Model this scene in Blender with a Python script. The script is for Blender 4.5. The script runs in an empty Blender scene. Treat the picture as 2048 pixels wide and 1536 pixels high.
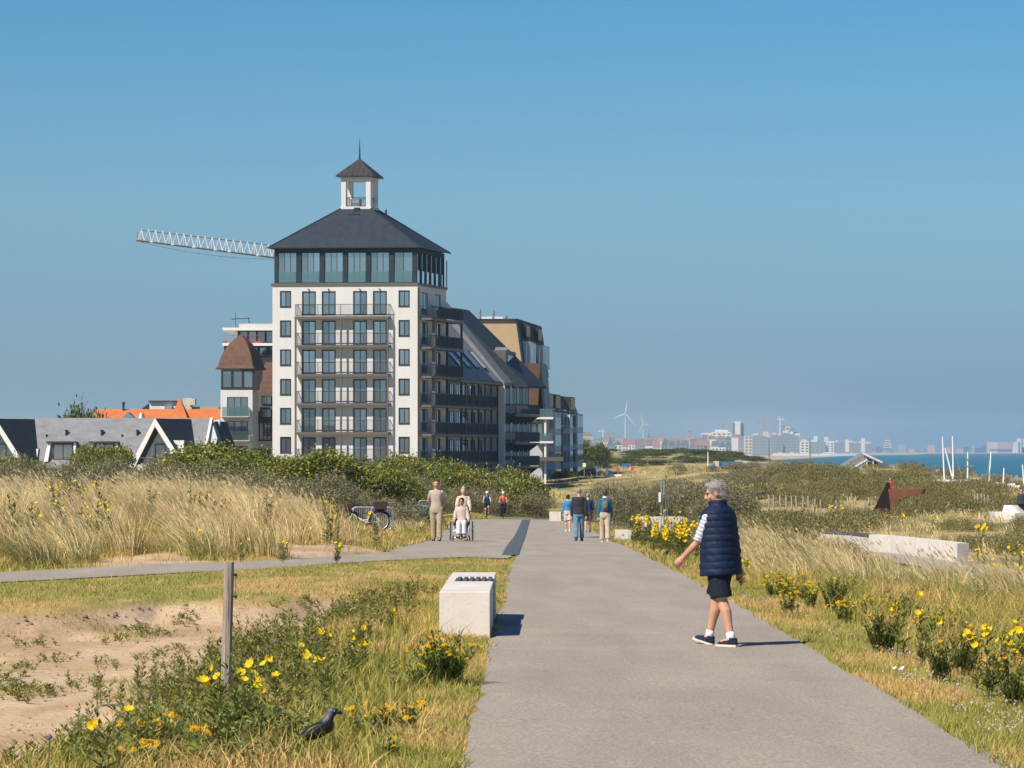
import bpy, bmesh, math, random
import numpy as np
from mathutils import Vector, Matrix

# ------------------------------------------------------------------ camera, sky, sun, exposure
F, HY = 6000.0, 900.0           # focal length and horizon row, in pixels of the 2048 px wide photograph
SC = bpy.context.scene
COL = SC.collection
cam_data = bpy.data.cameras.new('camera')
cam = bpy.data.objects.new('camera', cam_data)
COL.objects.link(cam)
cam_data.sensor_width = 36.0
cam_data.lens = F / 2048.0 * 36.0
cam_data.shift_y = (HY - 768.0) / 2048.0
cam_data.clip_start = 0.5
cam_data.clip_end = 60000.0
cam.location = (0, 0, 0)
cam.rotation_euler = (math.radians(90), 0, 0)
SC.camera = cam

SUN_EL, SUN_AZ = math.radians(46), math.radians(43)      # azimuth measured from straight behind the camera towards the left
sun_dir = Vector((-math.sin(SUN_AZ) * math.cos(SUN_EL), -math.cos(SUN_AZ) * math.cos(SUN_EL), math.sin(SUN_EL)))
sl = bpy.data.lights.new('sun', 'SUN')
sl.energy = 4.8
sl.angle = math.radians(0.5)
sl.color = (1.0, 0.905, 0.775)
sun = bpy.data.objects.new('sun', sl)
COL.objects.link(sun)
sun.rotation_euler = sun_dir.to_track_quat('Z', 'Y').to_euler()

W = bpy.data.worlds.new('World')
SC.world = W
W.use_nodes = True
nt = W.node_tree
nt.nodes.clear()
wo = nt.nodes.new('ShaderNodeOutputWorld')
bg = nt.nodes.new('ShaderNodeBackground')
sky = nt.nodes.new('ShaderNodeTexSky')
sky.sky_type = 'NISHITA'
sky.sun_disc = False
sky.sun_elevation = SUN_EL
# Nishita: rotation 0 puts the sun at +Y, growing clockwise seen from above
sky.sun_rotation = math.atan2(sun_dir.x, sun_dir.y)
sky.altitude = 0
sky.air_density = 1.0
sky.dust_density = 0.6
sky.ozone_density = 2.5
# whole-dome tint by elevation only; upper sky darkened and blued to deepen shadows
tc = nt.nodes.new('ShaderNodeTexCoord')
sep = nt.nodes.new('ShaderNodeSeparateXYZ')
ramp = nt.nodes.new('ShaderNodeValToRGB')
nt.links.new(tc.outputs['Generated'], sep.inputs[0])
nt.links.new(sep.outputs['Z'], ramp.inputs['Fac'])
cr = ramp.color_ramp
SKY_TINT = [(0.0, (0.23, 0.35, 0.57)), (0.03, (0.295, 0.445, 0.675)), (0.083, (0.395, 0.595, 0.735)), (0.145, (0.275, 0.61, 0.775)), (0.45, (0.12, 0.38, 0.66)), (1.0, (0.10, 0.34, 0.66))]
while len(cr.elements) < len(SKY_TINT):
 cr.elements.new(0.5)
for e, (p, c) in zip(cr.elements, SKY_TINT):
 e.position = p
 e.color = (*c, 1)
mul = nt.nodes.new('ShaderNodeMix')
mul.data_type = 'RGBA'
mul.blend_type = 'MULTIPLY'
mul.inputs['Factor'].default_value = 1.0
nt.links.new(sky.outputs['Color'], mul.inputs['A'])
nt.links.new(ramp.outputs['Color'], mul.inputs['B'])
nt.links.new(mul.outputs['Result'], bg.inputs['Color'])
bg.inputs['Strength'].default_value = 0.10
nt.links.new(bg.outputs[0], wo.inputs['Surface'])

vs = SC.view_settings
vs.view_transform = 'Standard'
vs.look = 'None'
vs.exposure = 0.35
vs.gamma = 1.0
vs.use_curve_mapping = False
try:
 SC.cycles.use_denoising = True
 SC.cycles.volume_bounces = 1
 SC.cycles.max_bounces = 8
 SC.cycles.transparent_max_bounces = 16
 SC.cycles.sample_clamp_indirect = 4.0
except Exception:
 pass

# ------------------------------------------------------------------ helpers
rng = np.random.default_rng(7)
random.seed(7)


def P(px, py, d):
 return Vector(((px - 1024.0) * d / F, d, (HY - py) * d / F))


def X(px, d):
 return (px - 1024.0) * d / F


def Z(py, d):
 return (HY - py) * d / F


MATS = {}


def mk(name, col, rough=0.8, var=0.10, scale=6.0, bump=0.0, bscale=None, metal=0.0, spec=0.4, attr=False, transl=0.0, detail=4.0, stretch=None, coat=0.0):
 """Principled material whose colour wanders by VAR through a noise; ATTR takes the base colour from the mesh's own colour attribute."""
 if name in MATS:
  return MATS[name]
 m = bpy.data.materials.new(name)
 m.use_nodes = True
 t = m.node_tree
 t.nodes.clear()
 out = t.nodes.new('ShaderNodeOutputMaterial')
 b = t.nodes.new('ShaderNodeBsdfPrincipled')
 b.inputs['Roughness'].default_value = rough
 b.inputs['Metallic'].default_value = metal
 b.inputs['Specular IOR Level'].default_value = spec
 b.inputs['Coat Weight'].default_value = coat
 tc = t.nodes.new('ShaderNodeTexCoord')
 src = tc.outputs['Object']
 if stretch:
  mp = t.nodes.new('ShaderNodeMapping')
  mp.inputs['Scale'].default_value = stretch
  t.links.new(src, mp.inputs['Vector'])
  src = mp.outputs['Vector']
 if attr:
  a = t.nodes.new('ShaderNodeAttribute')
  a.attribute_name = 'col'
  base = a.outputs['Color']
 else:
  r = t.nodes.new('ShaderNodeRGB')
  r.outputs[0].default_value = (*col, 1)
  base = r.outputs[0]
 if var > 0:
  n = t.nodes.new('ShaderNodeTexNoise')
  n.inputs['Scale'].default_value = scale
  n.inputs['Detail'].default_value = detail
  n.inputs['Roughness'].default_value = 0.6
  t.links.new(src, n.inputs['Vector'])
  mr = t.nodes.new('ShaderNodeMapRange')
  mr.inputs['From Min'].default_value = 0.25
  mr.inputs['From Max'].default_value = 0.75
  mr.inputs['To Min'].default_value = 1 - var
  mr.inputs['To Max'].default_value = 1 + var
  t.links.new(n.outputs['Fac'], mr.inputs['Value'])
  mx = t.nodes.new('ShaderNodeVectorMath')
  mx.operation = 'SCALE'
  t.links.new(base, mx.inputs[0])
  t.links.new(mr.outputs[0], mx.inputs['Scale'])
  base = mx.outputs[0]
 t.links.new(base, b.inputs['Base Color'])
 if bump > 0:
  n2 = t.nodes.new('ShaderNodeTexNoise')
  n2.inputs['Scale'].default_value = bscale or scale * 4
  n2.inputs['Detail'].default_value = 5
  t.links.new(src, n2.inputs['Vector'])
  bp = t.nodes.new('ShaderNodeBump')
  bp.inputs['Strength'].default_value = 1.0
  bp.inputs['Distance'].default_value = bump
  t.links.new(n2.outputs['Fac'], bp.inputs['Height'])
  t.links.new(bp.outputs[0], b.inputs['Normal'])
 if transl > 0:
  tr = t.nodes.new('ShaderNodeBsdfTranslucent')
  t.links.new(base, tr.inputs['Color'])
  ms = t.nodes.new('ShaderNodeMixShader')
  ms.inputs[0].default_value = transl
  t.links.new(b.outputs[0], ms.inputs[1])
  t.links.new(tr.outputs[0], ms.inputs[2])
  t.links.new(ms.outputs[0], out.inputs['Surface'])
 else:
  t.links.new(b.outputs[0], out.inputs['Surface'])
 MATS[name] = m
 return m


def mk_glass(name, tint, see=0.45, f0=0.12, rough=0.03):
 """Window glass: part mirror of the sky, part tinted view of what is behind the pane."""
 if name in MATS:
  return MATS[name]
 m = bpy.data.materials.new(name)
 m.use_nodes = True
 t = m.node_tree
 t.nodes.clear()
 out = t.nodes.new('ShaderNodeOutputMaterial')
 tr = t.nodes.new('ShaderNodeBsdfTransparent')
 tr.inputs['Color'].default_value = (*tint, 1)
 df = t.nodes.new('ShaderNodeBsdfDiffuse')
 df.inputs['Color'].default_value = (tint[0] * .25, tint[1] * .25, tint[2] * .25, 1)
 m1 = t.nodes.new('ShaderNodeMixShader')
 m1.inputs[0].default_value = see
 t.links.new(df.outputs[0], m1.inputs[1])
 t.links.new(tr.outputs[0], m1.inputs[2])
 gl = t.nodes.new('ShaderNodeBsdfGlossy')
 gl.inputs['Roughness'].default_value = rough
 lw = t.nodes.new('ShaderNodeLayerWeight')
 lw.inputs['Blend'].default_value = 0.25
 mr = t.nodes.new('ShaderNodeMapRange')
 mr.inputs['To Min'].default_value = f0
 mr.inputs['To Max'].default_value = 0.95
 t.links.new(lw.outputs['Fresnel'], mr.inputs['Value'])
 m2 = t.nodes.new('ShaderNodeMixShader')
 t.links.new(mr.outputs[0], m2.inputs[0])
 t.links.new(m1.outputs[0], m2.inputs[1])
 t.links.new(gl.outputs[0], m2.inputs[2])
 t.links.new(m2.outputs[0], out.inputs['Surface'])
 MATS[name] = m
 return m


def tag(o, label=None, cat=None, group=None, kind=None):
 if label:
  o['label'] = label
 if cat:
  o['category'] = cat
 if group:
  o['group'] = group
 if kind:
  o['kind'] = kind
 return o


def empty(name, loc=(0, 0, 0), rz=0.0, label=None, cat=None, group=None):
 o = bpy.data.objects.new(name, None)
 COL.objects.link(o)
 o.location = loc
 o.rotation_euler = (0, 0, rz)
 return tag(o, label, cat, group)


def link(name, me, parent=None, loc=None, rz=None):
 o = bpy.data.objects.new(name, me)
 COL.objects.link(o)
 if parent is not None:
  o.parent = parent
 if loc is not None:
  o.location = loc
 if rz is not None:
  o.rotation_euler = (0, 0, rz)
 return o


KIDS = {}


def copy_tree(o, parent=None):
 c = o.copy()
 COL.objects.link(c)
 if parent is not None:
  c.parent = parent
 for ch in list(o.children):
  copy_tree(ch, c)
 return c


class MB:
 """Collects faces; build() makes ONE mesh object."""

 def __init__(self, T=None, org=(0, 0, 0)):
  self.v, self.f, self.mi, self.m = [], [], [], 0
  self.T, self.org = T, Vector(org)

 def pt(self, p):
  p = Vector(p)
  if self.T is not None:
   p = self.T(p)
  self.v.append(p - self.org)
  return len(self.v) - 1

 def face(self, ids):
  self.f.append(tuple(ids))
  self.mi.append(self.m)

 def poly(self, pts):
  self.face([self.pt(p) for p in pts])
  return self

 def box(self, a, b):
  (x0, y0, z0), (x1, y1, z1) = a, b
  i = [self.pt(p) for p in ((x0, y0, z0), (x1, y0, z0), (x1, y1, z0), (x0, y1, z0), (x0, y0, z1), (x1, y0, z1), (x1, y1, z1), (x0, y1, z1))]
  for q in ((0, 3, 2, 1), (4, 5, 6, 7), (0, 1, 5, 4), (1, 2, 6, 5), (2, 3, 7, 6), (3, 0, 4, 7)):
   self.face([i[k] for k in q])
  return self

 def prism(self, pts, vec):
  """Closed solid: polygon swept along vec."""
  n = len(pts)
  vec = Vector(vec)
  a = [self.pt(p) for p in pts]
  b = [self.pt(Vector(p) + vec) for p in pts]
  self.face(a)
  self.face(b[::-1])
  for k in range(n):
   self.face([a[k], b[k], b[(k + 1) % n], a[(k + 1) % n]])
  return self

 def frustum(self, lo, hi):
  """Solid between two polygons with the same number of corners."""
  n = len(lo)
  a = [self.pt(p) for p in lo]
  b = [self.pt(p) for p in hi]
  self.face(a[::-1])
  self.face(b)
  for k in range(n):
   self.face([a[k], a[(k + 1) % n], b[(k + 1) % n], b[k]])
  return self

 def tube(self, pts, r, n=6, caps=True):
  """Round tube along points; r one radius or one per point."""
  pts = [Vector(p) for p in pts]
  rs = r if isinstance(r, (list, tuple)) else [r] * len(pts)
  rings = []
  up = Vector((0, 0, 1))
  for k, p in enumerate(pts):
   d = (pts[min(k + 1, len(pts) - 1)] - pts[max(k - 1, 0)])
   if d.length < 1e-9:
    d = Vector((0, 0, 1))
   d.normalize()
   s = d.cross(up)
   if s.length < 1e-3:
    s = d.cross(Vector((1, 0, 0)))
   s.normalize()
   t = s.cross(d)
   rings.append([self.pt(p + (s * math.cos(2 * math.pi * j / n) + t * math.sin(2 * math.pi * j / n)) * rs[k]) for j in range(n)])
  for a, b in zip(rings, rings[1:]):
   for j in range(n):
    self.face([a[j], a[(j + 1) % n], b[(j + 1) % n], b[j]])
  if caps:
   self.face(rings[0][::-1])
   self.face(rings[-1])
  return self

 def loft(self, rings, caps=True, closed=True):
  """rings: lists of points (same count)."""
  ids = [[self.pt(p) for p in r] for r in rings]
  n = len(ids[0])
  for a, b in zip(ids, ids[1:]):
   for j in range(n if closed else n - 1):
    self.face([a[j], a[(j + 1) % n], b[(j + 1) % n], b[j]])
  if caps and closed:
   self.face(ids[0][::-1])
   self.face(ids[-1])
  return self

 def ell(self, c, r, nu=10, nv=7, M=None):
  """Ellipsoid."""
  c = Vector(c)
  rings = []
  for i in range(1, nv):
   th = math.pi * i / nv
   ring = []
   for j in range(nu):
    ph = 2 * math.pi * j / nu
    q = Vector((r[0] * math.sin(th) * math.cos(ph), r[1] * math.sin(th) * math.sin(ph), -r[2] * math.cos(th)))
    if M is not None:
     q = M @ q
    ring.append(self.pt(c + q))
   rings.append(ring)
  q0, q1 = Vector((0, 0, -r[2])), Vector((0, 0, r[2]))
  if M is not None:
   q0, q1 = M @ q0, M @ q1
  b, t = self.pt(c + q0), self.pt(c + q1)
  for j in range(nu):
   self.face([b, rings[0][(j + 1) % nu], rings[0][j]])
   self.face([t, rings[-1][j], rings[-1][(j + 1) % nu]])
  for a, d in zip(rings, rings[1:]):
   for j in range(nu):
    self.face([a[j], a[(j + 1) % nu], d[(j + 1) % nu], d[j]])
  return self

 def mesh(self, name, mats):
  me = bpy.data.meshes.new(name)
  me.from_pydata([tuple(v) for v in self.v], [], self.f)
  for m in (mats if isinstance(mats, (list, tuple)) else [mats]):
   me.materials.append(m)
  if any(self.mi):
   me.polygons.foreach_set('material_index', self.mi)
  me.update()
  return me

 def build(self, name, mats, parent=None, smooth=False, loc=None, bevel=0.0, weld=False):
  me = self.mesh(name, mats)
  bm = bmesh.new()
  bm.from_mesh(me)
  if weld:
   bmesh.ops.remove_doubles(bm, verts=bm.verts, dist=1e-5)
  bmesh.ops.recalc_face_normals(bm, faces=bm.faces)
  if bevel > 0:
   bmesh.ops.bevel(bm, geom=list(bm.edges), offset=bevel, segments=2, affect='EDGES', profile=0.5)
  bm.to_mesh(me)
  bm.free()
  if smooth:
   me.polygons.foreach_set('use_smooth', [True] * len(me.polygons))
  return link(name, me, parent, loc)


def np_mesh(name, verts, faces, mat, col=None, parent=None, smooth=False, mesh_only=False):
 """verts (N,3), faces (M,k): fast mesh with an optional colour per vertex."""
 me = bpy.data.meshes.new(name)
 verts = np.asarray(verts, np.float32)
 faces = np.asarray(faces, np.int32)
 m, k = faces.shape
 me.vertices.add(len(verts))
 me.vertices.foreach_set('co', verts.ravel())
 me.loops.add(m * k)
 me.loops.foreach_set('vertex_index', faces.ravel())
 me.polygons.add(m)
 me.polygons.foreach_set('loop_start', np.arange(0, m * k, k, dtype=np.int32))
 if smooth:
  me.polygons.foreach_set('use_smooth', np.ones(m, bool))
 me.update(calc_edges=True)
 if col is not None:
  at = me.color_attributes.new('col', 'FLOAT_COLOR', 'POINT')
  c = np.ones((len(verts), 4), np.float32)
  c[:, :3] = np.clip(col, 0, 1)
  at.data.foreach_set('color', c.ravel())
 for mm in (mat if isinstance(mat, (list, tuple)) else [mat]):
  me.materials.append(mm)
 return me if mesh_only else link(name, me, parent)


def hash2(i, j, s=0):
 h = np.sin(i * 127.1 + j * 311.7 + s * 74.7) * 43758.5453
 return h - np.floor(h)


def vnoise(x, y, s=0):
 xi, yi = np.floor(x), np.floor(y)
 u, v = x - xi, y - yi
 u, v = u * u * (3 - 2 * u), v * v * (3 - 2 * v)
 return (hash2(xi, yi, s) * (1 - u) + hash2(xi + 1, yi, s) * u) * (1 - v) + (hash2(xi, yi + 1, s) * (1 - u) + hash2(xi + 1, yi + 1, s) * u) * v


def fbm(x, y, s=0, o=4):
 t, a, w = 0, .5, 0
 for k in range(o):
  t = t + a * vnoise(x * 2 ** k, y * 2 ** k, s + k)
  w += a
  a *= .5
 return t / w


def sstep(a, b, x):
 t = np.clip((x - a) / (b - a), 0, 1)
 return t * t * (3 - 2 * t)

# ------------------------------------------------------------------ heights of the land (metres, camera at 0)
ZP_D = [-60, 0, 15, 30, 45, 60, 75, 90, 100, 120, 134, 160, 176, 194, 230]
ZP_Z = [-1.0, -1.63, -1.79, -1.945, -2.10, -2.29, -2.52, -2.80, -3.02, -3.38, -3.62, -3.95, -4.15, -4.5, -5.2]


def zp(d):
 return np.interp(d, ZP_D, ZP_Z)


T_PX = np.array([-500, 0, 400, 650, 750, 820, 900, 1000, 1100, 1250, 1400, 1600, 1800, 2048, 2500], float)
T_ROWS = [
 (45,   [-2.1, -2.1, -2.1, -2.1, -2.1, -2.1, -2.1, -2.1, -2.1, -2.1, -2.15, -2.3, -2.5, -2.75, -3.0]),
 (58,   [-2.2, -2.2, -2.2, -2.25, -2.26, -2.26, -2.26, -2.26, -2.26, -2.26, -2.35, -2.55, -2.75, -3.0, -3.2]),
 (66,   [-2.0, -2.0, -2.05, -2.25, -2.36, -2.38, -2.38, -2.38, -2.38, -2.38, -2.48, -2.7, -2.9, -3.15, -3.3]),
 (75,   [-1.85, -1.85, -1.85, -2.2, -2.45, -2.52, -2.52, -2.52, -2.52, -2.52, -2.6, -2.8, -3.1, -3.3, -3.4]),
 (90,   [-1.8, -1.8, -1.8, -2.1, -2.5, -2.75, -2.8, -2.8, -2.8, -2.82, -2.9, -3.1, -3.35, -3.45, -3.5]),
 (108,  [-1.8, -1.8, -1.8, -2.35, -3.2, -3.2, -3.2, -3.18, -3.18, -3.18, -3.2, -3.3, -3.4, -3.4, -3.4]),
 (140,  [-2.0, -2.0, -2.0, -2.3, -2.9, -3.35, -3.6, -3.7, -3.7, -3.7, -3.6, -3.6, -3.5, -3.35, -3.3]),
 (190,  [-2.4, -2.4, -2.4, -2.5, -2.7, -3.2, -4.1, -4.42, -4.42, -4.4, -4.2, -4.15, -4.05, -3.8, -3.6]),
 (215,  [-2.8, -2.8, -2.8, -2.8, -2.9, -3.2, -3.9, -4.5, -4.7, -4.6, -4.0, -3.4, -3.2, -3.7, -3.6]),
 (260,  [-3.5, -3.5, -3.5, -3.5, -3.5, -3.5, -3.8, -4.4, -4.6, -4.4, -3.4, -2.3, -2.75, -3.5, -3.6]),
 (320,  [-4.4, -4.4, -4.4, -4.4, -4.4, -4.4, -4.4, -4.4, -4.2, -3.6, -2.5, -2.2, -1.8, -3.55, -4.0]),
 (420,  [-4.4, -4.4, -4.4, -4.4, -4.4, -4.4, -4.0, -3.8, -3.5, -3.1, -2.7, -2.6, -4.2, -8.0, -9.0]),
 (600,  [-4.4, -4.4, -4.4, -4.4, -4.0, -3.6, -3.4, -3.0, -2.6, -1.9, -1.1, -2.8, -9.0, -12, -12]),
 (800,  [-3.0, -3.0, -3.0, -3.0, -2.0, -1.4, -1.2, -1.0, -.8, -0.5, -0.9, -3.6, -12, -14, -14]),
 (1100, [-2.0, -2.0, -2.0, -2.0, -1.6, -1.2, -1.0, -.9, -.8, -0.8, -1.6, -9.0, -14, -14, -14]),
 (2000, [-5.0, -5.0, -5.0, -5.0, -5.0, -5.0, -5.0, -5.0, -5.0, -5.2, -7.0, -13, -14, -14, -14]),
 (4200, [-8.0, -8.0, -8.0, -8.0, -8.0, -8.0, -8.0, -8.0, -8.0, -8.0, -8.2, -9.0, -13.0, -14, -14]),
 (6500, [-8.0, -8.0, -8.0, -8.0, -8.0, -8.0, -8.0, -8.0, -8.0, -8.0, -8.0, -8.0, -9.4, -14, -14]),
 (8300, [-8.0, -8.0, -8.0, -8.0, -8.0, -8.0, -8.0, -8.0, -8.0, -8.0, -8.0, -8.0, -8.6, -14, -14]),
 (8600, [-8.0, -8.0, -8.0, -8.0, -8.0, -8.0, -8.0, -8.0, -8.0, -8.0, -8.0, -8.0, -8.0, -8.0, -8.0]),
 (14000, [-8.0] * 15),
]
T_LD = np.log(np.array([r[0] for r in T_ROWS], float))
T_Z = np.array([r[1] for r in T_ROWS], float)
SEA = -10.0

ML_D = [-30, 15, 31, 68, 100, 134, 180, 200]
ML_X = [-.62, -.32, -.20, .07, .33, .60, 1.0, 1.2]
MR_D = [-30, 15, 31, 72, 100, 134, 150, 165, 180, 200]
MR_X = [2.55, 2.87, 2.985, 3.13, 3.35, 3.75, 3.75, 3.45, 2.95, 2.2]
PL_D = [64, 68, 80, 92, 120, 155, 165, 175, 190, 200]
PL_X = [-1.3, -2.85, -2.65, -2.5, -2.8, -3.1, -2.9, -2.4, -1.5, -.6]
SN = [(-40, 30.0), (-20, 39.0), (-12, 43.5), (-7.85, 46), (-4.6, 53), (-2.7, 59.5), (-1.32, 64), (.07, 68)]       # side path, near edge
SF = [(-40, 34.5), (-20, 43.5), (-12.4, 48), (-8.7, 51), (-5.1, 58), (-3.5, 65), (-2.85, 69), (.2, 69)]              # side path, far edge
SN_X, SN_D = np.array(SN).T
SF_X, SF_D = np.array(SF).T


def bowl_near_x(d):
 return -2.55 + (d - 17) * .042


def bowl_far_d(x):
 return np.interp(x, [-12, -6.3, -5.6, -5.1, -4.6, -4.0, -3.6, -2.9, -2.2, -1.4], [33.5, 36, 36.6, 38.6, 40.6, 40, 39.4, 41, 43.2, 46])


def bowl(x, d):
 """0 outside, 1 inside the sand hollow left of the path."""
 n = (fbm(x * .7, d * .35, 3) - .5)
 a = sstep(-.3, 1.1, bowl_near_x(d) + n * .7 - x)
 b = sstep(0, 2.6, bowl_far_d(x) + n * 2.6 - d)
 c = sstep(8, 13, d)
 return a * b * c


def on_path(x, d, grow=0.0):
 m = (x > np.interp(d, ML_D, ML_X) - grow) & (x < np.interp(d, MR_D, MR_X) + grow) & (d < 192)
 m |= (x > np.interp(d, PL_D, PL_X) - grow) & (x < 1.2) & (d > 64) & (d < 192)
 m |= (x < .2) & (d > np.interp(x, SN_X, SN_D) - grow * 2.2) & (d < np.interp(x, SF_X, SF_D) + grow * 2.2)
 return m


def table_z(x, d):
 dd = np.clip(d, 45, 14000)
 px = 1024 + F * x / dd
 px = np.clip(px, T_PX[0], T_PX[-1])
 r = np.clip(np.searchsorted(T_LD, np.log(dd)) - 1, 0, len(T_LD) - 2)
 c = np.clip(np.searchsorted(T_PX, px) - 1, 0, len(T_PX) - 2)
 u = (np.log(dd) - T_LD[r]) / (T_LD[r + 1] - T_LD[r])
 v = (px - T_PX[c]) / (T_PX[c + 1] - T_PX[c])
 u = np.clip(u, 0, 1)
 return (T_Z[r, c] * (1 - v) + T_Z[r, c + 1] * v) * (1 - u) + (T_Z[r + 1, c] * (1 - v) + T_Z[r + 1, c + 1] * v) * u


def path_z(x, d):
 return zp(d) - .018 * (np.clip(x, -3, 4.2) - 1.3)


def ground_z(x, d, cut=True):
 x = np.asarray(x, float)
 d = np.asarray(d, float)
 base = path_z(x, d)
 near = base - .07 * np.clip(x - 4.2, 0, 9) - .025 * np.clip(x - 3.1, 0, 1.1)
 near = near - .26 * bowl(x, d) - .09 * bowl(x, d) * fbm(x * 1.5, d * .8, 15)
 far = table_z(x, d) - .018 * (np.clip(x, -3, 4.2) - 1.3) * (1 - sstep(190, 230, d))
 k = sstep(45, 58, d)
 z = near * (1 - k) + far * k
 # undulation, none on the paved places
 edge = np.minimum(np.abs(x - np.interp(d, ML_D, ML_X)), 50)
 off = 1 - on_path(x, d, .5).astype(float)
 amp = .05 + .35 * sstep(60, 130, d) + .5 * sstep(250, 700, d)
 z = z + off * amp * (fbm(x * .22 + 9, d * .11, 11) - .5) * np.where(d > 3000, .2, 1) + off * .05 * (fbm(x * 1.7, d * .9, 5) - .5)
 pv = on_path(x, d, 0).astype(float)
 pav = ((d < 200) & (x < 6) & (pv > 0)) * sstep(-7, -3.2, x)
 z = z * (1 - pav) + base * pav
 return z


def gz(x, d):
 return float(ground_z(np.array([x]), np.array([d]))[0])


def G(px, d, up=0.0):
 """Point of the ground seen at column px and distance d."""
 x = X(px, d)
 return Vector((x, d, gz(x, d) + up))


# ------------------------------------------------------------------ ground sheet
drows = np.concatenate([np.linspace(-400, -20, 16), np.linspace(-15, 12, 14), np.linspace(13, 60, 190), np.geomspace(60.4, 420, 230), np.geomspace(424, 13000, 110)])
s = np.linspace(-1, 1, 381)
inner = np.clip(s / .86, -1, 1)
outer = np.sign(s) * np.clip((np.abs(s) - .86) / .14, 0, 1)
DD, SI = np.meshgrid(drows, inner, indexing='ij')
SO = np.broadcast_to(outer, DD.shape)
wd = np.abs(DD) + 9
xin = .225 * wd
xmax = np.minimum(np.maximum(2.2 * wd, 60), 4300)
XX = SI * xin + np.sign(SO) * np.abs(SO) ** 1.6 * (xmax - xin)
ZZ = ground_z(XX, DD)
ZZ = ZZ - .018 * on_path(XX, DD, .02)


GAPS = [(X(285, 57), 57, 1.0, 3.2), (X(600, 64), 64, 1.3, 3.2), (X(690, 68), 68, .8, 2.5), (X(250, 63), 63, .7, 2.0)]


def lawn_k(x, d):
 """0 straw-dry, 1 green: patches shared by the soil and the blades that grow on it."""
 k = .6 * fbm(x * .8, d * .32, 21) + .4 * fbm(x * 2.6, d * 1.1, 31)
 return sstep(.40, .60, k)


def ground_kinds(x, d):
 """weights (sand, lawn, dune) of the ground cover"""
 n = fbm(x * 1.3, d * .55, 41)
 bw = bowl(x, d)
 sand = sstep(.12, .40, bw + (n - .5) * .5) * sstep(.22, .40, n + .18)
 # bare sand at the foot of the left dune and by the bicycles
 lf = np.interp(x, SF_X, SF_D)
 foot = (x < -1.5) & (d > lf) & (d < lf + 7)
 sand = np.maximum(sand, foot * sstep(.50, .60, fbm(x * .45, d * .25, 43)) * .9)
 for (cx_, cd_, rx_, rd_) in GAPS:
  gp = np.exp(-(((x - cx_) / rx_) ** 2 + ((d - cd_) / rd_) ** 2))
  sand = np.maximum(sand, sstep(.30, .55, gp + .3 * (n - .5)))
 by_rack = np.exp(-(((x + 4.9) / 1.9) ** 2 + ((d - 99) / 5.5) ** 2))
 sand = np.maximum(sand, sstep(.35, .6, by_rack))
 # right: sandy saddle by the masts, sandy foot of the wall, the beach
 px = 1024 + F * x / np.maximum(d, 20)
 sad = (d > 200) & (d < 420) & (px > 1820)
 sand = np.maximum(sand, sad * sstep(.40, .55, fbm(x * .12, d * .05, 47)))
 wall_foot = (d > 60) & (d < 110) & (px > 1930)
 sand = np.maximum(sand, wall_foot * sstep(.50, .6, fbm(x * .6, d * .3, 49)) * .8)
 beach = (d > 700) & (px > 1380)
 sand = np.maximum(sand, beach * 1.0 * sstep(-5.5, -7.5, ground_z(x, d)))
 return np.clip(sand, 0, 1)


fx, fd = XX.ravel(), DD.ravel()
sandw = ground_kinds(fx, fd)
lk = lawn_k(fx, fd)
straw = np.array([.44, .31, .12])
green = np.array([.27, .245, .07])
sandc = np.array([.555, .405, .255])
dune = np.array([.42, .33, .15])
scrub = np.array([.20, .185, .08])
c0 = straw[None] * (1 - lk[:, None]) + green[None] * lk[:, None]
dn = fbm(fx * .25, fd * .12, 51)
c1 = dune[None] * (1 - sstep(.4, .6, dn)[:, None]) + scrub[None] * sstep(.4, .6, dn)[:, None]
kd = sstep(60, 80, fd)[:, None]
c = c0 * (1 - kd) + c1 * kd
sn = fbm(fx * 2.2, fd * 1.0, 61)[:, None]
sn2 = sstep(.50, .68, fbm(fx * .9, fd * .6, 63))[:, None]
c = c * (1 - sandw[:, None]) + (sandc * (.80 + .34 * sn) * (1 - .22 * sn2 * np.array([.8, 1, 1.3]))) * sandw[:, None]
nr, nc = DD.shape
idx = np.arange(nr * nc).reshape(nr, nc)
faces = np.stack([idx[:-1, :-1], idx[:-1, 1:], idx[1:, 1:], idx[1:, :-1]], -1).reshape(-1, 4)
m_ground = mk('soil', (1, 1, 1), rough=.95, var=.16, scale=9, bump=.02, bscale=14, attr=True, spec=.1)
ground = np_mesh('ground', np.stack([fx, fd, ZZ.ravel()], -1), faces, m_ground, c, smooth=True)
tag(ground, kind='structure')


# ------------------------------------------------------------------ paved sheets
def strip(name, dlist, lf, rf, nx, up, mat, jit=0.05, seed=0):
 rows = []
 for k, dv in enumerate(dlist):
  L, R = lf(dv), rf(dv)
  j1 = (vnoise(np.array(dv * 1.9), np.array(.5), seed) - .5) * 2 * jit + (vnoise(np.array(dv * .35), np.array(.5), seed + 9) - .5) * 2 * jit
  j2 = (vnoise(np.array(dv * 1.7), np.array(7.5), seed) - .5) * 2 * jit + (vnoise(np.array(dv * .4), np.array(5.5), seed + 9) - .5) * 2 * jit
  rows.append(np.linspace(L + j1, R + j2, nx))
 xs = np.array(rows)
 ds = np.repeat(np.array(dlist)[:, None], nx, 1)
 z = path_z(xs, ds) + up
 ii = np.arange(xs.size).reshape(xs.shape)
 fc = np.stack([ii[:-1, :-1], ii[:-1, 1:], ii[1:, 1:], ii[1:, :-1]], -1).reshape(-1, 4)
 o = np_mesh(name, np.stack([xs.ravel(), ds.ravel(), z.ravel()], -1), fc, mat, smooth=True)
 return tag(o, kind='structure')


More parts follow.
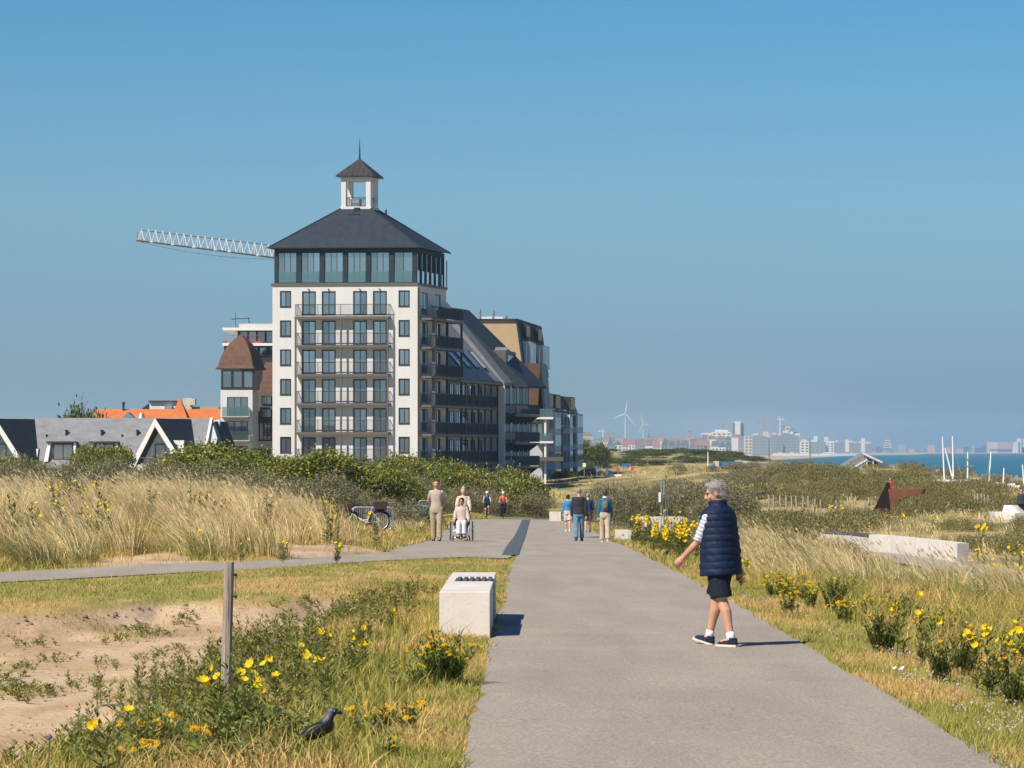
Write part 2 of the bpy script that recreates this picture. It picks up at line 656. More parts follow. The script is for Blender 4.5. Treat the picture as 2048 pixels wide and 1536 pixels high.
def asphalt():
 m = mk('asphalt', (.345, .300, .245), rough=.9, var=.07, scale=.7, bump=.004, bscale=120, spec=.25, detail=8)
 t = m.node_tree
 b = next(n for n in t.nodes if n.type == 'BSDF_PRINCIPLED')
 src = b.inputs['Base Color'].links[0].from_socket
 tc = next(n for n in t.nodes if n.type == 'TEX_COORD')
 v = t.nodes.new('ShaderNodeTexNoise')
 v.inputs['Scale'].default_value = 46
 v.inputs['Detail'].default_value = 3
 mr = t.nodes.new('ShaderNodeMapRange')
 mr.inputs['From Min'].default_value = .3
 mr.inputs['From Max'].default_value = .7
 mr.inputs['To Min'].default_value = .66
 mr.inputs['To Max'].default_value = 1.34
 t.links.new(tc.outputs['Object'], v.inputs['Vector'])
 t.links.new(v.outputs['Fac'], mr.inputs['Value'])
 mx = t.nodes.new('ShaderNodeVectorMath')
 mx.operation = 'SCALE'
 t.links.new(src, mx.inputs[0])
 t.links.new(mr.outputs[0], mx.inputs['Scale'])
 t.links.new(mx.outputs[0], b.inputs['Base Color'])
 return m


m_asph = asphalt()
_t = m_asph.node_tree
_b = next(n for n in _t.nodes if n.type == 'BSDF_PRINCIPLED')
_s = _b.inputs['Base Color'].links[0].from_socket
_m = _t.nodes.new('ShaderNodeMapping')
_m.inputs['Scale'].default_value = (1.6, .22, 1)
_n = _t.nodes.new('ShaderNodeTexNoise')
_n.inputs['Scale'].default_value = .9
_n.inputs['Detail'].default_value = 6
_r = _t.nodes.new('ShaderNodeMapRange')
_r.inputs['From Min'].default_value = .3
_r.inputs['From Max'].default_value = .7
_r.inputs['To Min'].default_value = .90
_r.inputs['To Max'].default_value = 1.08
_v = _t.nodes.new('ShaderNodeVectorMath')
_v.operation = 'SCALE'
_t.links.new(next(n for n in _t.nodes if n.type == 'TEX_COORD').outputs['Object'], _m.inputs['Vector'])
_t.links.new(_m.outputs[0], _n.inputs['Vector'])
_t.links.new(_n.outputs['Fac'], _r.inputs['Value'])
_t.links.new(_s, _v.inputs[0])
_t.links.new(_r.outputs[0], _v.inputs['Scale'])
_t.links.new(_v.outputs[0], _b.inputs['Base Color'])
strip('path', list(np.arange(-30, 192.01, .5)), lambda d: np.interp(d, ML_D, ML_X), lambda d: np.interp(d, MR_D, MR_X), 14, .004, m_asph, .05, 1)
strip('plaza', list(np.arange(64.5, 191.01, .5)), lambda d: np.interp(d, PL_D, PL_X), lambda d: np.interp(d, ML_D, ML_X) - .1, 14, .009, m_asph, .05, 2)
# side path: rows run along it
tt = np.linspace(0, 1, 160)
sN = np.array(SN)
sF = np.array(SF)
ch = np.linspace(0, 1, len(SN))
cn = np.stack([np.interp(tt, ch, sN[:, 0]), np.interp(tt, ch, sN[:, 1])], -1)
cf = np.stack([np.interp(tt, ch, sF[:, 0]), np.interp(tt, ch, sF[:, 1])], -1)
w = np.linspace(0, 1, 9)[None, :, None]
jn = (fbm(tt * 40, tt * 0, 71) - .5) * .25
cn[:, 1] += jn
pp = cn[:, None] * (1 - w) + cf[:, None] * w
sx, sd = pp[..., 0], pp[..., 1]
_w = sstep(-7, -3.2, sx)
szz = path_z(sx, sd) * _w + ground_z(sx, sd) * (1 - _w) + .011
ii = np.arange(sx.size).reshape(sx.shape)
fc = np.stack([ii[:-1, :-1], ii[1:, :-1], ii[1:, 1:], ii[:-1, 1:]], -1).reshape(-1, 4)
tag(np_mesh('side_path', np.stack([sx.ravel(), sd.ravel(), szz.ravel()], -1), fc, m_asph, smooth=True), kind='structure')
m_blue = mk('blue_stone', (.085, .10, .115), rough=.7, var=.12, scale=1.2, bump=.002, bscale=60)
strip('paving_strip', list(np.arange(68.0, 186.01, 1.0)), lambda d: np.interp(d, ML_D, ML_X) - .30 - .0008 * (d - 68), lambda d: np.interp(d, ML_D, ML_X) + .08, 4, .018, m_blue, .005, 3)

# the walkway behind the right verge, and the one by the white blocks
m_conc_path = mk('pale_paving', (.33, .30, .27), rough=.9, var=.1, scale=1.5)


def ribbon(name, pts, halfw, mat, up=.05):
 """pts (x,d): paved ribbon following the land."""
 pts = np.array(pts)
 t = np.linspace(0, 1, 60)
 ch = np.linspace(0, 1, len(pts))
 cx, cd = np.interp(t, ch, pts[:, 0]), np.interp(t, ch, pts[:, 1])
 tx, td = np.gradient(cx), np.gradient(cd)
 l = np.hypot(tx, td)
 nx, nd = -td / l, tx / l
 ww = np.linspace(-1, 1, 5) * halfw
 rx, rd = cx[:, None] + nx[:, None] * ww, cd[:, None] + nd[:, None] * ww
 z = ground_z(rx, rd)
 z = z.max(1, keepdims=True) * np.ones_like(z) + up
 ii = np.arange(rx.size).reshape(rx.shape)
 fc = np.stack([ii[:-1, :-1], ii[:-1, 1:], ii[1:, 1:], ii[1:, :-1]], -1).reshape(-1, 4)
 return tag(np_mesh(name, np.stack([rx.ravel(), rd.ravel(), z.ravel()], -1), fc, mat, smooth=True), kind='structure')


ribbon('walkway', [(X(2300, 68), 68), (X(2120, 74), 74), (X(1985, 81), 81), (X(1880, 87), 87), (X(1740, 93), 93), (X(1560, 100), 100)], 1.0, m_conc_path, .05)
ribbon('footpath', [(X(1850, 143), 143), (X(1930, 142.5), 142.5), (X(2060, 142), 142), (X(2200, 141), 141)], .7, m_conc_path, .10)

# ------------------------------------------------------------------ sea
m_sea = bpy.data.materials.new('sea_water')
m_sea.use_nodes = True
t = m_sea.node_tree
b = t.nodes['Principled BSDF']
b.inputs['Base Color'].default_value = (.006, .115, .150, 1)
b.inputs['Roughness'].default_value = .42
b.inputs['Specular IOR Level'].default_value = .25
n = t.nodes.new('ShaderNodeTexNoise')
n.inputs['Scale'].default_value = .10
n.inputs['Detail'].default_value = 6
tcs = t.nodes.new('ShaderNodeTexCoord')
t.links.new(tcs.outputs['Object'], n.inputs['Vector'])
bp = t.nodes.new('ShaderNodeBump')
bp.inputs['Distance'].default_value = .6
t.links.new(n.outputs['Fac'], bp.inputs['Height'])
t.links.new(bp.outputs[0], b.inputs['Normal'])
sx = np.linspace(-4300, 4300, 9)
sy = np.linspace(-400, 13000, 15)
gy, gx = np.meshgrid(sy, sx, indexing='ij')
ii = np.arange(gx.size).reshape(gx.shape)
fc = np.stack([ii[:-1, :-1], ii[:-1, 1:], ii[1:, 1:], ii[1:, :-1]], -1).reshape(-1, 4)
tag(np_mesh('sea', np.stack([gx.ravel(), gy.ravel(), np.full(gx.size, SEA)], -1), fc, m_sea), kind='structure')

# ------------------------------------------------------------------ haze: one closed box of air round the camera and the scene
hz = MB().box((-4600, -700, -16), (4600, 13400, 124))
m_haze = bpy.data.materials.new('haze_air')
m_haze.use_nodes = True
t = m_haze.node_tree
t.nodes.clear()
ho = t.nodes.new('ShaderNodeOutputMaterial')
pv = t.nodes.new('ShaderNodeVolumePrincipled')
pv.inputs['Color'].default_value = (.50, .74, .98, 1)
pv.inputs['Density'].default_value = 1.05e-4
pv.inputs['Anisotropy'].default_value = 0.1
t.links.new(pv.outputs[0], ho.inputs['Volume'])
haze = hz.build('haze', m_haze)
tag(haze, kind='stuff')

# ------------------------------------------------------------------ building materials
m_white = mk('white_render', (.66, .645, .63), rough=.85, var=.075, scale=.8, bump=.006, bscale=6, stretch=(1.6, 1.6, .25), detail=8)
m_slate = mk('dark_slate', (.026, .038, .052), rough=.7, var=.28, scale=1.6, bump=.02, bscale=9, spec=.2)
m_slate2 = mk('grey_slate', (.22, .22, .232), rough=.6, var=.22, scale=1.0, bump=.02, bscale=5, spec=.3, stretch=(1, 1, 2.2))
m_frame = mk('anthracite_frame', (.022, .028, .036), rough=.45, var=.08, scale=3)
m_taupe = mk('taupe_metal', (.13, .11, .10), rough=.5, var=.06, scale=2)
m_rail = mk('dark_rail', (.030, .038, .046), rough=.5, var=.05)
m_zinc = mk('brown_zinc', (.052, .046, .050), rough=.45, var=.15, scale=1.2, metal=.3)
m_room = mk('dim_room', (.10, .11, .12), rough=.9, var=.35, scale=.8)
m_curtain = mk('curtain_cloth', (.86, .84, .78), rough=.9, var=.10, scale=2)
m_glass = mk_glass('window_glass', (.80, .88, .92), see=.55, f0=.46)
GLASSES = [mk_glass('window_glass_dim', (.72, .84, .88), see=.65, f0=.30), mk_glass('window_glass_bright', (.84, .90, .94), see=.5, f0=.62)]
m_teal = mk_glass('teal_glass', (.74, .95, .90), see=.80, f0=.24)
m_brown = mk('brown_tiles', (.125, .066, .042), rough=.85, var=.28, scale=2.2, bump=.03, bscale=10)
m_orange = mk('orange_tiles', (.56, .165, .045), rough=.8, var=.22, scale=1.4, bump=.03, bscale=8)
m_beige = mk('beige_brick', (.50, .36, .215), rough=.85, var=.08, scale=.6, bump=.004, bscale=12)
m_conc = mk('pale_concrete', (.56, .52, .47), rough=.8, var=.09, scale=1.6, bump=.004, bscale=18)
m_pale = mk('pale_blue_wall', (.52, .55, .56), rough=.8, var=.06, scale=.6)
m_metal = mk('galvanised', (.42, .43, .44), rough=.4, var=.1, metal=.6)
m_whitepaint = mk('white_paint', (.80, .79, .77), rough=.6, var=.04)
m_red = mk('red_paint', (.55, .06, .04), rough=.6, var=.1)
m_timber = mk('dark_timber', (.05, .035, .028), rough=.8, var=.2, scale=3)
m_clad = mk('grey_brown_cladding', (.145, .13, .125), rough=.7, var=.12, scale=1, stretch=(6, 6, .4))


class Frame:
 """A facade's own axes: u along it, n out of it, v up."""

 def __init__(self, O, u, n=None):
  self.O, self.u = Vector(O), Vector(u).normalized()
  self.n = Vector(n).normalized() if n is not None else Vector((self.u.y, -self.u.x, 0))

 def __call__(self, p):
  return self.O + self.u * p[0] + self.n * p[1] + Vector((0, 0, p[2]))

 def local(self):
  return Frame((0, 0, 0), self.u, self.n)


def wall_with_holes(mb, u0, u1, v0, v1, holes, depth=.14):
 """Outer skin of a facade (n=0) cut by rectangular openings, with their reveals."""
 us = sorted({u0, u1, *[h[0] for h in holes], *[h[0] + h[2] for h in holes]})
 vs_ = sorted({v0, v1, *[h[1] for h in holes], *[h[1] + h[3] for h in holes]})
 for a, b in zip(us, us[1:]):
  for c, d in zip(vs_, vs_[1:]):
   mu, mv = (a + b) / 2, (c + d) / 2
   if any(h[0] < mu < h[0] + h[2] and h[1] < mv < h[1] + h[3] for h in holes):
    continue
   mb.poly([(a, 0, c), (b, 0, c), (b, 0, d), (a, 0, d)])
 for (a, c, w, h) in holes:
  b, d = a + w, c + h
  for q in ([(a, 0, c), (a, -depth, c), (a, -depth, d), (a, 0, d)], [(b, 0, c), (b, 0, d), (b, -depth, d), (b, -depth, c)],
                  [(a, 0, c), (b, 0, c), (b, -depth, c), (a, -depth, c)], [(a, 0, d), (a, -depth, d), (b, -depth, d), (b, 0, d)]):
   mb.poly(q)


def windows(parent, org, FR, spots, w, h, cols=2, rows=1, fw=.07, back=.10, sill=0.0, curtain=.6, glass=None, mat=None, name='window', rowpos=None, seed=1):
 """One window object (its frame) per spot, each pane and curtain a sub-part; alike windows share their meshes."""
 rnd = random.Random(seed)
 glass = glass or m_glass
 mat = mat or m_frame
 L = FR.local()
 mb = MB(L)
 mb.box((0, -back - .05, 0), (fw, -back + .05, h)).box((w - fw, -back - .05, 0), (w, -back + .05, h))
 mb.box((fw, -back - .05, 0), (w - fw, -back + .05, fw)).box((fw, -back - .05, h - fw), (w - fw, -back + .05, h))
 cells_u = [fw + (w - 2 * fw) * k / cols for k in range(cols + 1)]
 rp = rowpos or [k / rows for k in range(rows + 1)]
 cells_v = [fw + (h - 2 * fw) * r for r in rp]
 for c in cells_u[1:-1]:
  mb.box((c - fw * .55, -back - .04, fw), (c + fw * .55, -back + .045, h - fw))
 for c in cells_v[1:-1]:
  mb.box((fw, -back - .04, c - fw * .4), (w - fw, -back + .04, c + fw * .4))
 if sill:
  mb.box((-.08, -back + .06, -.09), (w + .08, sill, -.003))
  mb.box((-.06, .004, -.003), (-.002, .03, h + .05)).box((w + .002, .004, -.003), (w + .06, .03, h + .05)).box((-.06, .004, h + .002), (w + .06, .031, h + .06))
 me = mb.mesh(name, mat)
 pw = cells_u[1] - cells_u[0]
 panes = []
 for r0, r1 in zip(cells_v, cells_v[1:]):
  panes.append(MB(L).box((0, -back - .012, r0), (pw, -back + .006, r1)).mesh('pane', glass))
 cur = []
 for k in range(3):
  cw = w * (.22, .34, .16)[k]
  n = 10
  rings = []
  for zz in (fw, h - fw):
   rings.append([(cw * j / n, -back - .22 - .05 * math.sin(j * 2.4 + k), zz) for j in range(n + 1)])
  cb = MB(L)
  for j in range(n):
   cb.poly([rings[0][j], rings[0][j + 1], rings[1][j + 1], rings[1][j]])
  cur.append((cb.mesh('curtain', m_curtain), cw))
 out = []
 for (u0, v0) in spots:
  o = link(name, me, parent, FR((u0, 0, v0)) - Vector(org))
  for c in range(cols):
   for pm in panes:
    pn = link('pane', pm, o, L((cells_u[c], 0, 0)))
    pick = rnd.random()
    if glass is m_glass and pick < .55:
     pn.material_slots[0].link = 'OBJECT'
     pn.material_slots[0].material = GLASSES[pick < .25]
  if rnd.random() < curtain:
   cm, cw = cur[rnd.randrange(3)]
   link('curtain', cm, o, L((fw + .02, 0, 0)))
   if rnd.random() < .7:
    link('curtain', cm, o, L((w - fw - .02 - cw, 0, 0)))
  out.append(o)
 return out


def rail(mb, p0, p1, z, h=1.0, pitch=.14, bar=.022, top=.035, posts=None):
 """Balustrade between two points of a plan (in the MB's own axes)."""
 p0, p1 = Vector((p0[0], p0[1], z)), Vector((p1[0], p1[1], z))
 L = (p1 - p0).length
 d = (p1 - p0) / L
 s = Vector((-d.y, d.x, 0))

 def bx(a, b, w, z0, z1):
  A, B = p0 + d * a, p0 + d * b
  mb.prism([A + s * w + Vector((0, 0, z0)), B + s * w + Vector((0, 0, z0)), B - s * w + Vector((0, 0, z0)), A - s * w + Vector((0, 0, z0))], (0, 0, z1 - z0))
 bx(0, L, top, h - .05, h)
 bx(0, L, top * .6, .08, .12)
 n = max(2, int(L / pitch))
 for k in range(n + 1):
  a = L * k / n
  wd = bar / 2
  if posts and k % posts == 0:
   wd = .03
  bx(max(0, a - wd), min(L, a + wd), wd, .12, h - .05)


# ------------------------------------------------------------------ the white tower
O_T = Vector((X(545, 309.3), 309.3, 0))
EX = Vector((math.cos(math.radians(5)), -math.sin(math.radians(5)), 0))
EY = Vector((.2817, .9597, 0)).normalized()
WA, WB = 15.05, 9.7
FRONT = Frame(O_T, EX, -EY)
SIDE = Frame(O_T + EX * WA, EY, Vector((EY.y, -EY.x, 0)))
S_ = 19.42
GT = -5.2


def tv(py):
 return (HY - py) / S_


def tu(px):
 return (px - 545.0) / S_


def TT(p):
 return O_T + EX * p[0] + EY * p[1] + Vector((0, 0, p[2]))


tower = empty('apartment_tower', (O_T.x, O_T.y, GT), 0, 'white seven storey apartment tower with dark glazed top floor, slate pyramid roof and belvedere', 'building')
ORG = (O_T.x, O_T.y, GT)
ZW = tv(571.5)
floors = [613, 672, 730, 789, 847, 905]        # sill rows of the six upper floors
doors_px = [606, 646, 709, 749]
wins_px = [561.5, 800.5]
hw, hh = 1.02, 1.56
dw, dh = 1.30, 2.33
win_spots = [(tu(p), tv(f)) for f in floors for p in wins_px]
door_spots = [(tu(p), tv(f + 16)) for f in floors for p in doors_px] + [(tu(p), tv(905 + 16 + 58)) for p in doors_px]
win_spots += [(tu(p), tv(905 + 58)) for p in wins_px]
mb = MB(FRONT, ORG)
wall_with_holes(mb, 0, WA, GT, ZW, [(u, v, hw, hh) for u, v in win_spots] + [(u, v, dw, dh) for u, v in door_spots])
mb.T = SIDE
side_doors = [(b, tv(f + 16)) for f in floors for b in (1.25, 5.6)]
wall_with_holes(mb, 0, WB, GT, ZW, [(u, v, 2.2, dh) for u, v in side_doors])
mb.T = TT
mb.poly([(0, 0, GT), (0, WB, GT), (0, WB, ZW), (0, 0, ZW)]).poly([(0, WB, GT), (WA, WB, GT), (WA, WB, ZW), (0, WB, ZW)])
mb.poly([(0, 0, ZW), (0, WB, ZW), (WA, WB, ZW), (WA, 0, ZW)])
mb.build('wall', m_white, tower)
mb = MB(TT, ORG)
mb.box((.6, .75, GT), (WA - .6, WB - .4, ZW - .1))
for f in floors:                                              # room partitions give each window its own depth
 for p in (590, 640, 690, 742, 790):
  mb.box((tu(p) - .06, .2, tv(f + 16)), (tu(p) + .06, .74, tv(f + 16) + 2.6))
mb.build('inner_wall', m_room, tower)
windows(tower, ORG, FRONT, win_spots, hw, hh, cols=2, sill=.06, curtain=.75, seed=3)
windows(tower, ORG, FRONT, door_spots, dw, dh, cols=2, sill=.03, curtain=.55, seed=5)
windows(tower, ORG, SIDE, side_doors, 2.2, dh, cols=4, curtain=.7, seed=8)
# front balconies: slab, railing, posts
b0, b1, bd = tu(595.5), tu(783.5), .86
for i, f in enumerate([633.5, 690.5, 748.5, 806.5, 864, 922]):
 z = tv(f)
 slab = MB(FRONT, ORG).box((b0, .003, z - .28), (b1, bd, z)).build('balcony', m_taupe, tower)
 r = MB(FRONT, ORG)
 rail(r, (b0 + .05, bd - .05), (b1 - .05, bd - .05), z, 1.25, .13, .016, .03, posts=18)
 rail(r, (b0 + .05, .02), (b0 + .05, bd - .1), z, 1.25, .13, .016, .03)
 rail(r, (b1 - .05, .02), (b1 - .05, bd - .1), z, 1.25, .13, .016, .03)
 r.build('railing', m_rail, slab)
for u in (b0 + .08, tu(688.5), b1 - .08):
 MB(FRONT, ORG).box((u - .08, bd - .16, tv(975)), (u + .08, bd - .02, tv(633.5) - .28)).build('post', m_taupe, tower)
for p in doors_px:
 u = tu(p) + dw / 2
 MB(FRONT, ORG).box((u - .04, .002, tv(581)), (u + .04, .08, tv(578.5))).box((u - .07, .06, tv(579)), (u + .07, .26, tv(578))).build('wall_lamp', m_frame, tower)
MB(SIDE, ORG).tube([(.25, .10, GT), (.25, .10, ZW - .3)], .07, 6).tube([(WB - .15, .10, ZW + .2), (WB - .15, .10, tv(508) - .2)], .06, 6).build('downpipe', m_taupe, tower)

# glazed top storey
ZG0, ZG1, ZE = tv(565.5), tv(505), tv(497)
mb = MB(TT, ORG)
mb.box((-.12, -.12, ZW + .003), (WA + .12, WB + .12, ZG0 - .05))
mb.build('cornice', m_taupe, tower)
gin = .14
FR2 = Frame(TT((gin, gin, 0)), EX, -EY)
SD2 = Frame(TT((WA - gin, gin, 0)), EY, SIDE.n)
gw = 37 / S_
gspots = [(tu(p) - gin, ZG0 + .0) for p in (555, 602, 649, 695.3, 742, 789)]
mb = MB(FR2, ORG)
wall_with_holes(mb, 0, WA - 2 * gin, ZG0 - .05, ZE, [(u, v, gw, ZG1 - ZG0) for u, v in gspots], .22)
mb.T = SD2
sp = (WB - 2 * gin) / 6
sspots = [(sp * (k + .17), ZG0) for k in range(6)]
wall_with_holes(mb, 0, WB - 2 * gin, ZG0 - .05, ZE, [(u, v, sp * .66, ZG1 - ZG0) for u, v in sspots], .22)
mb.T = TT
mb.poly([(gin, gin, ZG0), (gin, WB - gin, ZG0), (gin, WB - gin, ZE), (gin, gin, ZE)]).poly([(gin, WB - gin, ZG0), (WA - gin, WB - gin, ZG0), (WA - gin, WB - gin, ZE), (gin, WB - gin, ZE)])
mb.build('slate_cladding', m_slate, tower)
MB(TT, ORG).box((.9, 3.4, ZG0), (WA - .5, WB - .5, ZE)).build('inner_wall', m_room, tower)
MB(TT, ORG).box((.5, .5, ZG0 - .1), (WA - .5, 3.4, ZG0 - .045)).build('floor_slab', mk('pale_floor', (.4, .38, .34), var=.05), tower)
tops = windows(tower, ORG, FR2, gspots[:5], gw, ZG1 - ZG0, cols=3, fw=.045, back=.16, curtain=.35, seed=11)
tops += windows(tower, ORG, FR2, gspots[5:], gw, ZG1 - ZG0, cols=2, fw=.05, back=.16, curtain=0, seed=12)
tops += windows(tower, ORG, SD2, sspots, sp * .66, ZG1 - ZG0, cols=1, fw=.05, back=.16, curtain=0, seed=13)
for o in tops[:6]:
 o['label'] = 'large glazed bay of the dark top storey'
L2 = FR2.local()
gme = MB(L2).box((.05, -.10, .03), (gw - .05, -.075, 1.15)).mesh('glass_balustrade', m_teal)
for o in tops[:6]:
 link('glass_balustrade', gme, o)
L3 = SD2.local()
gme = MB(L3).box((.04, -.09, .03), (sp * .66 - .04, -.06, 1.25)).mesh('glass_balustrade', m_teal)
for o in tops[6:]:
 link('glass_balustrade', gme, o)

# roof, gutter, belvedere
ov = .32
eave = [(-ov, -ov, ZE + .10), (WA + ov, -ov, ZE + .10), (WA + ov, WB + ov, ZE + .10), (-ov, WB + ov, ZE + .10)]
cx0, cy0, ch_, cb_ = 7.45, 4.85, 1.58, 1.25
ZC = (HY - 419.5) * 313.5 / F
crown = [(cx0 - ch_, cy0 - cb_, ZC), (cx0 + ch_, cy0 - cb_, ZC), (cx0 + ch_, cy0 + cb_, ZC), (cx0 - ch_, cy0 + cb_, ZC)]
roof = MB(TT, ORG).frustum(eave, crown).build('roof', m_slate, tower)
g = MB(TT, ORG)
g.box((-ov - .1, -ov - .1, ZE + .005), (WA + ov + .1, -ov + .02, ZE + .14)).box((WA + ov - .02, -ov + .02, ZE + .005), (WA + ov + .1, WB + ov + .1, ZE + .14))
g.box((-ov - .1, -ov + .02, ZE + .005), (-ov + .02, WB + ov + .1, ZE + .14))
g.build('gutter', m_zinc, roof)
MB(TT, ORG).box((6.9, 2.9, ZC - 1.55), (8.05, 4.0, ZC - .55)).box((7.35, 3.3, ZC - .55), (7.9, 3.75, ZC + .1)).build('vent_box', m_frame, roof)
MB(TT, ORG).tube([(10.3, 4.6, ZC - .7), (10.3, 4.6, ZC - .05)], .10, 8).build('flue', m_frame, roof)
hip = MB(TT, ORG)
for a_, b_ in zip(eave, crown):
 hip.tube([Vector(a_) + Vector((0, 0, .03)), Vector(b_) + Vector((0, 0, .03))], .07, 5)
hip.build('hip_cap', m_slate, roof)
ZK = (HY - 363) * 313.5 / F
ZR = (HY - 356.5) * 313.5 / F
ZA = (HY - 318) * 313.5 / F
ZS = (HY - 277) * 313.5 / F
bel = MB(TT, ORG)
bel.box((cx0 - 1.62, cy0 - 1.28, ZC - .05), (cx0 + 1.62, cy0 + 1.28, ZC + .22))
for sx_ in (-1, 1):
 for sy_ in (-1, 1):
  a_, b_ = cx0 + sx_ * 1.30, cy0 + sy_ * 1.0
  bel.box((a_ - .24, b_ - .22, ZC + .22), (a_ + .24, b_ + .22, ZK))
bel.box((cx0 - 1.56, cy0 - 1.23, ZK), (cx0 + 1.56, cy0 + 1.23, ZR))
belo = bel.build('belvedere', m_white, tower)
e2 = [(cx0 - 1.98, cy0 - 1.62, ZR + .02), (cx0 + 1.98, cy0 - 1.62, ZR + .02), (cx0 + 1.98, cy0 + 1.62, ZR + .02), (cx0 - 1.98, cy0 + 1.62, ZR + .02)]
e3 = [(p[0], p[1], p[2] + .16) for p in e2]
ap = [(cx0 - .06, cy0 - .06, ZA), (cx0 + .06, cy0 - .06, ZA), (cx0 + .06, cy0 + .06, ZA), (cx0 - .06, cy0 + .06, ZA)]
m_ = MB(TT, ORG).frustum(e2, e3)
m_.frustum(e3, ap)
for k in range(1, 7):                                         # standing seams
 t_ = k / 7
 for side in range(4):
  pA, pB = Vector(e3[side]), Vector(e3[(side + 1) % 4])
  base_ = pA.lerp(pB, t_)
  top_ = Vector((cx0, cy0, ZA))
  end_ = base_.lerp(top_, 1 - abs(2 * t_ - 1) * .96)
  # a seam runs straight up the slope until it meets the hip
  mid = pA.lerp(pB, .5)
  dirv = (top_ - mid)
  end_ = base_ + dirv * (1 - abs(2 * t_ - 1))
  m_.tube([base_ + Vector((0, 0, .02)), end_ + Vector((0, 0, .02))], .025, 4)
m_.build('belvedere_roof', m_zinc, belo)
MB(TT, ORG).tube([(cx0, cy0, ZA - .1), (cx0, cy0, ZA + .7), (cx0, cy0, ZS)], [.11, .07, .012], 6).build('spire', m_frame, belo)
r = MB(TT, ORG)
zc = ZC + .22
for (p, q) in (((cx0 - 1.05, cy0 - 1.0), (cx0 + 1.05, cy0 - 1.0)), ((cx0 + 1.3, cy0 - .78), (cx0 + 1.3, cy0 + .78)), ((cx0 - 1.3, cy0 - .78), (cx0 - 1.3, cy0 + .78)), ((cx0 - 1.05, cy0 + 1.0), (cx0 + 1.05, cy0 + 1.0))):
 rail(r, p, q, zc, 1.0, .16, .02, .03)
r.build('belvedere_railing', m_rail, belo)
MB(TT, ORG).box((cx0 - .75, cy0 - .5, zc), (cx0 + .1, cy0 + .4, zc + .85)).box((cx0 + .3, cy0 - .3, zc), (cx0 + .7, cy0 + .3, zc + .5)).build('vent_unit', m_metal, belo)

# balconies on the shaded flank and behind the left corner
m_dpan = mk('dark_panel', (.028, .045, .055), rough=.35, var=.1)
for i, f in enumerate([636, 694, 752, 810, 868, 926]):
 z = tv(f)
 B1 = 11.6 if i < 3 else 24.6
 sl_ = MB(SIDE, ORG)
 sl_.box((.45, .003, z - .22), (B1, 1.35, z))
 sl_ = sl_.build('balcony', m_taupe, tower)
 r = MB(SIDE, ORG)
 rail(r, (.5, .05), (.5, 1.28), z, 1.25, .12, .02, .03)
 rail(r, (.5, 1.3), (B1, 1.3), z, 1.25, .16, .03, .035, posts=12)
 r.build('railing', m_rail, sl_)
 p_ = MB(SIDE, ORG)
 n_ = int(B1 / 1.35)
 for k in range(n_):
  u_ = 3.1 + (B1 - 3.1) * k / n_
  p_.box((u_ + .05, 1.18, z + .14), (u_ + (B1 - 3.1) / n_ - .06, 1.21, z + 1.15))
 p_.build('railing_panel', m_dpan, sl_)
for (u_, mat_, w_) in ((1.75, m_taupe, .16), (6.4, m_frame, .12), (11.5, m_frame, .10)):
 MB(SIDE, ORG).box((u_ - w_, 1.05, GT), (u_ + w_, 1.05 + 2 * w_, tv(636) - .22)).build('post', mat_, tower)
for i, f in enumerate([640, 694, 752, 806, 866, 924]):
 z = tv(f)
 sl_ = MB(TT, ORG).box((-.95, 3.0, z - .25), (-.003, 8.2, z)).build('balcony', m_taupe, tower)
 r = MB(TT, ORG)
 rail(r, (-.93, 3.05), (-.05, 3.05), z, 1.3, .10, .05, .035)
 rail(r, (-.92, 3.1), (-.92, 8.1), z, 1.3, .16, .05, .035)
 r.build('railing', m_rail, sl_)
MB(TT, ORG).box((-.93, 3.1, GT), (-.77, 3.26, tv(640) - .25)).build('post', m_taupe, tower)

# ------------------------------------------------------------------ long wing behind the tower (grey roof, dark balconies)
wing = empty('apartment_wing', ORG, 0, 'long dark apartment wing with steep grey slate roof behind the white tower', 'building')
m_wingwall = mk('wing_wall', (.50, .52, .54), rough=.8, var=.1, scale=.6)
ZV = 7.5                                                       # eave
B0, BM, B2 = WB + .05, 25.0, 36.0
mb = MB(SIDE, ORG)
wsp = [(b, tv(f + 16)) for f in floors[3:] for b in (10.6, 13.1, 15.7, 18.3, 20.9)]
wall_with_holes(mb, B0, BM, GT, ZV, [(u, v, 1.9, 2.2) for u, v in wsp], .12)
mb.T = TT
mb.poly([(WA, B2, GT), (3, B2, GT), (3, B2, ZV), (WA, B2, ZV)]).poly([(3, B0, GT), (3, B2, GT), (3, B2, ZV), (3, B0, ZV)]).poly([(3, B0, GT), (3, B0, ZV), (WA, B0, ZV), (WA, B0, GT)])
mb.build('wall', m_wingwall, wing)
windows(wing, ORG, SIDE, wsp, 1.9, 2.2, cols=3, back=.08, curtain=.8, seed=21)
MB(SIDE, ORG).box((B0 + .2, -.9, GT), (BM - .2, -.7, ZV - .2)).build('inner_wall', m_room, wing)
# roof over the near half: ridge far to the left, eave towards the sea
ridge_a, ridge_z = WA - 5.7, 16.3
ev_a = WA + 1.5
mb = MB(TT, ORG)
mb.prism([(ev_a, B0, ZV), (ridge_a, B0, ridge_z - .5), (ridge_a - 6, B0, ZV), (ridge_a - 6, B0, ZV - .3), (ev_a, B0, ZV - .3)], (0, BM - B0, 0))
rf = mb.build('roof', m_slate2, wing)
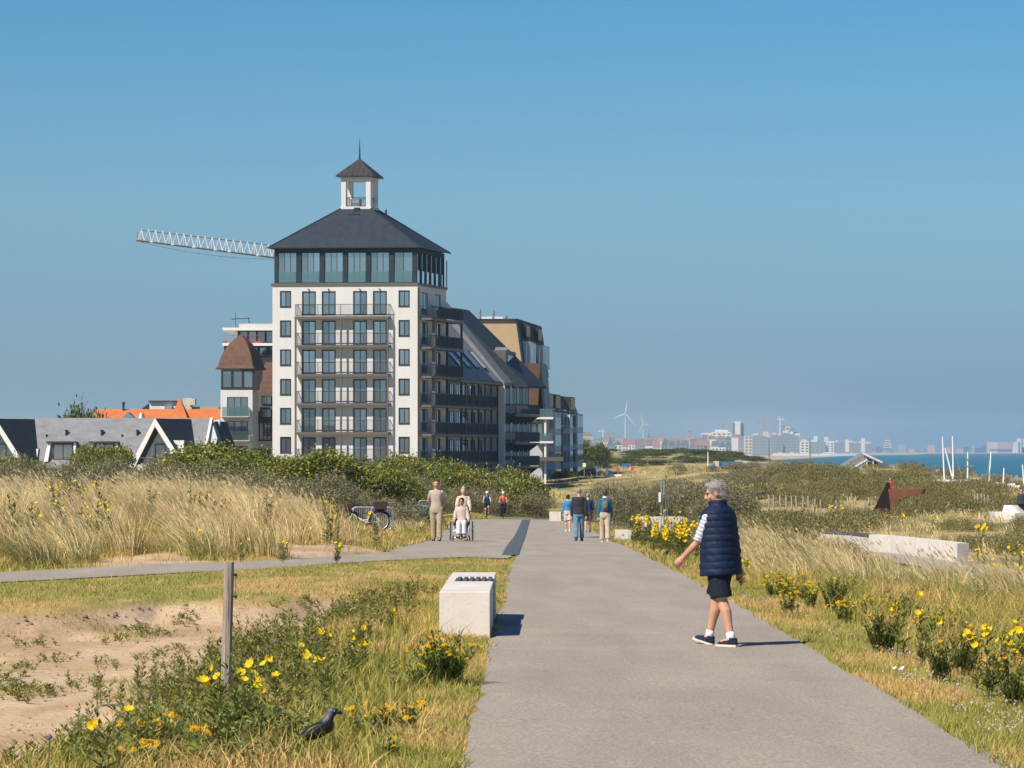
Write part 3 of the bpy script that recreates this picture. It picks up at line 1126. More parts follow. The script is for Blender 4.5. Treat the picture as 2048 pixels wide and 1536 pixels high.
# bay block: raised pale gable band, darker roof beyond, white flank wall
mb = MB(TT, ORG)
mb.prism([(ev_a + .3, BM, ZV - .35), (ev_a + .3, BM, ZV), (ridge_a, BM, ridge_z + .45), (ridge_a - 7, BM, ZV + .2), (ridge_a - 7, BM, ZV - .35)], (0, 3.2, 0))
mb.build('gable_roof', m_slate2, wing)
mb = MB(TT, ORG)
mb.prism([(ev_a + 2.0, BM + 3.2, ZV - .5), (ev_a + 2.0, BM + 3.2, ZV - .25), (ridge_a + .3, BM + 3.2, ridge_z - .3), (ridge_a - 6, BM + 3.2, ZV - .2)], (0, B2 - BM - 3.2, 0))
mb.build('far_roof', m_slate, wing)
mb = MB(TT, ORG)
for k, b_ in enumerate((13.2, 16.2, 19.2, 22.0)):             # roof windows standing open in the slope
 t0, t1 = .16, .40
 sl0 = Vector((ev_a, 0, ZV)).lerp(Vector((ridge_a, 0, ridge_z - .5)), t0)
 sl1 = Vector((ev_a, 0, ZV)).lerp(Vector((ridge_a, 0, ridge_z - .5)), t1)
 w_ = MB(TT, ORG)
 nrm = Vector((ridge_z - .5 - ZV, 0, ev_a - ridge_a)).normalized()
 w_.prism([Vector((sl0.x, b_, sl0.z)) + nrm * .02, Vector((sl0.x, b_ + 1.3, sl0.z)) + nrm * .02, Vector((sl1.x, b_ + 1.3, sl1.z)) + nrm * .02, Vector((sl1.x, b_, sl1.z)) + nrm * .02], tuple(nrm * .12))
 wo_ = w_.build('roof_window', m_frame, wing)
 g_ = MB(TT, ORG)
 a0, a1 = sl0.lerp(sl1, .06), sl0.lerp(sl1, .94)
 g_.prism([Vector((a0.x, b_ + .1, a0.z)) + nrm * .145, Vector((a0.x, b_ + 1.2, a0.z)) + nrm * .145, Vector((a1.x, b_ + 1.2, a1.z)) + nrm * .145, Vector((a1.x, b_ + .1, a1.z)) + nrm * .145], tuple(nrm * .02))
 g_.build('pane', mk('painted_sky_pane', (.62, .66, .70), rough=.25, var=.1, spec=.5), wo_)  # pale opaque colour stands in for sky reflected in the glass
MB(TT, ORG).box((ev_a - .1, B0, ZV - .12), (ev_a + .08, BM, ZV + .04)).build('gutter', m_zinc, wing)
MB(SIDE, ORG).box((BM, .003, GT), (BM + .35, 1.9, ZV - .4)).build('flank_wall', m_white, wing)
# posts and slabs of the wing's loggias
for k in range(6):
 u_ = 12.6 + k * 2.35
 MB(SIDE, ORG).box((u_, 1.18, GT), (u_ + .14, 1.34, ZV - .15)).build('post', m_frame, wing)
# the bay that stands out beyond the flank wall
BAY = Frame(SIDE((BM + .35, 1.75, 0)), EY, SIDE.n)
mb = MB(BAY, ORG)
bsp = [(b, tv(f + 16)) for f in floors[3:] for b in (.5, 3.1, 5.7, 8.0)]
wall_with_holes(mb, 0, 10.4, GT, ZV - .5, [(u, v, 1.9, 2.25) for u, v in bsp], .1)
mb.poly([(0, 0, GT), (0, -3, GT), (0, -3, ZV - .5), (0, 0, ZV - .5)])
mb.build('bay_wall', m_pale, wing)
windows(wing, ORG, BAY, bsp, 1.9, 2.25, cols=4, back=.07, curtain=.9, seed=31)
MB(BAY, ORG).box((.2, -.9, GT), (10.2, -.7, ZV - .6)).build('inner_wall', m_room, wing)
for i, f in enumerate([818, 878, 930]):
 z = tv(f) - .3
 sl_ = MB(BAY, ORG).box((.1, .003, z - .22), (9.9, 1.3, z)).build('balcony', m_frame, wing)
 r = MB(BAY, ORG)
 rail(r, (.15, .05), (.15, 1.25), z, 1.2, .12, .03, .035)
 rail(r, (.15, 1.27), (9.9, 1.27), z, 1.2, .16, .05, .035, posts=8)
 r.build('railing', m_rail, sl_)
 for k in range(7):                                        # brackets under the slab
  MB(BAY, ORG).prism([(.4 + k * 1.5, .003, z - .22), (.4 + k * 1.5, 1.2, z - .22), (.4 + k * 1.5, .003, z - 1.1)], (.1, 0, 0)).build('bracket', m_frame, sl_)
# dormer box with vertical cladding
D0 = P(972, 752, 338)
MBd = MB(None, ORG)
pA, pB, pC = P(968, 700, 335.3), P(1012, 697, 335.3), P(1032, 699, 344)
zt = pA.z
zb = 6.6
quad = [Vector((pA.x, pA.y, zb)), Vector((pB.x, pB.y, zb)), Vector((pC.x, pC.y, zb)), Vector((pC.x - 2.6, pC.y, zb))]
MBd.prism(quad, (0, 0, zt - zb))
dm = MBd.build('dormer', m_clad, wing)
for k in range(9):
 a_ = Vector(quad[0]).lerp(Vector(quad[1]), (k + .5) / 9)
 MB(None, ORG).box((a_.x - .03, a_.y - .05, zb + .4), (a_.x + .03, a_.y - .004, zt - .05)).build('cladding_batten', m_clad, dm)
sdir = (Vector(quad[2]) - Vector(quad[1])).normalized()
FD = Frame(Vector((quad[1].x, quad[1].y, 0)), sdir)
for k in range(2):
 gl = MB(FD, ORG).box((1.2 + 4.0 * k, .01, zb + 1.2), (4.6 + 4.0 * k, .05, zt - .5)).build('dormer_glass', m_glass, dm)
MB(None, ORG).box((pB.x - 1.2, pB.y + 1, zt + .003), (pB.x + .2, pB.y + 3, zt + .35)).build('vent_unit', m_metal, dm)

# ------------------------------------------------------------------ neighbouring buildings
def ff(px0, d, u=(1, 0, 0)):
 return Frame((X(px0, d), d, 0), u)


def su(px, px0, d):
 return (px - px0) * d / F


# --- slim white house with bell-shaped brown roof
d = 318.0
org = (X(441, d), d, -5.0)
hb = empty('turret_house', org, 0, 'slim white house with bell-shaped brown tiled roof and glass balconies left of the tower', 'building')
FR = ff(441, d)
Wh = su(505, 441, d)
zt, zb = Z(780, d), -5.0
holes = [(su(454, 441, d), Z(832, d), su(496, 454, d), Z(794, d) - Z(832, d)), (su(455, 441, d), Z(880, d), su(496, 455, d), Z(842, d) - Z(880, d)), (su(456, 441, d), Z(935, d), su(497, 456, d), Z(892, d) - Z(935, d))]
mb = MB(FR, org)
wall_with_holes(mb, 0, Wh, zb, zt, holes)
mb.poly([(0, 0, zb), (0, 0, zt), (0, -7, zt), (0, -7, zb)]).poly([(Wh, 0, zb), (Wh, -7, zb), (Wh, -7, zt), (Wh, 0, zt)]).poly([(0, -7, zb), (0, -7, zt), (Wh, -7, zt), (Wh, -7, zb)])
mb.build('wall', m_white, hb)
MB(FR, org).box((.3, -1.2, zb), (Wh - .3, -1.0, zt)).build('inner_wall', m_room, hb)
for h in holes:
 windows(hb, org, FR, [(h[0], h[1])], h[2], h[3], cols=3, back=.1, curtain=.6, seed=int(h[1] * 10) + 50)
z0, z1 = Z(779, d), Z(738.5, d)
mb = MB(FR, org)
wall_with_holes(mb, .06, Wh + .25, z0, z1, [(.22 + k * 1.13, z0 + .22, .92, z1 - z0 - .42) for k in range(3)], .1)
mb.poly([(.06, 0, z0), (.06, 0, z1), (.06, -6, z1), (.06, -6, z0)]).poly([(Wh + .25, 0, z0), (Wh + .25, -6, z0), (Wh + .25, -6, z1), (Wh + .25, 0, z1)])
mb.build('glazed_storey', m_frame, hb)
windows(hb, org, FR, [(.22 + k * 1.13, z0 + .22) for k in range(3)], .92, z1 - z0 - .42, cols=1, back=.07, fw=.03, curtain=1, seed=60)
for y in (834, 882):
 z = Z(y, d)
 sl_ = MB(FR, org).box((.25, .003, z - .16), (su(499, 441, d), 1.2, z)).build('balcony', m_taupe, hb)
 MB(FR, org).box((.28, 1.14, z + .05), (su(499, 441, d) - .04, 1.17, z + 1.05)).box((su(499, 441, d) - .05, .05, z + .05), (su(499, 441, d) - .02, 1.1, z + 1.05)).build('glass_balustrade', m_teal, sl_)
prof = [(738.5, 44), (736.5, 45), (731, 40.5), (725, 38.8), (712, 35), (702, 30.3), (692, 24.8), (684, 18.8), (677, 12), (671, 4.6), (667, .6)]
cxm, cdm = su(478.5, 441, d) + X(441, d), d + 2.1
ca, sa = math.cos(math.radians(-13)), math.sin(math.radians(-13))
rings = []
for py, hwpx in prof:
 r_ = hwpx * d / F * .90
 ring = []
 n_ = 5
 for (ax, ay), (bx_, by_) in zip([(-1, -1), (1, -1), (1, 1), (-1, 1)], [(1, -1), (1, 1), (-1, 1), (-1, -1)]):
  for k in range(n_):
   t_ = k / n_
   qx, qy = (ax + (bx_ - ax) * t_) * r_, (ay + (by_ - ay) * t_) * r_
   ring.append((cxm + qx * ca - qy * sa, cdm + qx * sa + qy * ca, Z(py, d)))
 rings.append(ring)
MB(None, org).loft(rings).build('roof', m_brown, hb)

# --- brown roofed block with half timbering, and the flat-roofed penthouse behind it
d = 326.0
org = (X(505, d), d, -5.0)
hb = empty('timbered_house', org, 0, 'half-timbered white house with brown tiled roof squeezed against the left side of the tower', 'building')
FR = ff(500, d)
Wb = su(556, 500, d)
z0, z1 = -5.0, Z(846, d)
hol = [(su(528, 500, d), Z(872, d), .75, 1.3), (su(527, 500, d), Z(925, d), .9, 1.5), (su(512, 500, d), Z(925, d), .7, 1.5)]
mb = MB(FR, org)
wall_with_holes(mb, 0, Wb, z0, z1, hol)
mb.poly([(0, 0, z0), (0, 0, z1), (0, -9, z1), (0, -9, z0)])
mb.build('wall', m_white, hb)
MB(FR, org).box((.2, -1, z0), (Wb, -.8, z1)).build('inner_wall', m_room, hb)
for h in hol:
 windows(hb, org, FR, [(h[0], h[1])], h[2], h[3], cols=2, back=.08, seed=70)
tb = MB(FR, org)
for k in range(7):
 tb.box((.15 + k * .42, .003, Z(879, d)), (.25 + k * .42, .035, z1 - .02))
tb.box((0, .003, Z(882, d)), (Wb, .045, Z(879.3, d))).box((0, .003, z1 - .02), (Wb, .05, z1 + .1))
tb.build('timber_frame', m_timber, hb)
mb = MB(None, org)
# bell-cast slope rising away from the camera
pr = [(846, -.5, 500), (842, -.15, 501), (830, .3, 502), (805, .9, 505), (780, 1.5, 511), (762, 2.1, 520), (735, 3.2, 522), (722, 4.2, 524)]
L_ = [(X(p[2], d), d + p[1], Z(p[0], d)) for p in pr]
R_ = [(X(556, d), d + p[1], Z(p[0], d)) for p in pr]
for a_, b_, c_, e_ in zip(L_, L_[1:], R_, R_[1:]):
 mb.poly([a_, c_, e_, b_])
back = [(q[0], d + 9, q[2]) for q in L_]
for a_, b_, c_, e_ in zip(L_, L_[1:], back, back[1:]):
 mb.poly([a_, b_, e_, c_])
mb.poly([L_[-1], R_[-1], (R_[-1][0], d + 9, R_[-1][2]), back[-1]])
rf = mb.build('roof', m_brown, hb)
MB(None, org).prism([(X(519, d), d + .2, Z(836, d)), (X(545, d), d + .2, Z(836, d)), (X(545, d), d + .2, Z(786, d)), (X(519, d), d + .2, Z(786, d))], (0, 2.5, 0)).build('dormer', m_taupe, rf)
for y in (800, 826):
 w_ = windows(hb, org, ff(521, d + .16), [(0.1, Z(y + 9, d))], 1.1, .95, cols=2, back=-.03, curtain=0, seed=75)

d = 338.0
org = (X(446, d), d, -5.0)
hb = empty('penthouse_block', org, 0, 'modern flat-roofed block with white roof slabs behind the bell-roofed house', 'building')
MB(None, org).box((X(448, d), d, -5), (X(560, d), d + 12, Z(692, d))).build('wall', m_zinc, hb)
MB(None, org).box((X(446, d), d - .8, Z(692, d) + .003), (X(552, d), d + 12, Z(686.5, d))).build('terrace_slab', m_whitepaint, hb)
MB(None, org).box((X(474, d), d + .6, Z(686.5, d) + .003), (X(556, d), d + 11, Z(661, d))).build('penthouse_wall', m_zinc, hb)
windows(hb, org, ff(480, d + .6), [(k * .98, Z(685, d)) for k in range(4)], .9, 1.3, cols=1, back=-.06, curtain=.3, seed=80)
windows(hb, org, ff(480, d), [(k * 1.1, Z(712, d)) for k in range(4)], .9, 1.0, cols=1, back=-.06, curtain=.3, seed=81)
MB(None, org).box((X(446, d), d - .5, Z(661, d) + .003), (X(556, d), d + 11, Z(655.5, d))).build('roof_slab', m_whitepaint, hb)
MB(None, org).box((X(475, d), d + 2, Z(655.5, d) + .003), (X(556, d), d + 10, Z(646, d))).build('roof_box', m_conc, hb)
ra = MB(None, org)
rail(ra, (X(448, d), d - .6), (X(526, d), d - .6), Z(686.5, d) + .003, .9, .3, .02, .03)
ra.build('railing', m_red, hb)
for a_, b_ in ((447, 456), (498, 506), (508, 524)):
 MB(None, org).box((X(a_, d), d - .75, Z(686.3, d)), (X(b_, d), d - .66, Z(682.5, d))).build('red_sheet', m_red, hb)
MB(None, org).tube([P(471, 655, d + 3), P(471, 625, d + 3)], .03, 5).tube([P(463, 638.5, d + 3), P(500, 636, d + 3)], .05, 5).tube([P(497, 637, d + 3), P(499, 646, d + 3)], .05, 5).build('antenna', m_frame, hb)

# --- grey slate house with A-frame gables
d = 270.0
org = (X(220, d), d, -4.0)
gh = empty('slate_house', org, 0, 'low grey slate-roofed house with white-edged A-frame gables behind the scrub', 'building')
zr, ze = Z(836, d), -1.6
xl, xr = X(-120, d), X(421, d)
MB(None, org).frustum([(xl, d - 3.6, ze), (xl, d, zr), (xl, d + 3.6, ze)], [(xr - .55, d - 3.6, ze), (xr, d, zr), (xr + .5, d + 3.6, ze)]).build('roof', m_slate2, gh)
MB(None, org).box((xl + .2, d - 3.2, -5), (xr - .75, d + 3.2, ze - .003)).build('wall', m_white, gh)
MB(None, org).prism([(xr - .56, d - 3.75, ze), (xr + .003, d - .1, zr + .04), (xr + .003, d + .1, zr + .04), (xr - .5, d - 3.3, ze)], (.2, 0, 0)).build('verge', m_whitepaint, gh)
# gable end wall, set under the verge, and the lean-to slope beyond it
xg = X(446, d)
MB(None, org).prism([(xr - .35, d - 2.6, -5), (xr - .35, d - 2.6, -1.0), (xr - .05, d, zr - .15), (xr + .3, d + 2.6, -1.0), (xr + .3, d + 2.6, -5)], (.9, 0, 0)).build('gable_wall', m_wingwall, gh)
MB(None, org).prism([(X(428, d), d - 1.2, zr - .5), (X(432, d), d - 1.2, zr - .3), (X(464, d), d - 1.2, Z(935, d)), (X(455, d), d - 1.2, Z(935, d))], (.7, 4, 0)).build('lean_to_roof', m_slate, gh)
windows(gh, org, ff(413, d - 2.63), [(.05, Z(918, d))], .55, 1.35, cols=1, back=-.05, curtain=0, seed=90)


def slope_z(dd):
 return ze + (zr - ze) * (dd - (d - 3.6)) / 3.6


for (a_, b_) in ((95, 151), (179, 234)):
 d0 = d - 2.9
 zz0, zz1 = slope_z(d0) - .3, Z(886, d)
 x0_, x1_ = X(a_, d0), X(b_, d0)
 dm = MB(None, org).box((x0_, d0, zz0), (x1_, d - .8, zz1)).build('dormer', m_slate2, gh)
 MB(None, org).prism([(x0_ - .25, d0 - .5, zz0), (x0_ + .10, d0 - .5, zz0), (x0_ + .32, d0 - .12, zz1), (x0_ + .06, d0 - .12, zz1)], (0, .11, 0)).build('cheek', m_whitepaint, dm)
 MB(None, org).prism([(x1_ - .16, d0 - .5, zz0), (x1_ + .14, d0 - .5, zz0), (x1_ + .05, d0 - .12, zz1), (x1_ - .15, d0 - .12, zz1)], (0, .11, 0)).build('cheek', m_whitepaint, dm)
 MB(None, org).box((x0_ - .05, d0 - .35, zz1 + .003), (x1_ + .05, d - .5, zz1 + .14)).build('dormer_roof', m_zinc, dm)
 windows(gh, org, Frame((x0_, d0, 0), (1, 0, 0)), [(.52, zz0 + .15)], x1_ - x0_ - .75, zz1 - zz0 - .25, cols=2, back=-.07, curtain=.3, seed=91)
for px_, py_ in ((70, 898), (254, 901)):
 d0 = d - 2.6
 nrm = Vector((0, -(zr - ze), 3.6)).normalized()
 c_ = Vector((X(px_, d0), d0, slope_z(d0)))
 upv = Vector((0, 3.6, zr - ze)).normalized()
 rx = Vector((1, 0, 0))
 q = [c_ + rx * sx_ * .33 + upv * sy_ * .55 + nrm * .03 for sx_, sy_ in ((-1, -1), (1, -1), (1, 1), (-1, 1))]
 w_ = MB(None, org).prism(q, tuple(nrm * .1)).build('roof_window', m_frame, gh)
 q = [c_ + rx * sx_ * .26 + upv * sy_ * .46 + nrm * .135 for sx_, sy_ in ((-1, -1), (1, -1), (1, 1), (-1, 1))]
 MB(None, org).prism(q, tuple(nrm * .02)).build('pane', MATS['painted_sky_pane'], w_)
for px_ in (62, 133, 204, 275, 93, 244):
 small = px_ in (93, 244)
 d0 = d - (1.35 if small else 1.2)
 p_ = Vector((X(px_, d0), d0, slope_z(d0)))
 r0 = .07 if small else .12
 MB(None, org).tube([p_ - Vector((0, 0, .1)), p_ + Vector((0, 0, .30 if not small else .14))], r0, 8).tube([p_ + Vector((0, 0, .30 if not small else .14)), p_ + Vector((0, 0, .42 if not small else .2))], r0 * 1.3, 8).build('roof_vent', m_frame, gh)


def aframe(apx):
 f = d - 5.2
 s_ = f / F
 A = Vector((X(apx, f), f, Z(837, f)))
 Lf, Rf = Vector((X(apx - 52, f), f, Z(934, f))), Vector((X(apx + 66, f), f, Z(940, f)))
 vec = Vector((2.7, 5.2, 0))
 t_ = .28
 mbx = MB(None, org)
 # two roof slabs meeting at the ridge
 mbx.prism([A, A + Vector((0, 0, -t_ * 1.9)), Rf + Vector((-t_ * 1.3, 0, 0)), Rf], tuple(vec))
 mbx.prism([A + Vector((-.002, 0, 0)), Lf, Lf + Vector((t_ * 1.3, 0, 0)), A + Vector((-.002, 0, -t_ * 1.9))], tuple(vec))
 o = mbx.build('gable_roof', m_slate, gh)
 bw = .44
 e = Vector((0, -.06, 0))
 MB(None, org).prism([A + e + Vector((0, 0, .05)), A + e + Vector((0, 0, -bw * 1.6)), Rf + e + Vector((-bw * 1.15, 0, 0)), Rf + e], (0, .055, 0)).prism([A + e * 1.05 + Vector((0, 0, .05)), Lf + e * 1.05, Lf + e * 1.05 + Vector((bw * 1.15, 0, 0)), A + e * 1.05 + Vector((0, 0, -bw * 1.6))], (0, .055, 0)).build('bargeboard', m_whitepaint, o)
 k = .8
 MB(None, org).prism([A + Vector((.1, 1.0, -.45)), Lf + Vector((.3, 1.0, 0)), Rf + Vector((-.3, 1.0, 0))], (0, .2, 0)).build('gable_wall', m_white, o)
 windows(gh, org, Frame((A.x, f + 1.0, 0), (1, 0, 0)), [(-.1, Z(922, f))], 1.75, 1.5, cols=2, back=-.07, curtain=.8, seed=95)
 ra = MB(None, org)
 rail(ra, (A.x - 1.3, f + .15), (A.x + 1.9, f + .15), Z(929, f), .62, .3, .02, .03)
 ra.build('railing', m_metal, o)
 MB(None, org).box((A.x - 1.9, f + .05, -4.8), (A.x + 2.4, f + 1.0, Z(929, f) - .003)).build('terrace', m_conc, o)


aframe(310)
aframe(-9)
MB(None, org).box((X(352, d), d - 4.6, -3), (X(379, d), d - 3.0, Z(881, d))).build('dormer', m_whitepaint, gh)
MB(None, org).box((X(382, d), d - 4.2, -3), (X(394, d), d - 3.0, Z(882, d))).build('dormer_window', m_frame, gh)

# --- orange roofed houses
d = 345.0
org = (X(310, d), d, -5.0)
oh = empty('orange_roofed_house', org, 0, 'house with long bright orange tiled roof and pointed turret showing above the slate roof', 'building')
zr, ze = Z(818, d), Z(850, d)
MB(None, org).frustum([(X(178, d), d - 3, ze), (X(450, d), d - 3, ze), (X(450, d), d + 6, ze), (X(178, d), d + 6, ze)], [(X(192, d), d + 1.4, zr), (X(446, d), d + 1.4, zr), (X(446, d), d + 1.6, zr), (X(192, d), d + 1.6, zr)]).build('roof', m_orange, oh)
MB(None, org).box((X(182, d), d - 2.5, -5), (X(446, d), d + 5.5, ze - .003)).build('wall', m_beige, oh)
MB(None, org).frustum([(X(347, d), d - 4, Z(842, d)), (X(384, d), d - 4, Z(842, d)), (X(386, d), d - 1.6, Z(842, d)), (X(349, d), d - 1.6, Z(842, d))], [(X(365, d) - .03, d - 2.9, Z(796, d)), (X(365, d) + .03, d - 2.9, Z(796, d)), (X(365, d) + .03, d - 2.8, Z(796, d)), (X(365, d) - .03, d - 2.8, Z(796, d))]).build('turret_roof', m_orange, oh)
mb = MB(None, org).prism([(X(250, d), d - 3.2, Z(838, d)), (X(262, d), d - 3.2, Z(825, d)), (X(276, d), d - 3.2, Z(838, d))], (0, 3, 0))
mb.build('dormer', mk('blue_gray_board', (.16, .25, .32), var=.1), oh)
MB(None, org).box((X(405, d), d - 4.6, Z(868, d)), (X(438, d), d - 3.1, Z(838, d))).build('side_wall', m_orange, oh)
MB(None, org).box((X(418, d), d - 4.7, Z(880, d)), (X(426, d), d - 4.61, Z(838, d))).build('drain', m_frame, oh)
ch = MB(None, org)
ch.tube([P(247, 820, d + 1), P(247, 808, d + 1)], .14, 8).tube([P(247, 808, d + 1), P(247, 804, d + 1)], .19, 8)
ch.build('chimney', m_zinc, oh)
MB(None, org).tube([P(283, 836, d - 3), P(283, 826, d - 3)], [.42, .22], 10).build('vent_cowl', m_metal, oh)
d = 362.0
org = (X(330, d), d, -5.0)
wh = empty('white_villa', org, 0, 'pale flat-roofed villa rising just behind the orange roof', 'building')
MB(None, org).prism([(X(299, d), d, -5), (X(299, d), d, Z(803, d)), (X(352, d), d, Z(803, d)), (X(362, d), d, Z(816, d)), (X(362, d), d, -5)], (0, 6, 0)).build('wall', m_white, wh)
MB(None, org).box((X(297, d), d - .4, Z(803, d) + .003), (X(354, d), d + 6, Z(801.3, d))).build('roof', m_zinc, wh)
MB(None, org).box((X(376, d), d + 1, -5), (X(436, d), d + 6, Z(813, d))).build('side_wing', m_beige, wh)
MB(None, org).box((X(364, d), d + .6, -4), (X(382, d), d + 2, Z(796, d))).box((X(378, d), d + .4, Z(810, d)), (X(389, d), d + 2.2, Z(797, d))).build('chimney', m_conc, wh)
MB(None, org).box((X(330, d), d - .5, Z(822, d)), (X(345, d), d - .05, Z(811, d))).build('vent_unit', m_metal, wh)
MB(None, org).prism([(X(278, d), d, Z(822, d)), (X(296, d), d, Z(808, d)), (X(299, d), d, Z(808, d)), (X(299, d), d, Z(822, d))], (0, 5, 0)).build('side_roof', m_slate, wh)

# --- right of the wing: sand-coloured block, brown gable house, pale end block


def vdir(p0, d0, p1, d1):
 a, b = Vector((X(p0, d0), d0, 0)), Vector((X(p1, d1), d1, 0))
 return (b - a)


d = 378.0
org = (X(1000, d), d, -4.5)
sb = empty('sand_brick_block', org, 0, 'sand-coloured brick block with leaning slate side and chimneys behind the grey wing', 'building')
vec = vdir(1033, d, 1081, 402)
MB(None, org).prism([P(930, 640, d), P(1033, 640, d), P(1047, 735, d), P(1047, 965, d), P(930, 965, d)], tuple(vec)).build('wall', m_beige, sb)
e = Vector((.05, 0, 0))
MB(None, org).prism([P(1031, 637, d - .4), P(1034, 637, d - .4), P(1050, 745, d - .4), P(1046, 745, d - .4)], tuple(vec * 1.02)).build('slate_side', m_slate, sb)
MB(None, org).prism([P(928, 637.5, d - .3), P(1032, 637.5, d - .3), P(1032, 640.5, d - .3), P(928, 640.5, d - .3)], tuple(vec)).build('roof', m_slate, sb)
MB(None, org).box((X(963, d), d + 3, Z(637.5, d) + .003), (X(1006, d), d + 7, Z(631.5, d))).build('roof_box', m_whitepaint, sb)
for px_, y_ in ((959.5, 619), (986.5, 622), (1011.5, 631)):
 p0_, p1_ = P(px_, 638, d + 2), P(px_, y_ + 6, d + 2)
 MB(None, org).tube([p0_, p1_], .16, 8).tube([p1_, P(px_, y_ + 4.5, d + 2)], .24, 8).tube([P(px_, y_ + 4.5, d + 2), P(px_, y_, d + 2)], .19, 8).build('chimney', m_metal, sb)
m_blind = mk('cream_blind', (.55, .47, .30), rough=.8, var=.05)
ud = vec.normalized()
for t_, z_, w_ in ((.12, 649, 3.6), (.62, 649, 3.6)):
 base = Vector((X(1037, d), d, 0)) + vec * t_
 FRs = Frame(base + Frame(base, ud).n * .35, ud)
 dm = MB(FRs, org).box((0, -1.6, Z(673, d)), (w_, .25, Z(645, d))).build('dormer', m_slate, sb)
 for k in range(3):
  MB(FRs, org).box((.2 + k * 1.12, .255, Z(671, d)), (1.15 + k * 1.12, .29, Z(648, d))).build('blind', m_blind, dm)
for t_, w_ in ((.05, 6.5), (.60, 7.5)):
 base = Vector((X(1043, d), d, 0)) + vec * t_
 FRs = Frame(base + Frame(base, ud).n * .3, ud)
 bx_ = MB(FRs, org).box((0, -1.0, Z(730, d)), (w_, .55, Z(682, d))).build('bay', m_pale, sb)
 for k in range(3):
  MB(FRs, org).box((.25 + k * (w_ - .3) / 3, .553, Z(726, d)), (.1 + (k + 1) * (w_ - .3) / 3, .59, Z(685, d))).build('pane', m_glass, bx_)
 MB(FRs, org).box((.2, -.9, Z(726, d)), (.25 + .01, .5, Z(685, d))).build('bay_frame', m_frame, bx_)
 for k in range(2):
  MB(Frame(FRs((0, 0, 0)), (1, 0, 0)), org).box((.12 + k * .5, .003, Z(726, d)), (.52 + k * .5, .03, Z(685, d))).build('side_pane', m_glass, bx_)

d = 360.0
org = (X(1058, d), d, -4.5)
bg_ = empty('brown_gable_house', org, 0, 'brown tile-roofed house with white glazed balconies before the pale end block', 'building')
vec = vdir(1081, d, 1092, 372)
MB(None, org).prism([P(1020, 727, d), P(1081, 727, d), P(1074, 843, d), P(1020, 843, d)], tuple(vec)).build('roof', m_brown, bg_)
MB(None, org).prism([P(1080, 725, d - .3), P(1083.5, 725, d - .3), P(1092, 835, d - .3), P(1087, 835, d - .3), P(1081.5, 760, d - .3)], tuple(vec)).build('verge', m_frame, bg_)
MB(None, org).box((X(1035, d), d + .5, -5), (X(1085, d), d + 9, Z(843, d) - .003)).build('wall', m_wingwall, bg_)
for y_ in (836, 884):
 s_ = MB(None, org).box((X(1072, d), d - 2.2, Z(y_ + 2.5, d)), (X(1106, d), d + 4, Z(y_ - 1.5, d))).build('balcony', m_whitepaint, bg_)
 MB(None, org).box((X(1073, d), d - 2.15, Z(y_ - 1.5, d) + .02), (X(1105, d), d - 2.1, Z(y_ - 18, d))).build('glass_balustrade', m_teal, s_)
MB(None, org).box((X(1088, d), d - 1.9, -5), (X(1092, d), d - 1.6, Z(838.5, d) - .003)).build('post', m_whitepaint, bg_)
windows(bg_, org, ff(1050, d + .48), [(k * .75, Z(880, d)) for k in range(3)], .65, 2.0, cols=1, back=-.05, curtain=.6, seed=101)
MB(None, org).box((X(1071, d), d - 3, Z(922, d)), (X(1126, d), d + 2, Z(914, d))).build('canopy', m_taupe, bg_)

d0_, d1_ = 392.0, 432.0
org = (X(1110, d0_), d0_, -4.5)
eb = empty('pale_end_block', org, 0, 'pale blue-white apartment block with glazed bays, last in the row beside the dunes', 'building')
vec = vdir(1092, d0_, 1156, d1_)
ud = vec.normalized()
Ln = vec.length
FE = Frame((X(1092, d0_), d0_, 0), ud)
zt = Z(824, 405)
zr = Z(788, 405)
hol = [(Ln * t_ , Z(y_, 405), Ln * .07, 2.2) for t_ in (.30, .44, .63) for y_ in (850, 885, 918, 945)]
mb = MB(FE, org)
wall_with_holes(mb, 0, Ln, -4.5, zt, hol, .1)
mb.poly([(0, 0, -4.5), (0, 0, zt), (0, -12, zt), (0, -12, -4.5)]).poly([(Ln, 0, -4.5), (Ln, -12, -4.5), (Ln, -12, zt), (Ln, 0, zt)]).poly([(0, -12, -4.5), (0, -12, zt), (Ln, -12, zt), (Ln, -12, -4.5)])
mb.build('wall', m_pale, eb)
windows(eb, org, FE, [(h[0], h[1]) for h in hol], Ln * .07, 2.2, cols=2, back=.07, curtain=.7, seed=111)
MB(FE, org).box((.3, -1.5, -4.5), (Ln - .3, -1.3, zt)).build('inner_wall', m_room, eb)
MB(FE, org).frustum([(-.1, .1, zt), (Ln + .1, .1, zt), (Ln + .1, -12, zt), (-.1, -12, zt)], [(-.1, -1.0, zr), (Ln - .4, -1.0, zr), (Ln - .4, -11, zr), (-.1, -11, zr)]).build('roof', m_slate, eb)
for t_ in (.03, .25, .72):
 dm = MB(FE, org).box((Ln * t_, -1.2, zt + .35), (Ln * (t_ + .15), .12, zr - .1)).build('dormer', m_slate, eb)
 for k in range(3):
  MB(FE, org).box((Ln * t_ + .2 + k * 1.95, .123, zt + .5), (Ln * t_ + 1.9 + k * 1.95, .16, zr - .25)).build('blind', m_blind, dm)
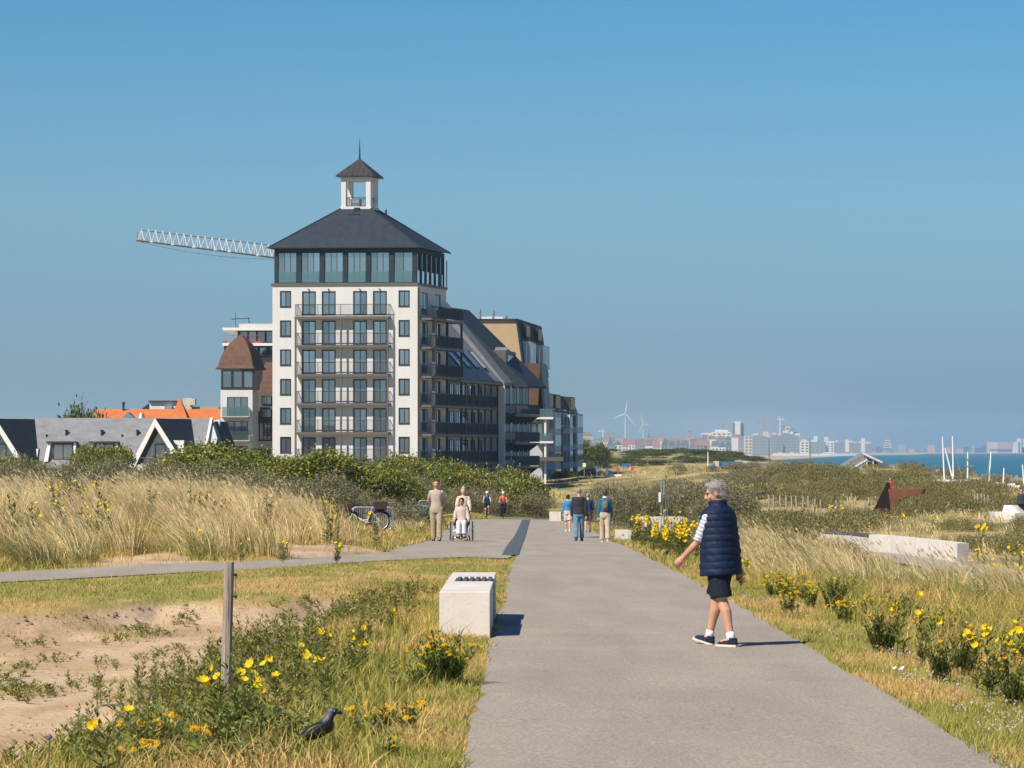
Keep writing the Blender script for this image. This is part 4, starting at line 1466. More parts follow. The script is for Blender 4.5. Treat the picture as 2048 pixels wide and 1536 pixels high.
for t_, w_, ztop in ((.06, .18, Z(832, 405)), (.52, .09, Z(828, 405)), (.76, .20, Z(824, 405))):
 bx_ = MB(FE, org).box((Ln * t_, -.2, -4.5), (Ln * (t_ + w_), .9, ztop)).build('bay', m_pale, eb)
 nb = 4
 hgt = (ztop + 4.5) / nb
 for r_ in range(nb):
  for k in range(2):
   a_ = Ln * t_ + .25 + k * (Ln * w_ - .3) / 2
   MB(FE, org).box((a_, .903, -4.5 + hgt * r_ + .5), (a_ + (Ln * w_ - .3) / 2 - .25, .94, -4.5 + hgt * (r_ + 1) - .3)).build('pane', m_glass, bx_)
  FX = Frame(FE((Ln * t_, .9, 0)), (1, 0, 0), (0, -1, 0))
  MB(Frame(FE((Ln * t_, 0, 0)), FE.n, -ud), org).box((.12, .003, -4.5 + hgt * r_ + .5), (.78, .03, -4.5 + hgt * (r_ + 1) - .3)).build('side_pane', m_glass, bx_)
MB(FE, org).box((Ln - 1, -.2, Z(860, 405)), (Ln + .9, .2, Z(857, 405))).build('camera_arm', m_frame, eb)

# --- tower crane behind the tower
d = 385.0
m_crane = mk('crane_white', (.62, .62, .62), rough=.6, var=.06)
org = (X(690, d), d, -4.5)
cr_ = empty('tower_crane', org, 0, 'white lattice tower crane reaching out left behind the tower roof', 'crane')
A0, A1 = P(276, 481, d), P(700, 534, d)
jib_h = 25.5 * d / F
N = 30
wd_ = .75
top = [A0.lerp(A1, k / N) + Vector((0, 0, jib_h * (1 if k else .85))) for k in range(N + 1)]
bf = [A0.lerp(A1, k / N) + Vector((0, -wd_, 0)) for k in range(N + 1)]
bk = [A0.lerp(A1, k / N) + Vector((0, wd_, 0)) for k in range(N + 1)]
m_cdark = mk('crane_chord', (.16, .16, .17), rough=.6, var=.1)
MB(None, org).tube([top[0] + Vector((.25, 0, -.05)), top[-1]], .075, 5).tube([bf[0], bf[-1]], .085, 5).tube([bk[0], bk[-1]], .085, 5).build('jib_chord', m_cdark, cr_)
lac = MB(None, org)
for k in range(N):
 m0 = bf[k].lerp(bf[k + 1], .5)
 m1 = bk[k].lerp(bk[k + 1], .5)
 tp = top[k].lerp(top[k + 1], .5)
 for q in (bf[k], bf[k + 1], bk[k], bk[k + 1]):
  lac.tube([q, tp], .045, 4)
 if k % 2 == 0:
  lac.tube([m0, tp], .035, 4)
 lac.tube([bf[k], bk[k + 1]], .035, 4)
lac.build('jib_lattice', m_crane, cr_)
for k in (2, 5, 8, 11, 13, 17, 20, 23, 26):
 c_ = A0.lerp(A1, k / N)
 MB(None, org).box((c_.x - .22, c_.y - wd_ - .1, c_.z - .06), (c_.x + .22, c_.y + wd_ + .1, c_.z + .08)).build('walkway_plate', m_crane, cr_)
MB(None, org).tube([A0 + Vector((-.25, 0, .02)), A0 + Vector((1.0, 0, .0))], .16, 6).tube([A0 + Vector((-.1, 0, 0)), A0 + Vector((-.1, 0, 1.1))], .04, 4).tube([A0 + Vector((.1, -.4, .9)), A0 + Vector((.1, .4, .9))], .04, 4).build('jib_tip', m_red, cr_)
cab = [P(282, 484, d)]
for k in range(1, 13):
 t_ = k / 12
 x_ = 282 + (600 - 282) * t_
 cab.append(P(x_, 484 + 34 * math.sin(t_ * math.pi * .62) ** .9, d))
MB(None, org).tube(cab, .025, 4).build('slack_cable', m_cdark, cr_)
ms = MB(None, org)
for sx_ in (-.6, .6):
 for sy_ in (-.6, .6):
  ms.tube([(org[0] + sx_, d + sy_, -4.5), (org[0] + sx_, d + sy_, A1.z + jib_h)], .1, 5)
ms.build('mast', m_crane, cr_)

# ------------------------------------------------------------------ plants
m_leaf = mk('leaf', (1, 1, 1), rough=.6, var=.12, scale=2.0, attr=True, transl=.22, spec=.25)
m_gleaf = mk('glossy_leaf', (1, 1, 1), rough=.42, var=.12, scale=2.0, attr=True, transl=.20, spec=.45)
m_blade = mk('grass_blade', (1, 1, 1), rough=.6, var=0, attr=True, transl=.15, spec=.2)
m_petal = mk('petal', (.86, .62, .02), rough=.6, var=.06, transl=.30, spec=.2)
m_petal2 = mk('petal_orange', (.80, .47, .01), rough=.6, var=.08, transl=.25, spec=.2)
m_stem = mk('stem', (.13, .15, .045), rough=.8, var=.2, scale=12)
m_bark = mk('bark', (.11, .085, .065), rough=.9, var=.25, scale=8)


class Geo:
 """Triangles with a colour per vertex, gathered as arrays."""

 def __init__(self):
  self.v, self.f, self.c, self.n = [], [], [], 0

 def add(self, v, f, c):
  self.v.append(v)
  self.f.append(f + self.n)
  self.c.append(c)
  self.n += len(v)

 def arrays(self):
  return np.concatenate(self.v), np.concatenate(self.f), np.concatenate(self.c)

 def mesh(self, name, mat):
  v, f, c = self.arrays()
  return np_mesh(name, v, f, mat, c, mesh_only=True)

 def build(self, name, mat, parent=None):
  v, f, c = self.arrays()
  return np_mesh(name, v, f, mat, c, parent)

 def blades(self, base, h, lean, w, col, r, segs=2):
  """base (n,3), h (n), lean (n,2) tip displacement, w (n), col (n,3)"""
  n = len(base)
  az = r.uniform(0, 2 * np.pi, n)
  sd = np.stack([np.cos(az), np.sin(az), np.zeros(n)], -1) * w[:, None] * .5
  ln = np.concatenate([lean, np.zeros((n, 1))], 1)
  pts = []
  for k in range(segs):
   s_ = k / segs
   c_ = base + np.stack([0 * h, 0 * h, h * s_ * (1 - .12 * s_)], -1) + ln * s_ ** 2
   ww = (1 - .45 * s_)
   pts += [c_ - sd * ww, c_ + sd * ww]
  pts.append(base + np.stack([0 * h, 0 * h, h * .88], -1) + ln)
  m = len(pts)
  v = np.stack(pts, 1).reshape(-1, 3)
  f = []
  for k in range(segs - 1):
   a = 2 * k
   f += [(a, a + 1, a + 3), (a, a + 3, a + 2)]
  a = 2 * (segs - 1)
  f.append((a, a + 1, a + 2))
  f = np.array(f)
  ff_ = (np.arange(n)[:, None, None] * m + f[None]).reshape(-1, 3)
  self.add(v, ff_, np.repeat(col, m, 0))

 def leaves(self, c, d, nrm, L, Wd, col):
  """diamond leaves: centre of base c, long axis d, normal nrm"""
  n = len(c)
  d = d / np.maximum(np.linalg.norm(d, axis=1, keepdims=True), 1e-6)
  s_ = np.cross(nrm, d)
  s_ = s_ / np.maximum(np.linalg.norm(s_, axis=1, keepdims=True), 1e-6)
  up = np.cross(d, s_)
  L, Wd = L[:, None], Wd[:, None]
  v = np.stack([c, c + d * L * .5 - s_ * Wd * .5 + up * Wd * .12, c + d * L, c + d * L * .5 + s_ * Wd * .5 + up * Wd * .12], 1).reshape(-1, 3)
  f = np.array([(0, 1, 2), (0, 2, 3)])
  ff_ = (np.arange(n)[:, None, None] * 4 + f[None]).reshape(-1, 3)
  self.add(v, ff_, np.repeat(col, 4, 0))


def rand_dirs(r, n):
 v = r.normal(size=(n, 3))
 return v / np.linalg.norm(v, axis=1, keepdims=True)


def jitter(r, base, n, amt):
 return np.clip(np.asarray(base)[None] * (1 + r.normal(size=(n, 1)) * amt) * (1 + r.normal(size=(n, 3)) * amt * .25), .004, .95)


def mixcol(r, n, cols, w, amt=.15):
 k = r.choice(len(cols), n, p=np.array(w) / sum(w))
 return np.clip(np.array(cols)[k] * (1 + r.normal(size=(n, 1)) * amt), .004, .95)


def bush_mesh(seed, R, H, n, L, Wd, cols, wts, lobes=9, twig=0.10, mat=None, updraft=.35, name='crown'):
 """A shrub: leaves on and inside overlapping lobes, gaps between them, some shoots standing out."""
 r = np.random.default_rng(seed)
 g = Geo()
 lc, lr = [], []
 for k in range(lobes):
  a, q = r.uniform(0, 2 * np.pi), math.sqrt(r.uniform(0, 1)) * R * .75
  top = H * (1 - .45 * (q / R) ** 2) * r.uniform(.72, 1.04)
  rad = R * r.uniform(.28, .46)
  lc.append((q * math.cos(a), q * math.sin(a), max(rad * .6, top - rad)))
  lr.append(rad)
 lc, lr = np.array(lc), np.array(lr)
 # lower skirts so that no bare stem zone shows
 nl = lobes
 k = r.choice(nl, n, p=lr ** 2 / (lr ** 2).sum())
 dv = rand_dirs(r, n)
 dv[:, 2] = np.where(dv[:, 2] < -.2, -dv[:, 2] * r.uniform(-.6, 1, n), dv[:, 2])
 rad = lr[k] * (r.uniform(.35, 1.0, n) ** .45) * (.82 + .36 * vnoise(dv[:, 0] * 3 + k, dv[:, 1] * 3 + dv[:, 2] * 2, seed))
 c = lc[k] + dv * rad[:, None] * np.array([1, 1, .85])
 # skirt
 ns = n // 5
 a = r.uniform(0, 2 * np.pi, ns)
 q = R * r.uniform(.35, .98, ns)
 sk = np.stack([np.cos(a) * q, np.sin(a) * q, r.uniform(0, .5, ns) * H * (1.05 - q / R)], -1)
 c[:ns] = sk
 dv[:ns] = np.stack([np.cos(a), np.sin(a), np.full(ns, .4)], -1)
 # shoots
 nsht = int(n * twig)
 js = r.choice(n, nsht)
 c[js] = c[js] + dv[js] * r.uniform(.05, .22, nsht)[:, None] * R * .5 + np.array([0, 0, 1]) * r.uniform(0, .12, nsht)[:, None] * H
 c[:, 2] = np.maximum(c[:, 2], .02)
 lead = dv * .5 + rand_dirs(r, n) * .8 + np.array([0, 0, updraft])
 nrm = dv + rand_dirs(r, n) * .7
 col = mixcol(r, n, cols, wts, .16) * (.85 + .3 * r.random(nl)[k][:, None])
 g.leaves(c, lead, nrm, L * r.uniform(.6, 1.35, n), Wd * r.uniform(.6, 1.3, n), col)
 return g.mesh(name, mat or m_leaf)


def stems_mesh(seed, R, H, n=6, th=.03, name='stem'):
 r = random.Random(seed)
 mb = MB()
 for k in range(n):
  a = r.uniform(0, 6.28)
  q = r.uniform(.25, .65) * R
  mb.tube([(.1 * math.cos(a) * R, .1 * math.sin(a) * R, -.15), (q * .5 * math.cos(a), q * .5 * math.sin(a), H * .35), (q * math.cos(a + .3), q * math.sin(a + .3), H * .75)], [th, th * .7, th * .3], 5)
 return mb.mesh(name, m_bark)


BUCK = ([(.225, .215, .10), (.32, .30, .18), (.14, .14, .055), (.23, .16, .09)], [4, 3, 2.5, 1.3])
GREEN = ([(.16, .19, .026), (.28, .28, .035), (.085, .115, .018), (.36, .31, .05), (.22, .12, .035)], [4, 3, 2.5, 1.2, .35])
DARKG = ([(.10, .12, .04), (.15, .16, .05), (.07, .09, .03)], [3, 2, 2])
DUNEB = ([(.25, .215, .085), (.17, .175, .06), (.33, .265, .11), (.13, .14, .05)], [3, 3, 2.5, 2])

buck_me = [bush_mesh(100 + k, 1.25, 1.6, 3000, .105, .036, *BUCK, lobes=10) for k in range(5)]
buck_st = [stems_mesh(120 + k, 1.25, 1.5) for k in range(3)]
green_me = [bush_mesh(140 + k, 1.7, 2.5, 3800, .14, .085, *GREEN, lobes=12, mat=m_gleaf) for k in range(5)]
green_st = [stems_mesh(160 + k, 1.7, 2.3, 7, .05) for k in range(3)]
dark_me = [bush_mesh(180 + k, 2.2, 3.0, 2600, .24, .13, *DARKG, lobes=12) for k in range(3)]
dune_me = [bush_mesh(200 + k, 1.5, .95, 2200, .12, .04, *DUNEB, lobes=11, updraft=.9) for k in range(4)]
KNOWN = {}


def bush(name, meshes, stems, loc, sc, label, group, rnd, cat='shrub'):
 o = empty(name, loc, rnd.uniform(0, 6.28), label, cat, group)
 o.scale = sc
 link('crown', rnd.choice(meshes), o)
 if stems:
  link('stem', rnd.choice(stems), o)
 return o


rb = random.Random(5)


MARKS = [(-20, 'at the left picture edge'), (75, 'left of the first dormer'), (150, 'under the two dormers'), (250, 'left of the white A-frame gable'), (340, 'under the white A-frame gable'), (430, 'right of the white A-frame gable'), (500, 'under the bell-shaped roof'), (570, 'under the left edge of the tower'), (660, 'under the left tower balconies'), (745, 'under the right tower balconies'), (820, 'under the right edge of the tower'), (900, 'under the dark side balconies'), (970, 'under the grey wing'), (1045, 'under the brown gable house'), (1120, 'under the pale end block'), (1190, 'right of the pale end block'), (1260, 'under the larger wind turbine'), (1320, 'left of the sign posts'), (1390, 'behind the head of the near walker'), (1460, 'under the blue kiosk'), (1540, 'under the long kiosk roof'), (1620, 'right of the kiosk'), (1700, 'under the gabled pavilion'), (1780, 'by the rusty marker'), (1860, 'right of the rusty marker'), (1930, 'under the boat masts'), (2000, 'under the short mast'), (2070, 'at the right picture edge')]


def place_name(px, d, d0, d1, h, h0, h1):
 m = min(MARKS, key=lambda q: abs(q[0] - px))[1]
 t = (math.log(d) - math.log(d0)) / (math.log(d1) - math.log(d0))
 r = 'front row' if t < .34 else 'middle row' if t < .67 else 'back row'
 s_ = (h - h0) / max(h1 - h0, .01)
 return ('low' if s_ < .34 else 'medium' if s_ < .67 else 'tall'), r, m


def scatter(n, px0, px1, d0, d1, h0, h1, name, meshes, stems, label, group, base_h, base_r, mind=.75, test=None, wide=(0.85, 1.25)):
 placed = []
 tries = 0
 while len(placed) < n and tries < n * 40:
  tries += 1
  d_ = math.exp(rb.uniform(math.log(d0), math.log(d1)))
  px_ = rb.uniform(px0, px1)
  x_ = X(px_, d_)
  if bool(on_path(np.array([x_]), np.array([d_]), 1.0)[0]):
   continue
  if test and not test(px_, d_, x_):
   continue
  if any((x_ - q[0]) ** 2 + ((d_ - q[1]) * .7) ** 2 < (mind * (rb.uniform(.8, 1.2))) ** 2 for q in placed):
   continue
  placed.append((x_, d_))
  h_ = rb.uniform(h0, h1)
  w_ = rb.uniform(*wide)
  a_, r_, m_ = place_name(px_, d_, d0, d1, h_, h0, h1)
  bush(name, meshes, stems, (x_, d_, gz(x_, d_) - .08), (w_, w_ * rb.uniform(.9, 1.1), h_ / base_h), '%s %s, %s, %s' % (a_, label, r_, m_), group, rb)
 return placed


# grey-green sea buckthorn, strip on the left dune
scatter(46, -60, 745, 92, 124, 1.05, 1.65, 'sea_buckthorn', buck_me, buck_st, 'buckthorn bush on the left dune', 'buckthorn on the left dune', 1.6, 1.25, 1.15, lambda p, d, x: not (p > 630 and d < 112))
scatter(15, 660, 850, 112, 150, .9, 1.5, 'sea_buckthorn', buck_me, buck_st, 'buckthorn bush near the bicycles', 'buckthorn behind the bicycles', 1.6, 1.25, 1.0, lambda p, d, x: x < np.interp(d, PL_D, PL_X) - 1.6 and not (d < 120 and p > 650))
# leafy green shrubs below the buildings
scatter(44, 375, 810, 132, 158, 1.8, 2.55, 'green_shrub', green_me, green_st, 'leafy green shrub', 'leafy shrubs below the tower', 2.5, 1.7, 1.2)
scatter(26, 780, 1050, 198, 222, 2.7, 3.7, 'green_shrub', green_me, green_st, 'yellow-green shrub', 'leafy shrubs below the wing', 2.5, 1.7, 1.3, wide=(.95, 1.3))
scatter(5, -40, 60, 150, 165, 1.7, 2.3, 'green_shrub', green_me, green_st, 'green shrub by the slate house', 'shrubs at the left gable', 2.5, 1.7, 1.0)
scatter(5, 165, 250, 160, 175, 2.3, 2.9, 'green_shrub', green_me, green_st, 'green shrub by the slate house', 'shrubs at the dormers', 2.5, 1.7, .9, wide=(.6, .8))
# buckthorn round the far end of the square
scatter(34, 800, 1100, 193.5, 206, 1.5, 2.3, 'sea_buckthorn', buck_me, buck_st, 'buckthorn bush behind the cyclists', 'buckthorn behind the cyclists', 1.6, 1.25, .95)
scatter(12, 820, 925, 150, 192, 1.0, 1.7, 'sea_buckthorn', buck_me, buck_st, 'olive buckthorn bush beside the square', 'buckthorn left of the square', 1.6, 1.25, .9, lambda p, d, x: x < np.interp(d, PL_D, PL_X) - 1.3)
# the big thicket right of the path
scatter(58, 1150, 1470, 138, 196, 1.7, 2.7, 'sea_buckthorn', buck_me, buck_st, 'grey-green buckthorn bush', 'buckthorn right of the path', 1.6, 1.25, 1.05, lambda p, d, x: x > np.interp(d, MR_D, MR_X) + 1.7 and not (p > 1240 and d < 146))
scatter(40, 1210, 1660, 205, 345, .9, 1.6, 'sea_buckthorn', buck_me, buck_st, 'far buckthorn bush', 'buckthorn before the kiosk', 1.6, 1.25, 1.5, lambda p, d, x: not (p < 1330 and d > 235), wide=(1.0, 1.6))
scatter(30, 1440, 1740, 112, 168, .55, .95, 'dune_scrub', dune_me, None, 'olive dune scrub', 'scrub before the rusty marker', .95, 1.5, 1.3)
scatter(32, 1520, 1790, 200, 262, .8, 1.5, 'dune_scrub', dune_me, None, 'mound scrub', 'scrub on the mound', .95, 1.5, 1.5)
scatter(6, 1806, 1870, 165.5, 170, 1.0, 1.5, 'dune_scrub', dune_me, None, 'scrub before the rusty arm', 'scrub before the rusty arm', .95, 1.5, .7, wide=(.5, .8))
scatter(24, 1790, 1990, 196, 236, .8, 1.5, 'dune_scrub', dune_me, None, 'brownish dune scrub', 'scrub at the rusty wall', .95, 1.5, 1.3)
scatter(20, 1640, 2080, 240, 325, .6, 1.1, 'dune_scrub', dune_me, None, 'scrub on the sea ridge', 'scrub on the sea ridge', .95, 1.5, 1.8, wide=(1.0, 1.7))
scatter(14, 1930, 2080, 158, 192, .7, 1.2, 'dune_scrub', dune_me, None, 'green scrub behind the white seat', 'scrub at the white blocks', .95, 1.5, 1.4)
scatter(24, 1470, 1720, 72, 104, .4, .6, 'dune_scrub', dune_me, None, 'creeping scrub in tall grass', 'creeping scrub in the right grass', .95, 1.5, 1.2, wide=(.5, .9))
scatter(12, 1900, 2080, 92, 130, .4, .8, 'dune_scrub', dune_me, None, 'scrub beyond the curved wall', 'scrub beyond the white wall', .95, 1.5, 1.1, wide=(.5, .9))
# far hill
scatter(46, 1140, 1560, 470, 860, .8, 1.7, 'hill_bush', dark_me, None, 'dark bush on the far hill', 'bushes on the far hill', 3.0, 2.2, 3.5, wide=(1.0, 2.2))
scatter(5, 1150, 1205, 455, 480, 3.6, 5.2, 'hill_tree', dark_me, None, 'dark tree on the far hill', 'dark trees at the end block', 3.0, 2.2, 2.0, wide=(.8, 1.0))
o = bush('garden_tree', dark_me, None, (X(172, 332), 332, -2.6), (1.5, 1.5, 2.75), 'dark green tree crown showing over the left end of the orange roof', None, rb, 'tree')
link('trunk', MB().tube([(0, 0, -1), (0.1, 0, 1.5)], [.3, .18], 8).mesh('trunk', m_bark), o)
for px_, d_, s_ in ((1135, 385, .6), (1112, 372, .5)):
 bush('hedge_bush', dark_me, None, (X(px_, d_), d_, -4.2), (s_, s_, .55), 'dark rounded bush at the foot of the pale end block', 'bushes at the end block', rb)

# ------------------------------------------------------------------ marram grass
STRAW, STRAW2 = np.array([.88, .68, .36]), np.array([.70, .51, .23])
GRN, GRN2 = np.array([.38, .36, .13]), np.array([.26, .26, .085])


def marram(name, cells, seed, tall, nb, wid, label_kind='stuff', greeny=.35, lean0=-.32):
 """cells: list of tussock points (x, d, size, greenness)"""
 r = np.random.default_rng(seed)
 g = Geo()
 for (x_, d_, sz, gr) in cells:
  l0, l1 = lean0 + r.normal() * .24, r.normal() * .16
  tone = r.uniform(.62, 1.2)
  n = max(8, int(nb * sz))
  a = r.uniform(0, 2 * np.pi, n)
  q = np.sqrt(r.uniform(0, 1, n)) * .30 * sz
  bx, by = x_ + np.cos(a) * q, d_ + np.sin(a) * q
  bz = ground_z(bx, by) - .02
  h = tall * sz * r.uniform(.45, 1.08, n)
  fan = np.stack([np.cos(a), np.sin(a)], -1) * (q / (.30 * sz))[:, None] * h[:, None] * .38
  lean = fan + np.stack([h * (l0 + r.normal(size=n) * .10), (l1 + r.normal(size=n) * .10) * h], -1)
  isg = r.random(n) < gr
  col = np.where(isg[:, None], GRN2 + (GRN - GRN2) * r.random((n, 1)), STRAW2 + (STRAW - STRAW2) * r.random((n, 1)))
  col = np.clip(col * tone * (1 + r.normal(size=(n, 1)) * .14), .01, .9)
  h = np.where(isg, h * .78, h)
  g.blades(np.stack([bx, by, bz], -1), h, lean, wid * r.uniform(.6, 1.3, n), col, r, 3)
  # pale seed heads on the longest stalks
  m = max(1, n // 14)
  hh_ = tall * sz * r.uniform(.95, 1.22, m)
  bi = r.choice(n, m)
  ln = np.stack([hh_ * (lean0 * 1.1 + r.normal(size=m) * .08), r.normal(size=m) * .08 * hh_], -1)
  b_ = np.stack([bx[bi], by[bi], bz[bi]], -1)
  g.blades(b_, hh_, ln, np.full(m, wid * .7), np.tile(STRAW, (m, 1)), r, 3)
  tip = b_ + np.concatenate([ln * .80, (hh_ * .80)[:, None]], 1)
  dirv = np.concatenate([ln * .7, (hh_ * .35)[:, None]], 1)
  g.leaves(tip, dirv, rand_dirs(r, m), np.full(m, .16) * tall, np.full(m, wid * 2.6), np.clip(np.tile([.60, .47, .27], (m, 1)) * (1 + r.normal(size=(m, 1)) * .1), 0, 1))
 o = g.build(name, m_blade)
 tag(o, kind='stuff')
 return o


rm = np.random.default_rng(77)


def cells(n, px0, px1, d0, d1, s0, s1, keep, gr):
 out = []
 while len(out) < n:
  d_ = math.sqrt(rm.uniform(d0 * d0, d1 * d1))
  px_ = rm.uniform(px0, px1)
  x_ = X(px_, d_)
  if keep(px_, d_, x_) < rm.random():
   continue
  out.append((x_, d_, rm.uniform(s0, s1), float(np.clip(gr(px_, d_) + rm.normal() * .15, .05, .95))))
 return out


def keep_left(px, d, x):
 if px > 590 and d > 79 or any(((x - g[0]) / g[2]) ** 2 + ((d - g[1]) / g[3]) ** 2 < 1.1 for g in GAPS):
  return 0
 if d < np.interp(x, SF_X, SF_D) + 1.2 or x > np.interp(d, [58, 70, 92], [-3.6, -3.6, -3.2]):
  return 0
 nz = float(fbm(np.array(x * .55), np.array(d * .30), 81, 3))
 hole = float(fbm(np.array(x * .9 + 40), np.array(d * .34), 87, 2))
 return (0.03 + .97 * float(sstep(.42, .54, nz))) * (1 - .97 * float(sstep(.56, .64, hole)) * (d < 74))


marram('marram_grass', cells(430, -80, 700, 52, 93, .45, 1.25, keep_left, lambda p, d: .62 - .5 * float(sstep(56, 72, d)) + .22 * float(sstep(250, 60, p))), 301, .92, 120, .012)


def keep_mid(px, d, x):
 return 1.0 if x < np.interp(d, PL_D, PL_X) - .9 and not (d < 109 and px > 640) else 0


marram('marram_grass', cells(150, 560, 860, 86, 168, .5, .9, keep_mid, lambda p, d: .55), 302, .8, 60, .016)


def keep_right(px, d, x):
 if x < 4.5:
  return 0
 nz = float(fbm(np.array(x * .5), np.array(d * .22), 83, 3))
 return .04 + .96 * float(sstep(.42, .56, nz))


marram('marram_grass', cells(420, 1420, 2480, 46, 96, .45, 1.15, lambda p, d, x: keep_right(p, d, x) * (0 if (2150 > p > 1700 and 72 < d) else 1), lambda p, d: .50 + .2 * (p > 1700)), 303, .9, 85, .012, lean0=-.36)
marram('dune_grass', cells(680, 1430, 2480, 98, 200, .5, 1.0, lambda p, d, x: .35 + .65 * float(sstep(.42, .56, fbm(np.array(x * .3), np.array(d * .13), 85, 3))) if x > 6.2 else 0, lambda p, d: .45), 304, .62, 34, .026)
marram('dune_grass', cells(800, 1080, 2480, 200, 470, .6, 1.2, lambda p, d, x: 1.0, lambda p, d: .40), 305, .7, 24, .05)

# ------------------------------------------------------------------ short grass, herbs and flowers
def lawn(name, n, x0, x1, d0, d1, hmin, hmax, wid, keep, seed, dens_pow=1.0, lift=0):
 r = np.random.default_rng(seed)
 d_ = d0 + (d1 - d0) * r.random(n) ** dens_pow
 x_ = r.uniform(0, 1, n)
 xa = x0(d_) if callable(x0) else np.full(n, x0)
 xb = x1(d_) if callable(x1) else np.full(n, x1)
 x_ = xa + (xb - xa) * x_
 k = keep(x_, d_) > r.random(n)
 x_, d_ = x_[k], d_[k]
 n = len(x_)
 lk_ = lawn_k(x_, d_)
 tuft = fbm(x_ * 3.1, d_ * 2.0, 91)
 h = (hmin + (hmax - hmin) * r.random(n)) * (.55 + .9 * tuft)
 z = ground_z(x_, d_) - .01
 grn = r.random(n) < (.12 + .80 * lk_)
 A, B = np.array([.21, .225, .042]), np.array([.39, .36, .08])
 C, D = np.array([.48, .315, .11]), np.array([.64, .445, .17])
 u = r.random((n, 1))
 col = np.where(grn[:, None], A + (B - A) * u, C + (D - C) * u) * (1 + r.normal(size=(n, 1)) * .1)
 g = Geo()
 lean = r.normal(size=(n, 2)) * h[:, None] * .45
 g.blades(np.stack([x_, d_, z], -1), h, lean, wid * r.uniform(.6, 1.4, n), np.clip(col, .01, .9), r, 2 if hmax > .12 else 1)
 return tag(g.build(name, m_blade), kind='stuff')


def find_ground(px, py, up=0.0, d0=15.0, d1=330.0):
 """first ground point along the line of sight through a pixel (raised by UP)"""
 ds = np.geomspace(d0, d1, 4000)
 xs = (px - 1024) * ds / F
 line = (HY - py) * ds / F
 hgt = ground_z(xs, ds) + up
 k = np.argmax(line <= hgt)
 return float(ds[k]), float(xs[k])


def off_path(x, d, m=0.0):
 return ~on_path(x, d, m)


def patch(x, d):
 return np.clip(.45 + 1.1 * (fbm(x * 1.8, d * .9, 95) - .25), .1, 1)


L_ = lambda d: np.interp(d, ML_D, ML_X)
R_ = lambda d: np.interp(d, MR_D, MR_X)
nsand = lambda x, d: 1 - .93 * ground_kinds(x, d)
edge_n = lambda d, s: .13 * (vnoise(d * 1.3, d * 0 + .5, s) - .45)
# left verge between the path and the sand hollow
lawn('grass', 135000, lambda d: bowl_near_x(d) - .7, lambda d: L_(d) + edge_n(d, 4), 14.5, 46, .03, .085, .009, lambda x, d: nsand(x, d) * patch(x, d), 401, 1.25)
lawn('grass', 24000, lambda d: bowl_near_x(d) - .7, lambda d: L_(d) - .02, 14.5, 46, .10, .24, .008, lambda x, d: nsand(x, d) * sstep(.42, .62, fbm(x * .8, d * .4, 97)) * sstep(-.1, -.9, x - L_(d)), 402, 1.25)
# the grassy bank between the hollow and the side path
lawn('grass', 90000, -11.0, lambda d: L_(d) + edge_n(d, 5), 34, 68, .03, .09, .012, lambda x, d: nsand(x, d) * off_path(x, d, -.05) * (d < np.interp(x, SN_X, SN_D) + .12) * patch(x, d), 403)
# right verge
lawn('grass', 130000, lambda d: R_(d) - edge_n(d, 6) - .02, lambda d: R_(d) + 1.9 + .035 * d, 14.5, 62, .03, .10, .009, lambda x, d: patch(x, d), 404, 1.3)
lawn('grass', 70000, lambda d: R_(d) + .75 + .01 * d, lambda d: R_(d) + 5.5, 15, 66, .14, .42, .010, lambda x, d: .25 + .75 * sstep(.40, .60, fbm(x * .9, d * .4, 98)), 405, 1.2)
# further along the path, round the square
lawn('grass', 50000, lambda d: R_(d) - .03, lambda d: R_(d) + 5, 62, 150, .05, .22, .018, lambda x, d: patch(x, d), 406)
lawn('grass', 60000, lambda d: np.interp(d, PL_D, PL_X) - 5.5, lambda d: np.interp(d, PL_D, PL_X) + .02, 68, 195, .05, .20, .020, lambda x, d: nsand(x, d) * off_path(x, d) * patch(x, d), 407)
lawn('grass', 50000, -11, -2.6, 50, 74, .05, .22, .012, lambda x, d: nsand(x, d) * (d > np.interp(x, SF_X, SF_D)) * off_path(x, d, .0) * patch(x, d), 408)
# sparse tufts in the sand hollow
lawn('grass', 60000, -7.5, -1.6, 19, 48, .03, .10, .010, lambda x, d: bowl(x, d) * sstep(.53, .68, fbm(x * 1.1, d * .8, 99)), 409)

# earth clods under the eroded edge and on the sand
r = np.random.default_rng(8)
mbc = MB()
for k in range(420):
 x_ = r.uniform(-7.5, -1.8)
 near_edge = r.random() < .55 and x_ < -4.2
 d_ = float(bowl_far_d(np.array(x_))) - r.uniform(-.3, 1.6) if near_edge else r.uniform(19, 40)
 if float(bowl(np.array([x_]), np.array([d_]))[0]) < .25:
  continue
 s_ = (.007 + .022 * r.random() ** 3) * (1.5 if near_edge else .8)
 M = Matrix.Rotation(r.uniform(0, 6.28), 3, 'Z')
 mbc.ell((x_, d_, gz(x_, d_) + s_ * .2), (s_ * r.uniform(.8, 1.6), s_, s_ * .6), 6, 4, M)
for k in range(520):                                          # dead twigs, shells and crumbs on the sand
 x_, d_ = r.uniform(-7.4, -1.8), r.uniform(18, 45)
 if float(bowl(np.array([x_]), np.array([d_]))[0]) < .5:
  continue
 a_, l_ = r.uniform(0, 3.1), .012 + .05 * r.random() ** 3
 z_ = gz(x_, d_) + .004
 mbc.tube([(x_, d_, z_), (x_ + l_ * math.cos(a_), d_ + l_ * math.sin(a_), z_ + r.uniform(0, .012))], r.uniform(.002, .005), 3)
o = mbc.build('clods', mk('earth_clod', (.22, .165, .115), rough=.95, var=.25, scale=20))
tag(o, kind='stuff')


